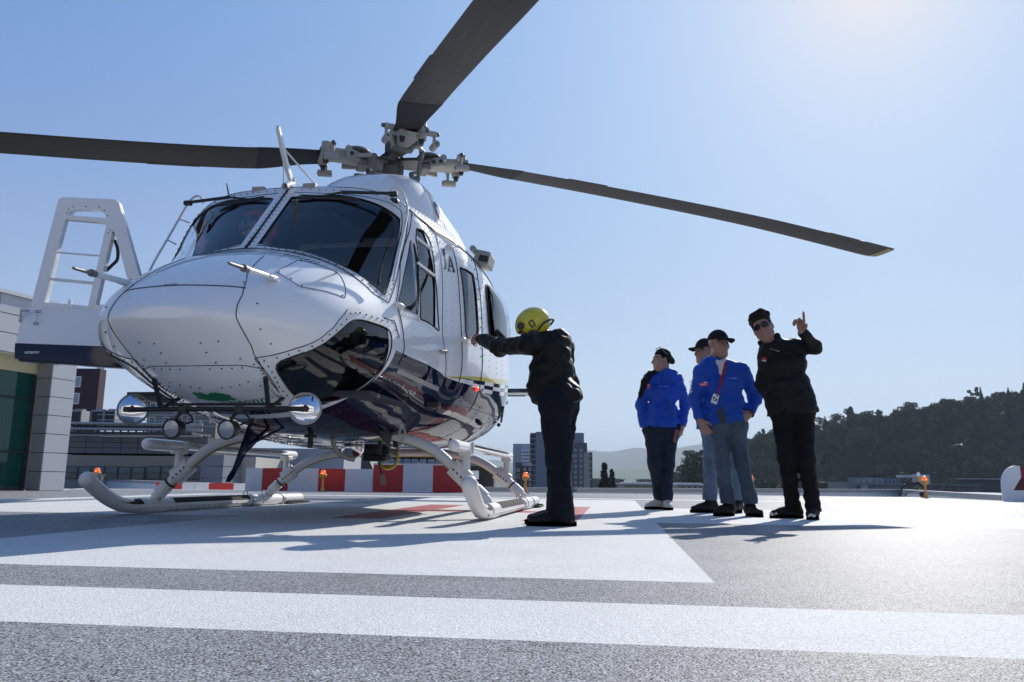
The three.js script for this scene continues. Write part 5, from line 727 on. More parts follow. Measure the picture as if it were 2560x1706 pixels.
// main rotor
{
  const hub = new THREE.Group(); hub.name = 'rotor_head'; hub.position.set(0, 3.69, -1.68); heli.add(hub);
  mesh('mast', [rod([0, -0.5, 0], [0, 0.12, 0], 0.075, 0.06, 24), rod([0, -0.16, 0], [0, -0.06, 0], 0.11, 0.10, 24), rod([0, -0.34, 0], [0, -0.31, 0], 0.10, 0.10, 24)], M.hub2, hub);
  const sw = [rod([0, -0.30, 0], [0, -0.22, 0], 0.15, 0.17, 24)], links = [], plates = [], dom = [], bolts = [];
  const AZ = [29.5, 120.5, 209.5, 301].map(R);
  const drop = [pchip([0, 0.6, 0.8, 1.24, 2.06, 3.25, 4.55, 7.05], [0.04, 0.07, 0.08, 0.062, 0.041, 0.0, -0.062, -0.27]), pchip([0, 0.6, 2, 3.3, 7.05], [0.03, 0.05, 0.0, -0.08, -0.42]), pchip([0, 0.5, 0.86, 1.58, 2.19, 3.02, 3.67, 7.05], [0.0, 0.0, -0.035, -0.145, -0.213, -0.29, -0.345, -0.7]), pchip([0, 0.6, 1.15, 2.4, 3.45, 7.05], [0.06, 0.07, 0.06, -0.05, -0.18, -0.55])];
  AZ.forEach((az, k) => {
    const fwd = V(Math.cos(az), 0, -Math.sin(az)), sd = V(-Math.sin(az), 0, -Math.cos(az)), f = drop[k], tier = k % 2 ? 0.06 : -0.04;   // sd: direction of rotation (leading side)
    const at = (q, c, h = 0) => { const r = q < 0.95 ? q * 0.86 : 0.817 + (q - 0.95) * 0.9915; return [fwd.x * r + sd.x * c, f(r) + h + tier * clamp(1 - r / 0.7), fwd.z * r + sd.z * c]; };
    const arm = new THREE.Group(); arm.name = 'rotor_arm'; hub.add(arm);
    const yoke = gridGeo(10, 4, (u, v) => { const r = u * 0.62, w = 0.10 + 0.05 * Math.sin(u * Math.PI); return at(r, (v - 0.5) * 2 * w, 0.018); }), yoke2 = gridGeo(10, 4, (u, v) => { const r = u * 0.62, w = 0.10 + 0.05 * Math.sin(u * Math.PI); return at(r, (v - 0.5) * 2 * w, -0.018); });
    mesh('yoke', [yoke, yoke2, rod(at(0.10, 0.09), at(0.60, 0.13), 0.022, 0.020, 10), rod(at(0.10, -0.09), at(0.60, -0.13), 0.022, 0.020, 10), beam(at(0.40, 0.12, -0.06), at(0.40, -0.12, -0.06), 0.10, 0.07, [0, 1, 0], 0.02)], M.hub2, arm);
    mesh('blade_grip', [gridGeo(14, 18, (u, v) => { const a = v * Math.PI * 2, r = lerp(0.40, 0.93, u), w = 0.085 + 0.075 * Math.pow(u, 1.6), h = 0.075 - 0.03 * u; const cs = Math.cos(a), sn = Math.sin(a), q = Math.pow(Math.pow(Math.abs(cs), 3.2) + Math.pow(Math.abs(sn), 3.2), -1 / 3.2); return at(r, w * cs * q, h * sn * q); }), rod(at(0.60, 0.17, 0.03), at(0.60, -0.17, 0.03), 0.035, 0.035, 12), rod(at(0.86, 0.10, -0.09), at(0.86, 0.10, 0.09), 0.05, 0.05, 14), rod(at(0.86, -0.10, -0.09), at(0.86, -0.10, 0.09), 0.05, 0.05, 14), beam(at(0.44, 0.10, -0.02), at(0.62, 0.17, -0.02), 0.04, 0.11, [0, 1, 0], 0.015), beam(at(0.44, -0.10, -0.02), at(0.62, -0.17, -0.02), 0.04, 0.11, [0, 1, 0], 0.015)], M.hub, arm);
    mesh('grip_bolt', [rod(at(0.86, 0.10, -0.14), at(0.86, 0.10, -0.085), 0.022, 0.034, 12), rod(at(0.86, -0.10, -0.14), at(0.86, -0.10, -0.085), 0.022, 0.034, 12), ball(0.02, ...at(0.48, 0.145, -0.02)), ball(0.02, ...at(0.56, 0.175, -0.02)), ball(0.02, ...at(0.48, -0.145, -0.02)), ball(0.02, ...at(0.56, -0.175, -0.02))], M.black, arm);
    mesh('damper', [lathe([[0.001, 0.075], [0.06, 0.07], [0.12, 0.045], [0.15, 0.0], [0.001, 0.0]], 24).translate(...at(0.46, 0, 0.055))], M.hub2, arm);
    for (const s of [1, -1]) {
      mesh('pendulum_weight', [rod(at(0.80, s * 0.17, 0.02), at(0.80, s * 0.27, 0.02), 0.03, 0.03, 12), rod(at(0.80, s * 0.25, 0.0), at(0.80, s * 0.25, -0.09), 0.018, 0.018, 10), rod(at(0.73, s * 0.25, -0.115), at(0.90, s * 0.25, -0.115), 0.037, 0.037, 18)], M.hub, arm);
      mesh('weight_bolt', [ball(0.022, ...at(0.80, s * 0.285, 0.02)), ball(0.012, ...at(0.73, s * 0.25, -0.115)), ball(0.012, ...at(0.90, s * 0.25, -0.115))], M.screw, arm);
    }
    mesh('pitch_horn', [beam(at(0.52, 0.12, -0.02), at(0.30, 0.24, -0.02), 0.045, 0.04, [0, 1, 0], 0.012)], M.hub, arm);
    mesh('pitch_link', [rod(at(0.30, 0.24, -0.03), at(0.26, 0.20, -0.48), 0.020, 0.020, 12), ball(0.032, ...at(0.30, 0.24, -0.03)), rod(at(0.30, 0.24, -0.06), at(0.295, 0.235, -0.12), 0.027, 0.027)], M.hub2, arm);
    // blade
    const blade = new THREE.Group(); blade.name = 'rotor_blade'; hub.add(blade);
    const NU = 60, NV = 26, prof = (v) => { const q = v < 0.5 ? 1 - v * 2 : v * 2 - 1, up = v < 0.5 ? 1 : -1, x = 0.5 - 0.5 * Math.cos(q * Math.PI); return [x, up * 0.6 * 0.13 * (0.2969 * Math.sqrt(x) - 0.126 * x - 0.3516 * x * x + 0.2843 * x * x * x - 0.1036 * x * x * x * x) * 5 / 0.6 * 0.6]; };
    const surf = (r0, r1, grow = 0) => gridGeo(NU, NV, (u, v) => {
      const r = lerp(r0, r1, u), root = clamp((r - 0.86) / 0.75), ch = lerp(0.27, 0.43, root * root * (3 - 2 * root)) * (r > 6.9 ? 1 - (r - 6.9) * 1.1 : 1), [x, y] = prof(v), tw = R(11 - 10 * r / 7), th = lerp(0.75, 1.0, root);
      const cx = (0.27 - x) * ch + (r > 6.9 ? -(r - 6.9) * 0.2 : 0), cy = (y * th + (y > 0 ? grow : -grow)) * 0.405; return at(r, cx * Math.cos(tw) - cy * Math.sin(tw), cx * Math.sin(tw) + cy * Math.cos(tw));
    });
    mesh('blade_skin', [surf(0.84, 7.02)], mBlade, blade);
    mesh('blade_root_cuff', [surf(0.835, 1.55, 0.008)], M.rubber, blade);
    mesh('blade_tip_cap', [surf(6.93, 7.035, 0.004)], std(0.36, 0.30, 0.16, 0.6), blade);
    const tw = (r) => R(11 - 10 * r / 7), tab = (r) => at(r, -0.30 * Math.cos(tw(r)), -0.30 * Math.sin(tw(r)));
    for (const r of [2.1, 5.9, 6.5]) mesh('trim_tab', beam(tab(r), tab(r + 0.5), 0.05, 0.006), mBlade, blade);
  });
  mesh('swashplate', [...sw, ...AZ.map((a) => beam([Math.cos(a) * 0.1, -0.27, -Math.sin(a) * 0.1], [Math.cos(a + 0.65) * 0.36, -0.24, -Math.sin(a + 0.65) * 0.36], 0.05, 0.05, [0, 1, 0], 0.012)), ...AZ.map((a) => rod([Math.cos(a + 0.4) * 0.13, -0.24, -Math.sin(a + 0.4) * 0.13], [Math.cos(a + 0.4) * 0.10, -0.06, -Math.sin(a + 0.4) * 0.10], 0.018))], M.hub2, hub);
  mesh('drive_link', [0, 1, 2, 3].map((k) => { const a = AZ[0] + 0.4 + k * Math.PI / 2; return rod([Math.cos(a) * 0.12, -0.34, -Math.sin(a) * 0.12], [Math.cos(a) * 0.12, 0.02, -Math.sin(a) * 0.12], 0.012); }), M.screw, hub);
}
// ------------------------------------------------------------------ people
// a field of tapered capsules joined smoothly, meshed with surface nets
const smin = (a, b, k) => { const h = Math.max(k - Math.abs(a - b), 0) / k; return Math.min(a, b) - h * h * k * 0.25; };
function capD(p, b) {
  const [a, ra, c, rb] = b, bx = c[0] - a[0], by = c[1] - a[1], bz = c[2] - a[2], px = p[0] - a[0], py = p[1] - a[1], pz = p[2] - a[2];
  const L = bx * bx + by * by + bz * bz, t = L > 0 ? Math.min(1, Math.max(0, (px * bx + py * by + pz * bz) / L)) : 0, x = px - bx * t, y = py - by * t, z = pz - bz * t;
  return Math.sqrt(x * x + y * y + z * z) - (ra + (rb - ra) * t);
}
function netMesh(f, lo, hi, cell) {
  const n = [0, 1, 2].map((i) => Math.ceil((hi[i] - lo[i]) / cell) + 1), [nx, ny, nz] = n, val = new Float32Array(nx * ny * nz), id = new Int32Array(nx * ny * nz).fill(-1), p = [0, 0, 0];
  for (let z = 0, o = 0; z < nz; z++) for (let y = 0; y < ny; y++) for (let x = 0; x < nx; x++, o++) { p[0] = lo[0] + x * cell; p[1] = lo[1] + y * cell; p[2] = lo[2] + z * cell; val[o] = f(p); }
  const pos = [], idx = [], sy = nx, sz = nx * ny;
  for (let z = 0; z < nz - 1; z++) for (let y = 0; y < ny - 1; y++) for (let x = 0; x < nx - 1; x++) {
    const o = x + y * sy + z * sz; let c = 0, ax = 0, ay = 0, az = 0, neg = 0;
    for (let k = 0; k < 8; k++) if (val[o + (k & 1) + (k >> 1 & 1) * sy + (k >> 2) * sz] < 0) neg++;
    if (neg === 0 || neg === 8) continue;
    for (let d = 0; d < 3; d++) for (let k = 0; k < 4; k++) {
      const a = d === 0 ? [0, k & 1, k >> 1] : d === 1 ? [k & 1, 0, k >> 1] : [k & 1, k >> 1, 0], b = [...a]; b[d] = 1;
      const va = val[o + a[0] + a[1] * sy + a[2] * sz], vb = val[o + b[0] + b[1] * sy + b[2] * sz]; if ((va < 0) === (vb < 0)) continue;
      const t = va / (va - vb); ax += a[0] + (b[0] - a[0]) * t; ay += a[1] + (b[1] - a[1]) * t; az += a[2] + (b[2] - a[2]) * t; c++;
    }
    id[o] = pos.length / 3; pos.push(lo[0] + (x + ax / c) * cell, lo[1] + (y + ay / c) * cell, lo[2] + (z + az / c) * cell);
  }
  for (let z = 1; z < nz - 1; z++) for (let y = 1; y < ny - 1; y++) for (let x = 1; x < nx - 1; x++) {
    const o = x + y * sy + z * sz, v = val[o] < 0;
    const q = (a, b, c, d, fl) => { if (a < 0 || b < 0 || c < 0 || d < 0) return; fl ? idx.push(a, b, c, a, c, d) : idx.push(a, c, b, a, d, c); };
    if (v !== (val[o + 1] < 0)) q(id[o - sy - sz], id[o - sz], id[o], id[o - sy], v);
    if (v !== (val[o + sy] < 0)) q(id[o - 1 - sz], id[o - 1], id[o], id[o - sz], v);
    if (v !== (val[o + sz] < 0)) q(id[o - 1 - sy], id[o - sy], id[o], id[o - 1], v);
  }
  const g = new THREE.BufferGeometry(); g.setAttribute('position', new THREE.Float32BufferAttribute(pos, 3)); g.setIndex(idx); g.computeVertexNormals(); return g;
}
function boneGeo(bones, { k = 0.05, cell = 0.012, folds = 0, freq = 9, cuts = [], grow = 0, extra } = {}) {
  const lo = [1e9, 1e9, 1e9], hi = [-1e9, -1e9, -1e9];
  for (const b of bones) for (const [c, r] of [[b[0], b[1]], [b[2], b[3]]]) for (let i = 0; i < 3; i++) { lo[i] = Math.min(lo[i], c[i] - r - 0.05 - grow); hi[i] = Math.max(hi[i], c[i] + r + 0.05 + grow); }
  return netMesh((p) => {
    let d = 1e9; for (const b of bones) d = smin(d, capD(p, b), k); d -= grow;
    if (folds && d < 0.05) { const a = noise.noise(p[0] * freq, p[1] * freq * 1.7, p[2] * freq), c = noise.noise(p[0] * freq * 2.3 + 5, p[1] * freq * 2.6, p[2] * freq * 2.3); d += folds * (1 - Math.abs(a) * 2.2) * 0.8 + folds * 0.45 * c; }
    for (const [q, n, R] of cuts) { const x = p[0] - q[0], y = p[1] - q[1], z = p[2] - q[2]; if (x * x + y * y + z * z < R * R) d = Math.max(d, x * n[0] + y * n[1] + z * n[2]); }
    return extra ? extra(p, d) : d;
  }, lo, hi, cell);
}
const ell = (p, c, r) => { const x = (p[0] - c[0]) / r[0], y = (p[1] - c[1]) / r[1], z = (p[2] - c[2]) / r[2], q = Math.sqrt(x * x + y * y + z * z); return (q - 1) * Math.min(...r); };
function headField(p) {                                                             // x its left, y up, z forwards; metres, origin between the ears
  let d = ell(p, [0, 0.035, -0.012], [0.076, 0.098, 0.096]); d = smin(d, ell(p, [0, -0.045, 0.028], [0.058, 0.078, 0.070]), 0.03);
  const s = [Math.abs(p[0]), p[1], p[2]];
  d = smin(d, capD(s, [[0, -0.104, 0.066], 0.022, [0.012, -0.104, 0.064], 0.02]), 0.03); d = smin(d, capD(s, [[0.0, 0.03, 0.084], 0.012, [0.036, 0.026, 0.076], 0.012]), 0.02);
  d = smin(d, capD(s, [[0.045, -0.02, 0.058], 0.024, [0.05, -0.03, 0.03], 0.025]), 0.03); d = smin(d, capD(s, [[0.055, -0.07, 0.02], 0.02, [0.02, -0.10, 0.055], 0.02]), 0.03);
  d = Math.max(d, -(Math.sqrt((s[0] - 0.032) ** 2 + (s[1] - 0.004) ** 2 + (s[2] - 0.102) ** 2) - 0.019));
  d = smin(d, capD(p, [[0, 0.015, 0.090], 0.009, [0, -0.030, 0.112], 0.014]), 0.012); d = smin(d, capD(s, [[0, -0.033, 0.102], 0.011, [0.013, -0.035, 0.094], 0.009]), 0.01);
  d = smin(d, capD(s, [[0, -0.062, 0.096], 0.008, [0.02, -0.064, 0.086], 0.005]), 0.008); d = smin(d, capD(s, [[0, -0.074, 0.094], 0.008, [0.018, -0.073, 0.086], 0.005]), 0.008);
  d = smin(d, Math.max(ell(s, [0.080, -0.008, -0.008], [0.013, 0.033, 0.021]), -ell(s, [0.094, -0.006, -0.004], [0.010, 0.02, 0.012])), 0.008);
  d = smin(d, capD(p, [[0, -0.07, -0.022], 0.056, [0, -0.15, -0.04], 0.056]), 0.03);
  return d;
}
function frameOf(c, fwd, up) { const f = V3(fwd).normalize(), r = V3(up).cross(f).normalize(), u = f.clone().cross(r); return new THREE.Matrix4().makeBasis(r, u, f).setPosition(...c); }
const headGeo = netMesh(headField, [-0.12, -0.22, -0.14], [0.12, 0.16, 0.15], 0.0065);
const hairGeo = (kind) => netMesh((p) => {
  const n = 0.006 * noise.noise(p[0] * 40, p[1] * 22, p[2] * 40) + 0.005 * noise.noise(p[0] * 90, p[1] * 40, p[2] * 90);
  let d = ell(p, [0, 0.038, -0.014], kind === 'tied' ? [0.081, 0.103, 0.102] : [0.086, 0.108, 0.107]) + n * (kind === 'tied' ? 0.6 : 1.5);
  const line = p[2] > 0.045 ? 0.052 + (p[2] - 0.045) * 0.3 : lerp(0.052, -0.085, clamp((0.045 - p[2]) / 0.085));
  d = Math.max(d, line - p[1]);
  if (kind === 'messy') { d = smin(d, capD(p, [[-0.045, 0.118, 0.062], 0.026, [0.05, 0.128, 0.05], 0.03]) + n * 2, 0.03); d = smin(d, capD(p, [[-0.05, 0.10, -0.03], 0.045, [0.05, 0.11, -0.03], 0.045]) + n * 2, 0.03); }
  if (kind === 'tied') { d = smin(d, capD(p, [[0, 0.02, -0.115], 0.03, [0.0, -0.01, -0.125], 0.026]) + n, 0.02); }
  return d;
}, [-0.14, -0.16, -0.18], [0.14, 0.20, 0.16], 0.0075);
function place(geo, M4, o) { const g = geo.clone(); g.applyMatrix4(M4); g.translate(-o.x, -o.y, -o.z); return g; }
function handGeo(wrist, fwd, palmN, side, curl, o, thumbOut = 0.6, spread = 0.05, scale = 1) {   // fwd: along the hand; palmN: out of the palm; side: +1 / -1 where the thumb leaves
  const f = V3(fwd).normalize(), n = V3(palmN).addScaledVector(f, -V3(palmN).dot(f)).normalize(), s = f.clone().cross(n).multiplyScalar(side), w = V3(wrist), B = [];
  const P = (a, b, c) => w.clone().addScaledVector(f, a * scale).addScaledVector(n, b * scale).addScaledVector(s, c * scale).toArray();
  B.push([P(-0.03, 0, 0), 0.026, P(0.02, 0, 0), 0.026]); for (const c of [-0.026, -0.009, 0.009, 0.026]) B.push([P(0.015, 0, c * 0.7), 0.017, P(0.085, 0.0, c), 0.0135]);
  const len = [[0.034, 0.022, 0.018], [0.042, 0.027, 0.02], [0.046, 0.03, 0.022], [0.042, 0.026, 0.02]], off = [-0.029, -0.0095, 0.010, 0.029];
  off.forEach((c, i) => { let a = 0, q = P(0.088 - (i === 0 ? 0.008 : 0), 0.0, c); const cu = Array.isArray(curl[i]) ? curl[i] : [curl[i], curl[i] * 1.15, curl[i] * 0.7]; for (let j = 0; j < 3; j++) { a += cu[j]; const L = len[i][j] * scale, dv = f.clone().multiplyScalar(Math.cos(a)).addScaledVector(n, Math.sin(a)).addScaledVector(s, spread * (i - 1.5)).normalize(), e = V3(q).addScaledVector(dv, L).toArray(); B.push([q, (0.0095 - j * 0.0008) * scale, e, (0.0088 - j * 0.0009) * scale]); q = e; } });
  let q = P(0.022, 0.004, 0.024), d = f.clone().multiplyScalar(0.75).addScaledVector(s, thumbOut).addScaledVector(n, 0.45).normalize(); for (const [L, r] of [[0.042, 0.0135], [0.032, 0.011], [0.026, 0.0095]]) { const e = V3(q).addScaledVector(d, L * scale).toArray(); B.push([q, r * scale, e, r * 0.9 * scale]); q = e; d.addScaledVector(f, 0.35).addScaledVector(n, 0.15).normalize(); }
  const g = boneGeo(B, { k: 0.010, cell: 0.0042 }); g.translate(-o.x, -o.y, -o.z); return g;
}
const skinM = (r, g, b) => phys(r, g, b, 0.5, { sheen: 0.2, sheenRoughness: 0.6 });
const cloth = (r, g, b, rough = 0.85) => new THREE.MeshPhysicalMaterial({ color: lin(r, g, b), roughness: rough, specularIntensity: 0.5 });
function denim(geo, c) {                                                                // dye: worn lighter and darker patches with a grain
  const p = geo.attributes.position, col = new Float32Array(p.count * 3);
  for (let i = 0; i < p.count; i++) { const n = noise.noise(p.getX(i) * 7, p.getY(i) * 4, p.getZ(i) * 7) * 0.45 + noise.noise(p.getX(i) * 40, p.getY(i) * 22, p.getZ(i) * 40) * 0.25, k = 1 + n; col.set([c[0] * k, c[1] * k, c[2] * k], i * 3); }
  geo.setAttribute('color', new THREE.BufferAttribute(col, 3)); return geo;
}
const mDenim = new THREE.MeshPhysicalMaterial({ vertexColors: true, roughness: 0.9, sheen: 0.15 });
const sub = (a, b) => [a[0] - b[0], a[1] - b[1], a[2] - b[2]], add = (a, b, k = 1) => [a[0] + b[0] * k, a[1] + b[1] * k, a[2] + b[2] * k], mid = (a, b, t = 0.5) => a.map((v, i) => lerp(v, b[i], t)), unit = (a) => { const l = Math.hypot(...a); return a.map((v) => v / l); };
function shoe(ankle, toeDir, L, o, m, sole, parent, opt = {}) {                         // a laced shoe standing on the deck
  const d = V(toeDir[0], 0, toeDir[1]).normalize(), s = V(-d.z, 0, d.x), H = [ankle[0] - d.x * L * 0.27, 0, ankle[2] - d.z * L * 0.27];
  const P = (a, y, c) => [H[0] + d.x * a * L + s.x * c, y, H[2] + d.z * a * L + s.z * c];
  const hi = opt.high ?? 0.12;
  const B = [[P(0.10, 0.045, 0), 0.036, P(0.30, 0.05, 0), 0.040], [P(0.30, 0.05, 0), 0.041, P(0.62, 0.045, 0.006), 0.040], [P(0.62, 0.044, 0.006), 0.041, P(0.86, 0.038, 0.0), 0.031], [P(0.12, 0.06, 0), 0.036, P(0.16, hi, 0), 0.036], [P(0.20, 0.07, 0), 0.038, [ankle[0], hi + 0.01, ankle[2]], 0.043], [P(0.28, 0.085, 0), 0.034, P(0.50, 0.062, 0), 0.032]];
  const g = new THREE.Group(); g.name = 'shoe'; parent.add(g);
  const up = boneGeo(B, { k: 0.03, cell: 0.008, cuts: [[P(0.5, 0.014, 0), [0, -1, 0], 0.6], [[ankle[0], hi + 0.02, ankle[2]], [0, 1, 0], 0.2]] }); up.translate(-o.x, -o.y, -o.z); mesh('upper', up, m, g);
  const poly = []; for (let i = 0; i < 28; i++) { const a = i / 28 * Math.PI * 2, c = Math.cos(a), sn = Math.sin(a), u = 0.48 + 0.515 * c, w = (0.043 - 0.006 * Math.cos(a * 2) + 0.003 * c) * (1 - 0.12 * (c < 0 ? 1 : 0)); poly.push([u * L, sn * w]); }
  const so = extrude(poly, 0.024, 0.003); so.applyMatrix4(new THREE.Matrix4().makeBasis(d, s, V(0, 1, 0))); so.translate(H[0] - o.x, 0.003 - o.y, H[2] - o.z); mesh('sole', so, sole, g);
  if (opt.lace) { const l = []; for (let k = 0; k < 5; k++) { const a = 0.36 + k * 0.055, y = 0.108 - k * 0.007; l.push(tube([add(P(a, y - 0.014, -0.03), [-o.x, -o.y, -o.z]), add(P(a + 0.01, y + 0.004, 0), [-o.x, -o.y, -o.z]), add(P(a + 0.03, y - 0.016, 0.03), [-o.x, -o.y, -o.z])], 0.0035, 8, 5)); l.push(tube([add(P(a, y - 0.014, 0.03), [-o.x, -o.y, -o.z]), add(P(a + 0.01, y + 0.005, 0), [-o.x, -o.y, -o.z]), add(P(a + 0.03, y - 0.016, -0.03), [-o.x, -o.y, -o.z])], 0.0035, 8, 5)); } mesh('lace', l, opt.lace, g); }
  if (opt.toe) { const t = boneGeo([[P(0.84, 0.034, 0), 0.034, P(0.90, 0.03, 0), 0.028]], { k: 0.01, cell: 0.008, cuts: [[P(0.85, 0.014, 0), [0, -1, 0], 0.2]] }); t.translate(-o.x, -o.y, -o.z); mesh('toe_cap', t, sole, g); }
  if (opt.badge) { const b = new THREE.Group(); const c = new THREE.CylinderGeometry(0.028, 0.028, 0.006, 24).rotateX(Math.PI / 2); const q = frameOf([0, 0, 0], s.clone().multiplyScalar(opt.badge).toArray(), [0, 1, 0]); c.applyMatrix4(q); const at0 = P(0.20, 0.092, opt.badge * 0.041); c.translate(at0[0] - o.x, at0[1] - o.y, at0[2] - o.z); mesh('ankle_badge', c, std(0.7, 0.7, 0.68, 0.6), g); const st = []; for (let k = 0; k < 10; k++) { const a = k * Math.PI / 5 + Math.PI / 2, r = k % 2 ? 0.006 : 0.015; st.push([Math.cos(a) * r, Math.sin(a) * r]); } const sg = extrude(st, 0.002); sg.applyMatrix4(q); const a1 = add(at0, s.clone().multiplyScalar(opt.badge * 0.003).toArray()); sg.translate(a1[0] - o.x, a1[1] - o.y, a1[2] - o.z); mesh('star', sg, std(0.03, 0.04, 0.09, 0.6), g); }
  return g;
}
function person(label, D, px, spec, group) {
  const base = at(px, 1290, D); const o = V(base.x, 0, base.z), g = thing('person', label, 'person', [o.x, 0, o.z], 0, group);
  const J = {}; for (const [k, [x, y, dz]] of Object.entries(spec.j)) J[k] = at(x, y, D + (dz ?? 0)).toArray();
  const T = (geo) => geo.translate(-o.x, -o.y, -o.z), tr = (b) => b;
  const hd = frameOf(J.head, spec.face, spec.crown);
  // body: one continuous figure under the clothes
  const torso = (k0, k = k0 * 0.72) => [[mid(J.shL, J.shR, 0.22), 0.085 * k, mid(J.shL, J.shR, 0.78), 0.085 * k], [mid(mid(J.shL, J.shR), mid(J.hipL, J.hipR), 0.3), 0.13 * k, mid(mid(J.shL, J.shR), mid(J.hipL, J.hipR), 0.75), 0.115 * k], [J.hipL, 0.10 * k, J.hipR, 0.10 * k]];
  const limbs = (s) => [[J['sh' + s], 0.052, J['el' + s], 0.042], [J['el' + s], 0.041, J['wr' + s], 0.027]], legs = (s) => [[J['hip' + s], 0.085, J['kn' + s], 0.055], [J['kn' + s], 0.054, J['an' + s], 0.03], [J['an' + s], 0.03, add(J['an' + s], [spec.toe[s][0] * 0.04, -0.06, spec.toe[s][1] * 0.04]), 0.02]];
  const neck = V(0, -0.15, -0.04).applyMatrix4(hd).toArray();
  const bodyB = [...torso(0.8), [mid(J.shL, J.shR), 0.042, neck, 0.05], [J.shL, 0.045, J.shR, 0.045], ...limbs('L'), ...limbs('R'), ...legs('L'), ...legs('R')];
  const parts = [T(boneGeo(bodyB, { k: 0.04, cell: 0.014 })), place(headGeo, hd, o)];
  for (const s of ['L', 'R']) if (spec.hand?.[s]) { const h = spec.hand[s]; parts.push(handGeo(J['wr' + s], h.fwd ?? sub(J['ha' + s], J['wr' + s]), h.palm, h.side, h.curl, o, h.thumb, h.spread, h.scale)); }
  mesh('body', parts, spec.skin, g);
  for (const s of [-1, 1]) if (!spec.shades) { const e = place(new THREE.SphereGeometry(0.0115, 10, 8).translate(s * 0.032, 0.004, 0.081), hd, o); mesh('eye', e, std(0.10, 0.07, 0.06, 0.2), g); }
  mesh('eyebrow', [-1, 1].map((s) => place(tube([[s * 0.014, 0.026, 0.096], [s * 0.034, 0.032, 0.090], [s * 0.05, 0.026, 0.078]], 0.0042, 10, 5), hd, o)), spec.hairM ?? std(0.012, 0.009, 0.008, 0.8), g);
  // jacket
  const a = spec.arm ?? 1, jb = [[mid(J.shL, J.shR, 0.16), 0.07, mid(J.shL, J.shR, 0.84), 0.07], [J.shL, 0.062, add(neck, [0, 0.0, 0]), 0.055], [J.shR, 0.062, add(neck, [0, 0.0, 0]), 0.055], ...spec.jacketTorso(J)];
  for (const s of ['L', 'R']) { jb.push([J['sh' + s], 0.070 * a, J['el' + s], 0.060 * a], [J['el' + s], 0.060 * a, add(J['wr' + s], unit(sub(J['wr' + s], J['el' + s])), -0.01), 0.046 * a]); }
  const cuts = ['L', 'R'].filter((s) => !(spec.noCut ?? '').includes(s)).map((s) => [add(J['wr' + s], unit(sub(J['wr' + s], J['el' + s])), spec.cuff ?? -0.01), unit(sub(J['wr' + s], J['el' + s])), 0.085]);
  if (spec.hem) cuts.push([spec.hem(J), spec.hemN ?? [0, -1, 0], 0.42]);
  if (spec.collar !== false) { const c = neck, up = unit(sub(J.head, neck)), r = spec.collarR ?? 0.068; for (let k = 0; k < 9; k++) { const an = k / 9 * Math.PI * 2, an2 = (k + 1) / 9 * Math.PI * 2, q = (t, h) => V(Math.sin(t) * r, h, Math.cos(t) * r - 0.035).applyMatrix4(hd.clone().setPosition(...c)).toArray(); if (spec.collarGap && Math.cos((an + an2) / 2) > 0.55) continue; jb.push([q(an, (spec.collarH ?? 0.02)), 0.017, q(an2, (spec.collarH ?? 0.02)), 0.017], [q(an, -0.03), 0.026, q(an2, -0.03), 0.026]); } }
  mesh('jacket', T(boneGeo(jb, { k: 0.045, cell: 0.0105, folds: spec.folds ?? 0.010, freq: 9, cuts })), spec.jacketM, g);
  // trousers
  const tb = [[J.hipL, 0.118 * (spec.leg ?? 1), J.hipR, 0.118 * (spec.leg ?? 1)]]; const lw = spec.legW ?? [0.098, 0.072, 0.062];
  for (const s of ['L', 'R']) tb.push([J['hip' + s], lw[0], J['kn' + s], lw[1]], [J['kn' + s], lw[1], J['an' + s], lw[2]], ...(spec.flare ? [[mid(J['kn' + s], J['an' + s], 0.8), lw[2], add(J['an' + s], [0, -0.03, 0]), lw[2] * 1.12]] : []));
  const tg = T(boneGeo(tb, { k: 0.035, cell: 0.0105, folds: spec.tfolds ?? 0.009, freq: 8, cuts: ['L', 'R'].map((s) => [add(J['an' + s], [0, spec.tcut ?? -0.02, 0]), [0, -1, 0], 0.14]) }));
  mesh('trousers', spec.denim ? denim(tg, spec.denim) : tg, spec.denim ? mDenim : spec.trouserM, g);
  for (const s of ['L', 'R']) shoe([J['an' + s][0], 0, J['an' + s][2]], spec.toe[s], spec.shoeL ?? 0.285, o, spec.shoeM, spec.soleM, g, typeof spec.shoeO === 'function' ? spec.shoeO(s) : spec.shoeO ?? {});
  const H = (name, geo, m) => mesh(name, place(geo, hd, o), m, g);
  spec.more?.({ g, o, J, H, hd, T, neck });
  return g;
}
const capGeo = (() => { const dome = netMesh((p) => Math.max(ell(p, [0, 0.036, -0.010], [0.089, 0.108, 0.110]), 0.045 - 0.12 * (p[2] + 0.1) * 0.3 - p[1]), [-0.13, -0.02, -0.16], [0.13, 0.18, 0.16], 0.0075);
  const brim = gridGeo(16, 12, (u, v) => { const a = (v - 0.5) * 1.9, r = lerp(0.088, 0.178 - 0.14 * (1 - Math.cos(a)), u); return [Math.sin(a) * r * 0.92, 0.052 - 0.018 * u - 0.05 * (1 - Math.cos(a)), Math.cos(a) * r + 0.002]; });
  const b2 = brim.clone().translate(0, -0.005, 0); { const id = Array.from(b2.index.array); for (let i = 0; i < id.length; i += 3) { const t = id[i]; id[i] = id[i + 1]; id[i + 1] = t; } b2.setIndex(id); b2.computeVertexNormals(); } return [dome, brim, b2]; })();
const hairBlack = phys(0.006, 0.005, 0.005, 0.7, { specularIntensity: 0.4 }), hairBrown = phys(0.016, 0.009, 0.006, 0.7, { specularIntensity: 0.4 });
const jBlue = cloth(0.012, 0.070, 0.40, 0.62), jBlack = cloth(0.0055, 0.005, 0.005, 0.6), tBlack = cloth(0.004, 0.004, 0.005), tNavy = cloth(0.005, 0.007, 0.013), capBlack = cloth(0.012, 0.012, 0.014);
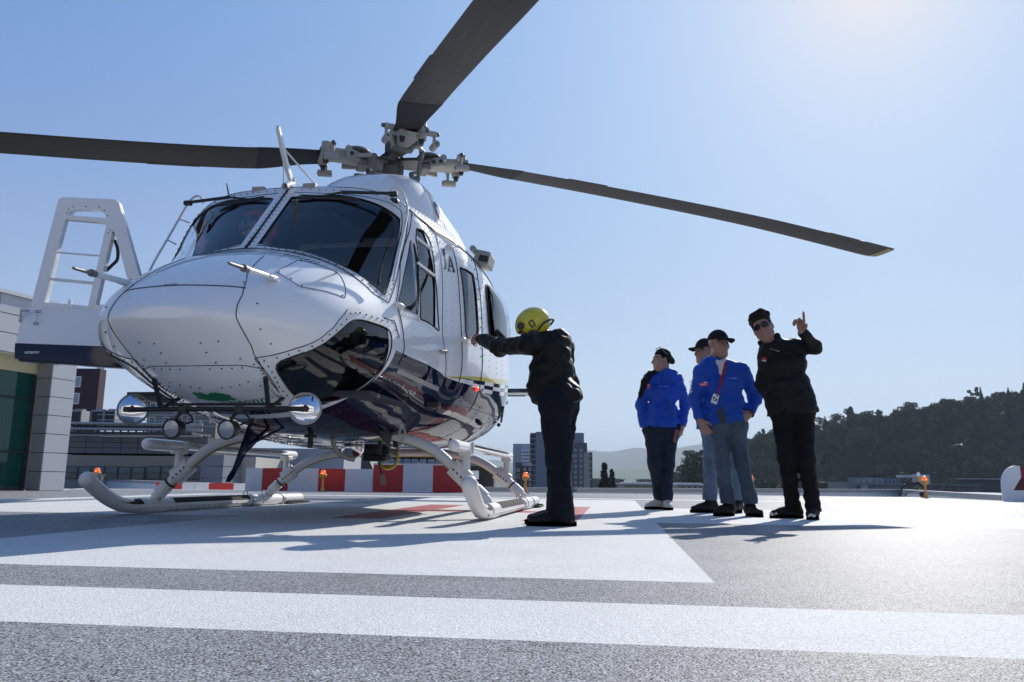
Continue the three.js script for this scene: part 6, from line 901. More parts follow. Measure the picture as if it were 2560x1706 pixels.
const chest = (J, w, r, h0 = 0.25, h1 = 0.9, rb = r) => { const sc = mid(J.shL, J.shR), hc = mid(J.hipL, J.hipR), ax = unit(sub(J.shR, J.shL)), e = (t, k) => [add(mid(sc, hc, t), ax, -w * k), add(mid(sc, hc, t), ax, w * k)]; const a = e(h0, 0.9), b = e(0.6, 0.85), c = e(h1, 0.95), d = e(h1 + 0.22, 1); return [[a[0], r, a[1], r], [b[0], r, b[1], r], [c[0], rb, c[1], rb], [d[0], rb, d[1], rb]]; };
function print(name, w, h, J4, o, g, draw) { mesh(name, new THREE.PlaneGeometry(w, h).applyMatrix4(J4).translate(-o.x, -o.y, -o.z), textPlate(w, h, draw, 2600), g); }
// 1: helmeted crewman leaning to the cabin door
person('person in a black jacket and yellow-green helmet leaning forward, one hand on the helicopter door', 5.38, 1392, {
  j: { head: [1334, 821, 0.08], shL: [1322, 862, -0.06], shR: [1372, 856, 0.22], elL: [1248, 868, 0.38], wrL: [1199, 846, 0.72], haL: [1182, 834, 0.84], elR: [1385, 925, 0.26], wrR: [1360, 965, 0.26], haR: [1350, 975, 0.26], hipL: [1388, 1012, -0.07], hipR: [1408, 1008, 0.17], knL: [1396, 1150, -0.08], knR: [1398, 1150, 0.14], anL: [1404, 1283, -0.07], anR: [1396, 1275, 0.16] },
  noCut: 'R', face: [-0.80, -0.55, -0.22], crown: [-0.55, 0.82, -0.05], skin: skinM(0.30, 0.16, 0.11), toe: { L: [-1, 0.05], R: [-1, -0.12] }, jacketM: jBlack, trouserM: tNavy, arm: 1.08, folds: 0.013, cuff: -0.02,
  jacketTorso: (J) => { const sc = mid(J.shL, J.shR), hc = mid(J.hipL, J.hipR), ax = unit(sub(J.shR, J.shL)), up = add(mid(sc, hc, 0.12), [0.10, 0.02, 0]); return [[add(up, ax, -0.06), 0.12, add(up, ax, 0.08), 0.11], [add(mid(sc, hc, 0.42), [0.03, 0, 0]), 0.16, add(mid(sc, hc, 0.42), ax, 0.12), 0.145], [add(mid(sc, hc, 0.72), [-0.035, 0, 0]), 0.158, add(mid(sc, hc, 0.72), [0.05, 0, -0.10]), 0.15], [add(hc, [0.03, 0.03, 0.08]), 0.135, add(hc, [0.03, 0.03, -0.08]), 0.13]]; },
  hem: (J) => add(mid(J.hipL, J.hipR), [-0.02, -0.055, 0]), hemN: [0.42, -0.9, 0], collarR: 0.072, legW: [0.115, 0.088, 0.080], leg: 1.0, flare: true, tcut: -0.045, tfolds: 0.010, shoeL: 0.32, shoeM: cloth(0.008, 0.008, 0.008, 0.5), soleM: std(0.012, 0.011, 0.010, 0.8), shoeO: { high: 0.12 },
  hand: { L: { palm: [0.2, -0.35, -0.9], side: -1, curl: [0.75, 0.65, 0.6, 0.55], thumb: 0.5, fwd: [-0.55, 0.15, -0.8], scale: 1.0 } },
  more: ({ H, g, hd, o }) => {
    const shell = netMesh((p) => { const d = ell(p, [0, 0.03, -0.012], [0.108, 0.116, 0.130]), e = ell(p, [0, 0.03, -0.01], [0.098, 0.106, 0.120]); let c = Math.max(d, -e); c = Math.max(c, -0.085 + 0.04 * (p[2] < -0.05 ? (-p[2] - 0.05) * 10 : 0) - p[1]); c = Math.max(c, -Math.max(Math.abs(p[0]) - 0.080, Math.abs(p[1] + 0.06) - 0.085, 0.02 - p[2])); return c; }, [-0.15, -0.14, -0.18], [0.15, 0.20, 0.16], 0.0065);
    H('helmet_shell', shell, phys(0.60, 0.52, 0.010, 0.28, { clearcoat: 0.8, clearcoatRoughness: 0.1 }));
    H('helmet_liner', netMesh((p) => Math.max(ell(p, [0, 0.03, -0.012], [0.098, 0.11, 0.122]), -headField(p) - 0.03, 0.0 + (p[2] > 0.06 ? p[2] - 0.06 : -1)), [-0.13, -0.13, -0.16], [0.13, 0.16, 0.14], 0.009), M0.dark);
    H('ear_cup', merge([ball(0.042, 0.108, -0.062, 0.022, [0.55, 1, 0.9]), ball(0.042, -0.108, -0.062, 0.022, [0.55, 1, 0.9])]), M0.dark); H('visor_knob', merge([ball(0.026, 0.112, 0.045, 0.055, [0.5, 1, 1]), ball(0.026, -0.112, 0.045, 0.055, [0.5, 1, 1])]), M0.dark); H('helmet_edge', tube([[0.108, -0.075, 0.05], [0.116, -0.055, -0.02], [0.108, -0.035, -0.08], [0.07, -0.03, -0.128], [0, -0.03, -0.150], [-0.07, -0.03, -0.128], [-0.108, -0.035, -0.08], [-0.116, -0.055, -0.02], [-0.108, -0.075, 0.05]], 0.008, 50, 6), M0.dark);
    H('helmet_mark', tube([[0.122, 0.03, -0.035], [0.122, 0.03, -0.005], [0.1205, -0.012, -0.005], [0.1205, -0.012, -0.035]], 0.0045, 30, 6, true, 0.05), M0.dark);
  },
}, null);
// 2: man in black pointing
person('person in a black jacket with sunglasses and black canvas shoes, raising one pointing hand', 6.75, 1985, {
  j: { head: [1908, 820, -0.02], shL: [1992, 868, -0.02], shR: [1916, 888, 0.05], elL: [2036, 868, -0.12], wrL: [2004, 826, -0.26], haL: [1985, 806, -0.33], elR: [1908, 962, 0.10], wrR: [1932, 1010, 0.0], haR: [1938, 1030, -0.02], hipL: [2006, 1024, 0], hipR: [1955, 1024, 0.03], knL: [2014, 1144, -0.05], knR: [1968, 1144, 0.0], anL: [2034, 1268, -0.03], anR: [1983, 1266, 0.10] },
  noCut: 'R', face: [-0.45, -0.05, 0.88], crown: [-0.40, 0.91, 0.05], skin: skinM(0.30, 0.165, 0.12), toe: { L: [-0.45, 0.9], R: [-1, 0.1] }, jacketM: jBlack, trouserM: tBlack, arm: 1.02, collarH: 0.05, collarR: 0.082, collarGap: true, shades: true, hairM: hairBrown,
  jacketTorso: (J) => [...chest(J, 0.09, 0.118, 0.25, 0.85, 0.128)], hem: (J) => add(mid(J.hipL, J.hipR), [0, -0.045, 0]), hemN: [0.08, -1, 0], legW: [0.105, 0.078, 0.056], tcut: -0.04, flare: true, shoeM: cloth(0.010, 0.010, 0.011, 0.8), soleM: std(0.55, 0.53, 0.48, 0.7), shoeL: 0.29, shoeO: (s) => ({ high: 0.13, lace: std(0.5, 0.5, 0.5, 0.8), toe: true, badge: s === 'R' ? -1 : 0 }),
  hand: { L: { fwd: [-0.25, 0.75, 0.6], palm: [-0.75, -0.2, 0.6], side: 1, curl: [1.15, 1.0, 0.75, [0.05, 0.05, 0.05]], thumb: 0.75, scale: 1.08 } },
  more: ({ H, hd, o, g }) => {
    H('hair', hairGeo('messy'), hairBrown); H('sunglasses', merge([...[-1, 1].map((s) => new RoundedBoxGeometry(0.062, 0.046, 0.010, 3, 0.005).rotateY(s * 0.32).translate(s * 0.035, 0.004, 0.100)), box(0.02, 0.008, 0.008, 0, 0.016, 0.108), ...[-1, 1].map((s) => beam([s * 0.06, 0.015, 0.09], [s * 0.084, 0.008, -0.01], 0.005, 0.009))]), phys(0.006, 0.006, 0.007, 0.25)); 0 && H('stubble', netMesh((p) => Math.max(headField(p) - 0.0022, p[1] + 0.045 + 0.4 * Math.abs(p[0]) * 0, 0.0 - p[2] + 0.0, -0.125 - p[1], Math.max(0.012 - Math.abs(p[1] + 0.068), Math.abs(p[0]) - 0.022) < 0 && p[2] > 0.08 ? 0.005 - 0 : -1), [-0.1, -0.14, -0.02], [0.1, -0.03, 0.14], 0.006), skinM(0.16, 0.09, 0.07));
    const c = mid; const F = frameOf(at(1938, 876, 6.75 - 0.165).toArray(), [0.05, 0.1, 1], [0.3, 1, 0]); print('chest_print', 0.09, 0.016, F, o, g, (q, w, h) => { q.fillStyle = '#cfcfcf'; q.font = `${h * 0.7}px sans-serif`; q.fillText('HOSPITAL', 0, h * 0.75, w * 0.4); q.fillText('REGION', w * 0.5, h * 0.75, w * 0.45); });
    const G = frameOf(at(1911, 900, 6.75 - 0.165).toArray(), [-0.3, 0.1, 1], [0.3, 1, 0]); print('chest_badge', 0.035, 0.04, G, o, g, (q, w, h) => { q.fillStyle = '#b32432'; q.fillRect(0, 0, w, h * 0.6); q.fillStyle = '#ddd'; q.fillRect(0, h * 0.62, w, h * 0.2); });
  },
}, null);
// 3: man in blue with lanyard
person('person in a blue jacket, dark cap and jeans with red lanyard, thumbs at the pockets', 7.2, 1815, {
  j: { head: [1797, 862, 0], shL: [1856, 928, 0], shR: [1752, 930, 0], elL: [1889, 996, 0.05], wrL: [1876, 1034, -0.06], haL: [1860, 1048, -0.10], elR: [1737, 1000, 0.05], wrR: [1751, 1052, -0.05], haR: [1762, 1072, -0.08], hipL: [1840, 1064, 0], hipR: [1797, 1064, 0], knL: [1856, 1160, -0.03], knR: [1806, 1160, 0], anL: [1876, 1250, -0.05], anR: [1820, 1250, 0.0] },
  face: [0.45, 0.0, 0.9], crown: [0.02, 1, 0.02], skin: skinM(0.33, 0.19, 0.14), toe: { L: [0.15, 1], R: [-0.75, 0.65] }, jacketM: jBlue, denim: [0.055, 0.080, 0.115], arm: 1.0, collarR: 0.085, collarGap: true, collarH: 0.01,
  jacketTorso: (J) => [...chest(J, 0.09, 0.112, 0.27, 0.85, 0.118)], hem: (J) => add(mid(J.hipL, J.hipR), [0, 0.015, 0]), hemN: [0.18, -1, 0], legW: [0.097, 0.068, 0.060], flare: true, shoeM: cloth(0.014, 0.013, 0.012, 0.6), soleM: std(0.012, 0.012, 0.012, 0.8), shoeL: 0.30, shoeO: { high: 0.14, lace: std(0.25, 0.25, 0.25, 0.8) }, tcut: -0.035,
  hand: { L: { palm: [-0.4, 0.1, -0.9], side: -1, curl: [1.0, 1.0, 0.95, 0.8], thumb: 0.7 }, R: { palm: [0.5, -0.2, -0.8], side: 1, curl: [0.7, 0.7, 0.65, 0.6], thumb: 0.7 } },
  more: ({ H, o, g, J, neck, T, hd }) => {
    H('cap', merge(capGeo.map((q) => q.clone())), capBlack);
    const sh = boneGeo([[add(neck, [0.03, -0.03, 0.07]), 0.035, add(neck, [0.02, -0.12, 0.09]), 0.03], [add(neck, [0.06, 0.01, 0.05]), 0.022, add(neck, [0.03, -0.06, 0.10]), 0.018], [add(neck, [-0.035, 0.01, 0.06]), 0.022, add(neck, [0.015, -0.06, 0.10]), 0.018]], { k: 0.012, cell: 0.008 }); mesh('shirt', T(sh), cloth(0.62, 0.63, 0.65), g);
    const a = at(1815, 905, 7.2 - 0.13), b = at(1801, 965, 7.2 - 0.165), c = at(1796, 985, 7.2 - 0.17); const q = (v) => v.clone().sub(o).toArray();
    mesh('lanyard', [beam(q(a), q(b), 0.022, 0.004, [0.2, 0, 1]), beam(q(b), q(c), 0.012, 0.004, [0.2, 0, 1])], cloth(0.35, 0.012, 0.012), g);
    const bt = textPlate(0.055, 0.085, (k, w, h) => { k.fillStyle = '#dcdde0'; k.fillRect(0, 0, w, h); k.fillStyle = '#303338'; k.fillRect(w * 0.12, h * 0.30, w * 0.34, h * 0.26); k.fillRect(w * 0.12, h * 0.66, w * 0.7, h * 0.06); k.fillRect(w * 0.56, h * 0.4, w * 0.3, h * 0.3); k.fillStyle = '#8a2f38'; k.fillRect(w * 0.45, h * 0.06, w * 0.4, h * 0.14); }, 1600); const bp = q(at(1788, 998, 7.2 - 0.175)); mesh('id_card', new RoundedBoxGeometry(0.056, 0.086, 0.003, 2, 0.001).rotateZ(-0.35).translate(...bp), std(0.7, 0.7, 0.7, 0.5), g); mesh('card_print', new THREE.PlaneGeometry(0.054, 0.084).rotateZ(-0.35).translate(bp[0], bp[1], bp[2] + 0.0025), bt, g);
    mesh('phone_pouch', box(0.06, 0.12, 0.02, ...q(at(1805, 1040, 7.2 - 0.165)), 0.006, { rz: 0.3 }), M0.dark, g); mesh('pouch_strap', [rod(q(at(1798, 980, 7.2 - 0.17)), q(at(1802, 1022, 7.2 - 0.165)), 0.004)], M0.dark, g);
    mesh('watch', new THREE.TorusGeometry(0.036, 0.008, 8, 20).applyMatrix4(frameOf([0, 0, 0], sub(J.haL, J.wrL), [0, 0, 1])).translate(J.wrL[0] - o.x - 0.0, J.wrL[1] - o.y, J.wrL[2] - o.z), M0.dark, g);
    const F = frameOf(at(1830, 946, 7.2 - 0.168).toArray(), [0.25, 0.05, 1], [0, 1, 0]); print('chest_print', 0.105, 0.018, F, o, g, (k, w, h) => { k.fillStyle = '#c9d4ee'; k.font = `${h * 0.6}px sans-serif`; k.fillText('HOSPITAL', 0, h * 0.75, w * 0.4); k.font = `bold ${h * 0.7}px sans-serif`; k.fillText('REGION', w * 0.52, h * 0.75, w * 0.45); });
    const G = frameOf(at(1760, 961, 7.2 - 0.16).toArray(), [-0.3, 0.05, 1], [0, 1, 0]); print('chest_badge', 0.075, 0.04, G, o, g, (k, w, h) => { k.fillStyle = '#cfd6ea'; k.fillRect(w * 0.5, 0, w * 0.4, h * 0.2); k.fillStyle = '#c23a46'; k.fillRect(0, h * 0.2, w, h * 0.7); k.fillStyle = '#f0dfe2'; k.font = `bold ${h * 0.4}px sans-serif`; k.fillText('CHILE', w * 0.08, h * 0.72, w * 0.8); });
    const S = frameOf(at(1728, 968, 7.2 - 0.03).toArray(), [-0.85, 0.0, 0.5], [0, 1, 0]); print('sleeve_print', 0.05, 0.13, S, o, g, (k, w, h) => { k.fillStyle = '#c9d2e8'; for (let i = 0; i < 4; i++) { k.fillRect(w * (0.15 + 0.1 * (i % 2)), h * (0.05 + 0.24 * i), w * 0.55, h * 0.06); k.fillRect(w * 0.2, h * (0.13 + 0.24 * i), w * 0.4, h * 0.05); } });
  },
}, null);
// 4: man in cap behind
person('person in dark cap and light jeans half hidden behind the man with the lanyard', 7.95, 1785, {
  j: { head: [1762, 880, 0], shL: [1815, 930, 0], shR: [1752, 930, 0.06], elL: [1842, 1000, 0], wrL: [1830, 1050, 0], haL: [1828, 1070, 0], elR: [1760, 1000, 0], wrR: [1770, 1055, 0], haR: [1772, 1075, 0], hipL: [1815, 1066, 0], hipR: [1776, 1066, 0], knL: [1834, 1160, 0], knR: [1776, 1158, -0.03], anL: [1845, 1246, 0], anR: [1775, 1246, -0.08] },
  noCut: 'LR', face: [-0.95, -0.02, 0.35], crown: [0, 1, 0], skin: skinM(0.30, 0.17, 0.12), toe: { L: [-0.5, 0.9], R: [-1, 0.2] }, jacketM: jBlue, denim: [0.105, 0.155, 0.215], jacketTorso: (J) => [...chest(J, 0.10, 0.125, 0.22, 0.9, 0.125)], hem: (J) => add(mid(J.hipL, J.hipR), [0, -0.03, 0]), legW: [0.095, 0.07, 0.066], flare: true, shoeM: cloth(0.012, 0.012, 0.012, 0.6), soleM: std(0.014, 0.014, 0.014, 0.8), shoeL: 0.29, shoeO: { high: 0.12, lace: std(0.35, 0.35, 0.35, 0.8) },
  more: ({ H }) => { H('cap', merge(capGeo.map((q) => q.clone())), capBlack); H('hair', netMesh((p) => Math.max(ell(p, [0, 0.03, -0.014], [0.080, 0.102, 0.102]), 0.02 - p[1] - 0.6 * Math.max(0, -p[2]), p[2] - 0.0), [-0.12, -0.08, -0.16], [0.12, 0.16, 0.05], 0.008), hairBlack); },
}, null);
// 5: woman in blue
const woman = person('person in a blue jacket with dark ponytail, white trainers and sunglasses on her head', 8.6, 1655, {
  j: { head: [1655, 902, 0], shL: [1692, 950, 0], shR: [1622, 950, 0.02], elL: [1714, 1010, 0.03], wrL: [1706, 1068, -0.04], haL: [1701, 1090, -0.06], elR: [1602, 1012, 0.03], wrR: [1607, 1066, -0.02], haR: [1612, 1085, -0.02], hipL: [1675, 1078, 0], hipR: [1634, 1078, 0], knL: [1670, 1160, 0], knR: [1636, 1160, -0.02], anL: [1669, 1244, -0.05], anR: [1648, 1244, 0.05] },
  noCut: 'R', face: [-0.97, 0.02, 0.2], crown: [0.02, 1, 0], skin: skinM(0.32, 0.18, 0.13), toe: { L: [-0.1, 1], R: [-0.9, 0.35] }, jacketM: jBlue, trouserM: cloth(0.012, 0.020, 0.034), arm: 0.98, collarH: 0.03, collarR: 0.075,
  jacketTorso: (J) => [...chest(J, 0.075, 0.112, 0.27, 0.85, 0.125)], hem: (J) => add(mid(J.hipL, J.hipR), [0, 0.03, 0]), legW: [0.102, 0.074, 0.050], tcut: -0.04, flare: true, shoeM: cloth(0.50, 0.48, 0.45, 0.7), soleM: std(0.45, 0.44, 0.42, 0.7), shoeL: 0.25, shoeO: { high: 0.10, lace: std(0.5, 0.5, 0.5, 0.8) }, hairM: hairBlack,
  hand: { L: { palm: [-0.8, 0, -0.4], side: 1, curl: [0.8, 0.8, 0.75, 0.6], thumb: 0.6, scale: 0.92 } },
  more: ({ H, g, T, o }) => {
    H('hair', hairGeo('tied'), hairBlack); H('sunglasses', merge([...[-1, 1].map((s) => new RoundedBoxGeometry(0.05, 0.036, 0.008, 3, 0.004).rotateX(-1.0).translate(s * 0.032, 0.138, 0.045)), ...[-1, 1].map((s) => beam([s * 0.058, 0.13, 0.04], [s * 0.088, 0.06, -0.03], 0.005, 0.007))]), phys(0.02, 0.04, 0.10, 0.1, { clearcoat: 1 }));
    const P = (x, y, dz) => at(x, y, 8.6 + dz).toArray(); mesh('ponytail', T(boneGeo([[P(1662, 925, 0.05), 0.03, P(1625, 935, -0.05), 0.032], [P(1625, 935, -0.05), 0.036, P(1612, 955, -0.13), 0.04], [P(1612, 955, -0.13), 0.042, P(1602, 985, -0.13), 0.026], [P(1602, 985, -0.13), 0.026, P(1597, 1000, -0.12), 0.008]], { k: 0.02, cell: 0.0085, folds: 0.006, freq: 22 })), hairBlack, g);
    const F = frameOf(at(1660, 966, 8.6 - 0.155).toArray(), [0.1, 0.08, 1], [0.06, 1, 0]); print('chest_print', 0.11, 0.02, F, o, g, (k, w, h) => { k.fillStyle = '#b9c6e6'; k.font = `${h * 0.6}px sans-serif`; k.fillText('HOSPITAL', 0, h * 0.75, w * 0.4); k.font = `bold ${h * 0.7}px sans-serif`; k.fillText('REGION', w * 0.5, h * 0.75, w * 0.45); });
    const G = frameOf(at(1622, 967, 8.6 - 0.15).toArray(), [-0.4, 0.05, 1], [0, 1, 0]); print('chest_badge', 0.032, 0.045, G, o, g, (k, w, h) => { k.fillStyle = '#c23a46'; k.fillRect(0, 0, w, h); k.fillStyle = '#d8d8e0'; k.fillRect(w * 0.1, 0, w * 0.5, h * 0.3); });
    mesh('pocket_zip', rod(at(1668, 1002, 8.6 - 0.158).sub(o).toArray(), at(1684, 1040, 8.6 - 0.165).sub(o).toArray(), 0.005), M0.dark, g);
  },
}, null);
{ const p = at(1691, 1091, 8.6 - 0.10), t = thing('mobile_phone', 'red mobile phone held low in the hand of the woman in blue', 'phone', p.toArray(), 0.9); t.rotation.set(0.2, 0.7, -0.25); mesh('case', box(0.07, 0.135, 0.010, 0, 0, 0, 0.004), phys(0.45, 0.02, 0.04, 0.3, { clearcoat: 0.8 }), t); mesh('screen', box(0.062, 0.125, 0.003, 0, 0, 0.0055, 0.001), phys(0.005, 0.005, 0.006, 0.05, { clearcoat: 1 }), t); }
// 6: pilot in the cockpit
{
  const w = (x, y, z) => toWorld(x - 0.33, y + 0.22, z + 0.24), o = V3(w(-0.1, 0, 0.3)), g = thing('person', 'person with a red and dark flight helmet seated at the controls behind the windscreen', 'person', o.toArray());
  const T = (geo) => geo.translate(-o.x, -o.y, -o.z), hd = frameOf(w(-0.02, 1.98, 0.36), [-0.75, -0.10, 0.45], [-0.1, 1, 0]);
  const S = { c: w(-0.12, 1.62, 0.26), l: w(0.05, 1.68, 0.22), r: w(-0.30, 1.68, 0.28), h: w(-0.18, 1.18, 0.25), eL: w(0.1, 1.38, 0.42), wL: w(-0.05, 1.32, 0.68), eR: w(-0.36, 1.52, 0.46), wR: w(-0.34, 1.70, 0.58), kL: w(0.02, 1.22, 0.72), kR: w(-0.36, 1.22, 0.72), aL: w(0.02, 0.90, 0.92), aR: w(-0.36, 0.90, 0.92) };
  mesh('body', [T(boneGeo([[S.l, 0.05, S.r, 0.05], [S.c, 0.11, S.h, 0.11], [S.l, 0.045, S.eL, 0.04], [S.eL, 0.04, S.wL, 0.03], [S.r, 0.045, S.eR, 0.04], [S.eR, 0.04, S.wR, 0.03], [S.h, 0.08, S.kL, 0.06], [S.kL, 0.055, S.aL, 0.04], [S.h, 0.08, S.kR, 0.06], [S.kR, 0.055, S.aR, 0.04], [S.c, 0.05, w(-0.05, 1.84, 0.34), 0.05]], { k: 0.04, cell: 0.016 })), place(headGeo, hd, o), handGeo(S.wR, sub(S.wR, S.eR), [0.3, 0, -0.9], 1, [0.4, 0.4, 0.35, 0.3], o), handGeo(S.wL, sub(S.wL, S.eL), [0, -1, 0], -1, [0.8, 0.8, 0.8, 0.7], o)], skinM(0.26, 0.14, 0.11), g);
  mesh('flight_suit', T(boneGeo([[S.l, 0.08, S.r, 0.08], [S.c, 0.15, S.h, 0.15], [S.l, 0.07, S.eL, 0.06], [S.eL, 0.06, mid(S.eL, S.wL, 0.9), 0.045], [S.r, 0.07, S.eR, 0.06], [S.eR, 0.06, mid(S.eR, S.wR, 0.85), 0.045], [S.h, 0.11, S.kL, 0.08], [S.kL, 0.075, S.aL, 0.055], [S.h, 0.11, S.kR, 0.08], [S.kR, 0.075, S.aR, 0.055]], { k: 0.04, cell: 0.014, folds: 0.009 })), cloth(0.016, 0.020, 0.030), g);
  const hs = netMesh((p) => { const d = Math.max(ell(p, [0, 0.035, -0.015], [0.122, 0.135, 0.146]), -ell(p, [0, 0.03, -0.01], [0.102, 0.114, 0.126])); return Math.max(d, -0.10 - p[1], -Math.max(Math.abs(p[0]) - 0.075, Math.abs(p[1] + 0.05) - 0.085, 0.02 - p[2])); }, [-0.15, -0.14, -0.18], [0.15, 0.20, 0.16], 0.007);
  mesh('helmet_shell', place(hs, hd, o), phys(0.75, 0.02, 0.012, 0.3, { clearcoat: 0.8 }), g); mesh('helmet_visor', place(netMesh((p) => Math.max(ell(p, [0, 0.03, -0.004], [0.128, 0.125, 0.150]), -ell(p, [0, 0.03, -0.004], [0.121, 0.12, 0.144]), 0.0 - p[2] + 0.02, Math.abs(p[1] - 0.04) - 0.055), [-0.15, -0.06, -0.02], [0.15, 0.14, 0.17], 0.007), hd, o), phys(0.02, 0.03, 0.04, 0.1, { clearcoat: 1 }), g); mesh('ear_cup', place(merge([ball(0.045, 0.112, -0.045, 0.01, [0.5, 1, 1]), ball(0.045, -0.112, -0.045, 0.01, [0.5, 1, 1])]), hd, o), M0.dark, g);
  for (const s of ['L', 'R']) shoe(S['a' + s], [-0.15, 1], 0.29, V(o.x, -1.08, o.z), cloth(0.01, 0.01, 0.01, 0.5), std(0.01, 0.01, 0.01, 0.8), g, { high: 0.12 });
}
// ------------------------------------------------------------------ things on and beside the deck
const mOr = phys(0.72, 0.30, 0.015, 0.35, { clearcoat: 0.6 });
const beacons = [[-9.15, -15.6, 'orange perimeter beacon in front of the pale pier at the left'], [-9.2, -17.7, 'orange perimeter beacon on a yellow post behind the starboard skid, before the grey wing'], [-4.1, -17.4, 'orange perimeter beacon in front of the red and white barrier'], [0.33, -17.4, 'orange perimeter beacon close to the left of the helmeted man'], [5.25, -17.4, 'orange perimeter beacon mostly hidden behind the man in blue with the lanyard'], [8.85, -17.0, 'orange perimeter beacon at the right beside the parapet corner']];
let proto;
beacons.forEach(([x, z, l], i) => {
  if (!i) {
    proto = thing('perimeter_beacon', l, 'beacon', [x, 0, z], 0, 'orange beacons along the deck edge');
    mesh('base_plate', lathe([[0.001, 0.016], [0.085, 0.016], [0.09, 0.012], [0.09, 0.004]], 24), M0.dark, proto);
    mesh('post', lathe([[0.042, 0.014], [0.040, 0.05], [0.027, 0.10], [0.024, 0.12], [0.024, 0.28], [0.034, 0.29], [0.034, 0.30]], 20), mOr, proto);
    mesh('lamp_cup', lathe([[0.03, 0.295], [0.066, 0.315], [0.070, 0.352], [0.082, 0.355], [0.082, 0.368], [0.060, 0.37]], 28), mOr, proto);
    mesh('cup_clip', box(0.02, 0.05, 0.012, -0.074, 0.33, 0.02, 0.003), M0.galv, proto); mesh('cup_clip', box(0.02, 0.05, 0.012, 0.074, 0.33, 0.02, 0.003), M0.galv, proto);
    mesh('lamp_dome', lathe([[0.060, 0.37], [0.061, 0.39], [0.055, 0.43], [0.040, 0.455], [0.018, 0.465], [0.001, 0.466]], 28), new THREE.MeshPhysicalMaterial({ color: lin(0.85, 0.12, 0.01), emissive: lin(1, 0.17, 0.01), emissiveIntensity: 0.55, roughness: 0.15, clearcoat: 1 }), proto);
    mesh('lamp_glow', ball(0.022, 0, 0.395, 0.045, [1.2, 0.6, 0.8]), new THREE.MeshStandardMaterial({ color: lin(1, 0.5, 0.1), emissive: lin(1, 0.42, 0.08), emissiveIntensity: 1.6 }), proto);
    const li = new THREE.PointLight(lin(1, 0.35, 0.05), 0.03); li.position.set(0, 0.41, 0); li.castShadow = true; proto.add(li);
  } else { const c = proto.clone(); c.name = numbered('perimeter_beacon'); c.position.set(x, 0, z); c.userData = { ...proto.userData, label: l }; scene.add(c); }
});
{ // red and white barrier round the stair
  const g = thing('striped_barrier', 'red and white striped barrier box at the far deck edge behind the helicopter', 'barrier', [0, 0, -17.9]);
  const mR = std(0.46, 0.022, 0.024, 0.5), mW = std(0.66, 0.67, 0.69, 0.5), X = (px) => (px - 1280) / 1961 * 17.75;
  const bits = [[622, 664, 0], [664, 728, 1], [728, 803, 0], [803, 869, 1], [869, 939, 0]]; for (const [a, b, r] of bits) mesh('barrier_panel', box(X(b) - X(a) - 0.008, 0.50, 0.06, (X(a) + X(b)) / 2, 0.25, 0, 0.004), r ? mR : mW, g);
  for (const [a, b, r] of [[939, 976, 1], [976, 1013, 1], [1013, 1050, 0], [1050, 1087, 0], [1087, 1162, 1]]) mesh('barrier_panel', box(X(b) - X(a) - 0.006, 0.60, 0.06, (X(a) + X(b)) / 2, 0.30, 0.012, 0.004), r ? mR : mW, g);
  mesh('barrier_end', [box(0.05, 0.44, 0.9, X(1162) + 0.02, 0.30, -0.45), box(0.30, 0.20, 0.05, X(1180), 0.40, -0.9)], mW, g);
  mesh('barrier_rail', [box(X(1162) - X(939), 0.035, 0.09, (X(939) + X(1162)) / 2, 0.615, 0.01), rod([X(1050), 0.62, 0.01], [X(1050), 0.655, 0.01], 0.02)], mW, g);
  const k = thing('striped_kerb', 'low red and white striped kerb left of the barrier beyond the starboard skid', 'kerb', [0, 0, -19.4]), Y = (px) => (px - 1280) / 1961 * 19.3;
  for (const [a, b, r] of [[406, 470, 1], [470, 502, 0], [502, 537, 0], [537, 597, 1], [597, 640, 0]]) mesh('kerb_block', box(Y(b) - Y(a) - 0.01, 0.17, 0.12, (Y(a) + Y(b)) / 2, 0.06, 0, 0.006), r ? mR : mW, k);
}
{ // letter-shaped sign beyond the deck edge at the right
  const g = thing('curved_sign', 'white and red letter-shaped sign beyond the right deck edge', 'sign', [9.12, -0.3, -14.8], R(-4));
  const P = [[0, -0.02]]; for (let k = 0; k <= 14; k++) { const a = Math.PI - k / 14 * (Math.PI * 0.56); P.push([0.30 + Math.cos(a) * 0.30, 0.62 + Math.sin(a) * 0.33]); } P.push([0.36, 0.74], [0.20, 0.50], [0.42, 0.50], [0.42, -0.02]);
  mesh('sign_face', extrude(P, 0.02, 0.003).translate(0, 0, 0.0), std(0.75, 0.75, 0.77, 0.5), g);
  const red = extrude([[0.335, 0.945], [0.52, 0.93], [0.62, 0.86], [0.68, 0.72], [0.37, 0.735]], 0.3, 0.003).translate(0, 0, -0.32); mesh('sign_side', red, std(0.20, 0.008, 0.02, 0.4), g);
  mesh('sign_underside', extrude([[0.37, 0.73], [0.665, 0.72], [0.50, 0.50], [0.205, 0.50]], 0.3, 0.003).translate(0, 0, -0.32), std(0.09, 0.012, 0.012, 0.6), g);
  mesh('sign_foot', box(0.22, 0.34, 0.025, 0.31, 0.17, 0.03, 0.004), std(0.62, 0.62, 0.66, 0.5), g);
}
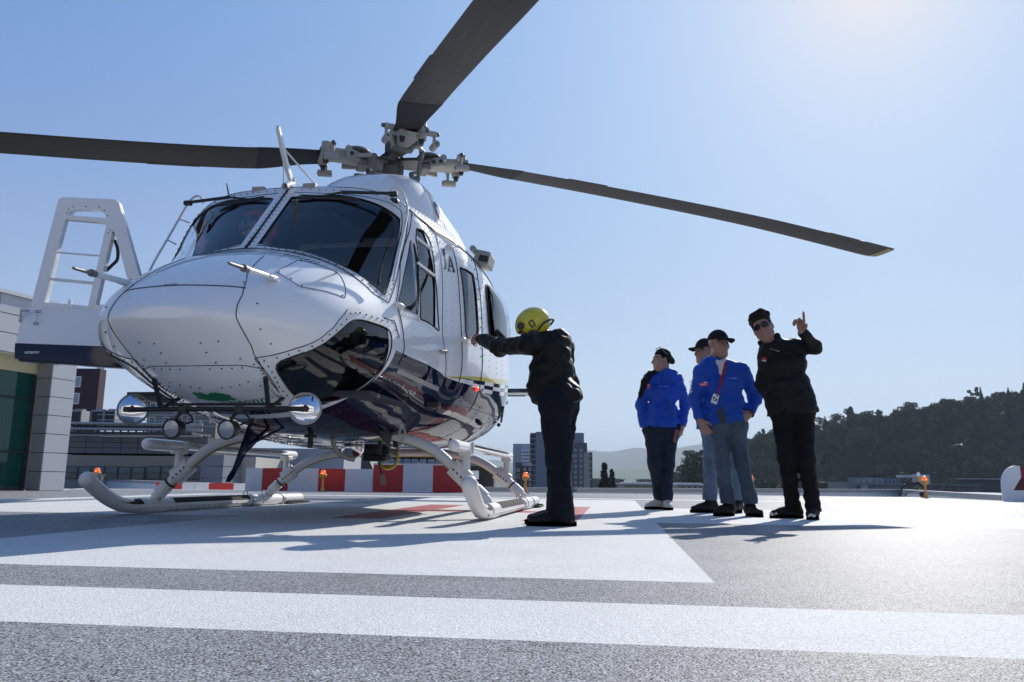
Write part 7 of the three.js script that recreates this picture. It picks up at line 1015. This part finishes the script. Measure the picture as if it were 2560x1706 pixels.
{ // black cables over the far parapet
  const k = at(2290, 1215, 26), pts = (l) => l.map(([x, y]) => at(x, y, 25.5).toArray());
  const c = thing('black_cable', 'bundle of black cables looped over the far parapet near its corner', 'cable');
  mesh('cable', tube(pts([[2250, 1242], [2252, 1232], [2258, 1218], [2268, 1212], [2285, 1210], [2300, 1212], [2310, 1222]]), 0.035, 40, 8), M0.dark, c); mesh('cable', tube(pts([[2264, 1242], [2267, 1234], [2276, 1230], [2284, 1229]]), 0.02, 20, 6), M0.dark, c); mesh('cable', tube(pts([[2262, 1206], [2278, 1208], [2296, 1207], [2302, 1214], [2290, 1222]]), 0.03, 30, 6), M0.dark, c); mesh('cable_drum', ball(0.09, ...at(2306, 1237, 25).toArray(), [1, 1, 0.6]), M0.dark, c);
  const p = at(2300, 1224, 29), l = thing('parapet_lamp', 'clear glass lamp on a thin yellow post at the parapet corner', 'lamp', [p.x, p.y, p.z]); mesh('post', rod([0, 0, 0], [0, 0.40, 0], 0.025), std(0.62, 0.42, 0.02, 0.5), l); mesh('lamp_cup', lathe([[0.03, 0.38], [0.07, 0.42], [0.07, 0.46], [0.03, 0.46]], 16), std(0.62, 0.42, 0.02, 0.5), l); mesh('lamp_glass', lathe([[0.055, 0.46], [0.065, 0.52], [0.05, 0.60], [0.001, 0.62]], 16), phys(0.9, 0.92, 0.95, 0.03, { clearcoat: 1 }), l);
  const q = at(173, 762, 15.3), s = thing('roof_beacon', 'small white glass beacon on the panelled building roof seen through the open door', 'beacon', [q.x, q.y - 0.04, q.z]); mesh('base', lathe([[0.001, 0.0], [0.03, 0.0], [0.02, 0.05], [0.04, 0.07], [0.04, 0.08], [0.001, 0.08]], 14), std(0.6, 0.56, 0.48, 0.5), s); mesh('lamp_glass', ball(0.042, 0, 0.11, 0, [1, 1.1, 1]), phys(0.85, 0.86, 0.88, 0.05, { clearcoat: 1 }), s);
  const gl = at(2405, 1112, 60), b = thing('seagull', 'white and grey seagull gliding in front of the wooded hill', 'bird', gl.toArray(), R(150)); b.rotation.set(0.1, R(150), -0.5);
  mesh('body', [ball(0.10, 0, 0, 0, [0.75, 0.8, 2.2]), ball(0.06, 0, 0.03, 0.23, [0.9, 0.9, 1.1]), extrude([[-0.06, 0], [0.06, 0], [0.09, -0.16], [-0.09, -0.16]], 0.012).rotateX(Math.PI / 2).translate(0, 0.0, -0.2)], std(0.72, 0.72, 0.72, 0.8), b); mesh('beak', rod([0, 0.03, 0.28], [0, 0.02, 0.34], 0.016, 0.004), std(0.6, 0.4, 0.05, 0.6), b);
  for (const sd of [-1, 1]) mesh('wing', gridGeo(12, 6, (u, v) => { const c = 0.22 * (1 - 0.55 * u * u); return [sd * (0.05 + u * 0.62), 0.02 + 0.16 * Math.sin(u * 2.2), 0.10 - v * c - 0.22 * u * u + 0.08 * u]; }), new THREE.MeshStandardMaterial({ color: lin(0.42, 0.42, 0.43), roughness: 0.8, side: THREE.DoubleSide }), b); for (const sd of [-1, 1]) mesh('wing_tip', gridGeo(4, 4, (u, v) => { const t = 0.86 + u * 0.2, c = 0.22 * (1 - 0.55 * t * t); return [sd * (0.05 + t * 0.62), 0.026 + 0.16 * Math.sin(t * 2.2), 0.10 - v * c - 0.22 * t * t + 0.08 * t]; }), new THREE.MeshStandardMaterial({ color: lin(0.03, 0.03, 0.03), roughness: 0.8, side: THREE.DoubleSide }), b);
}
renderer.render(scene, camera);
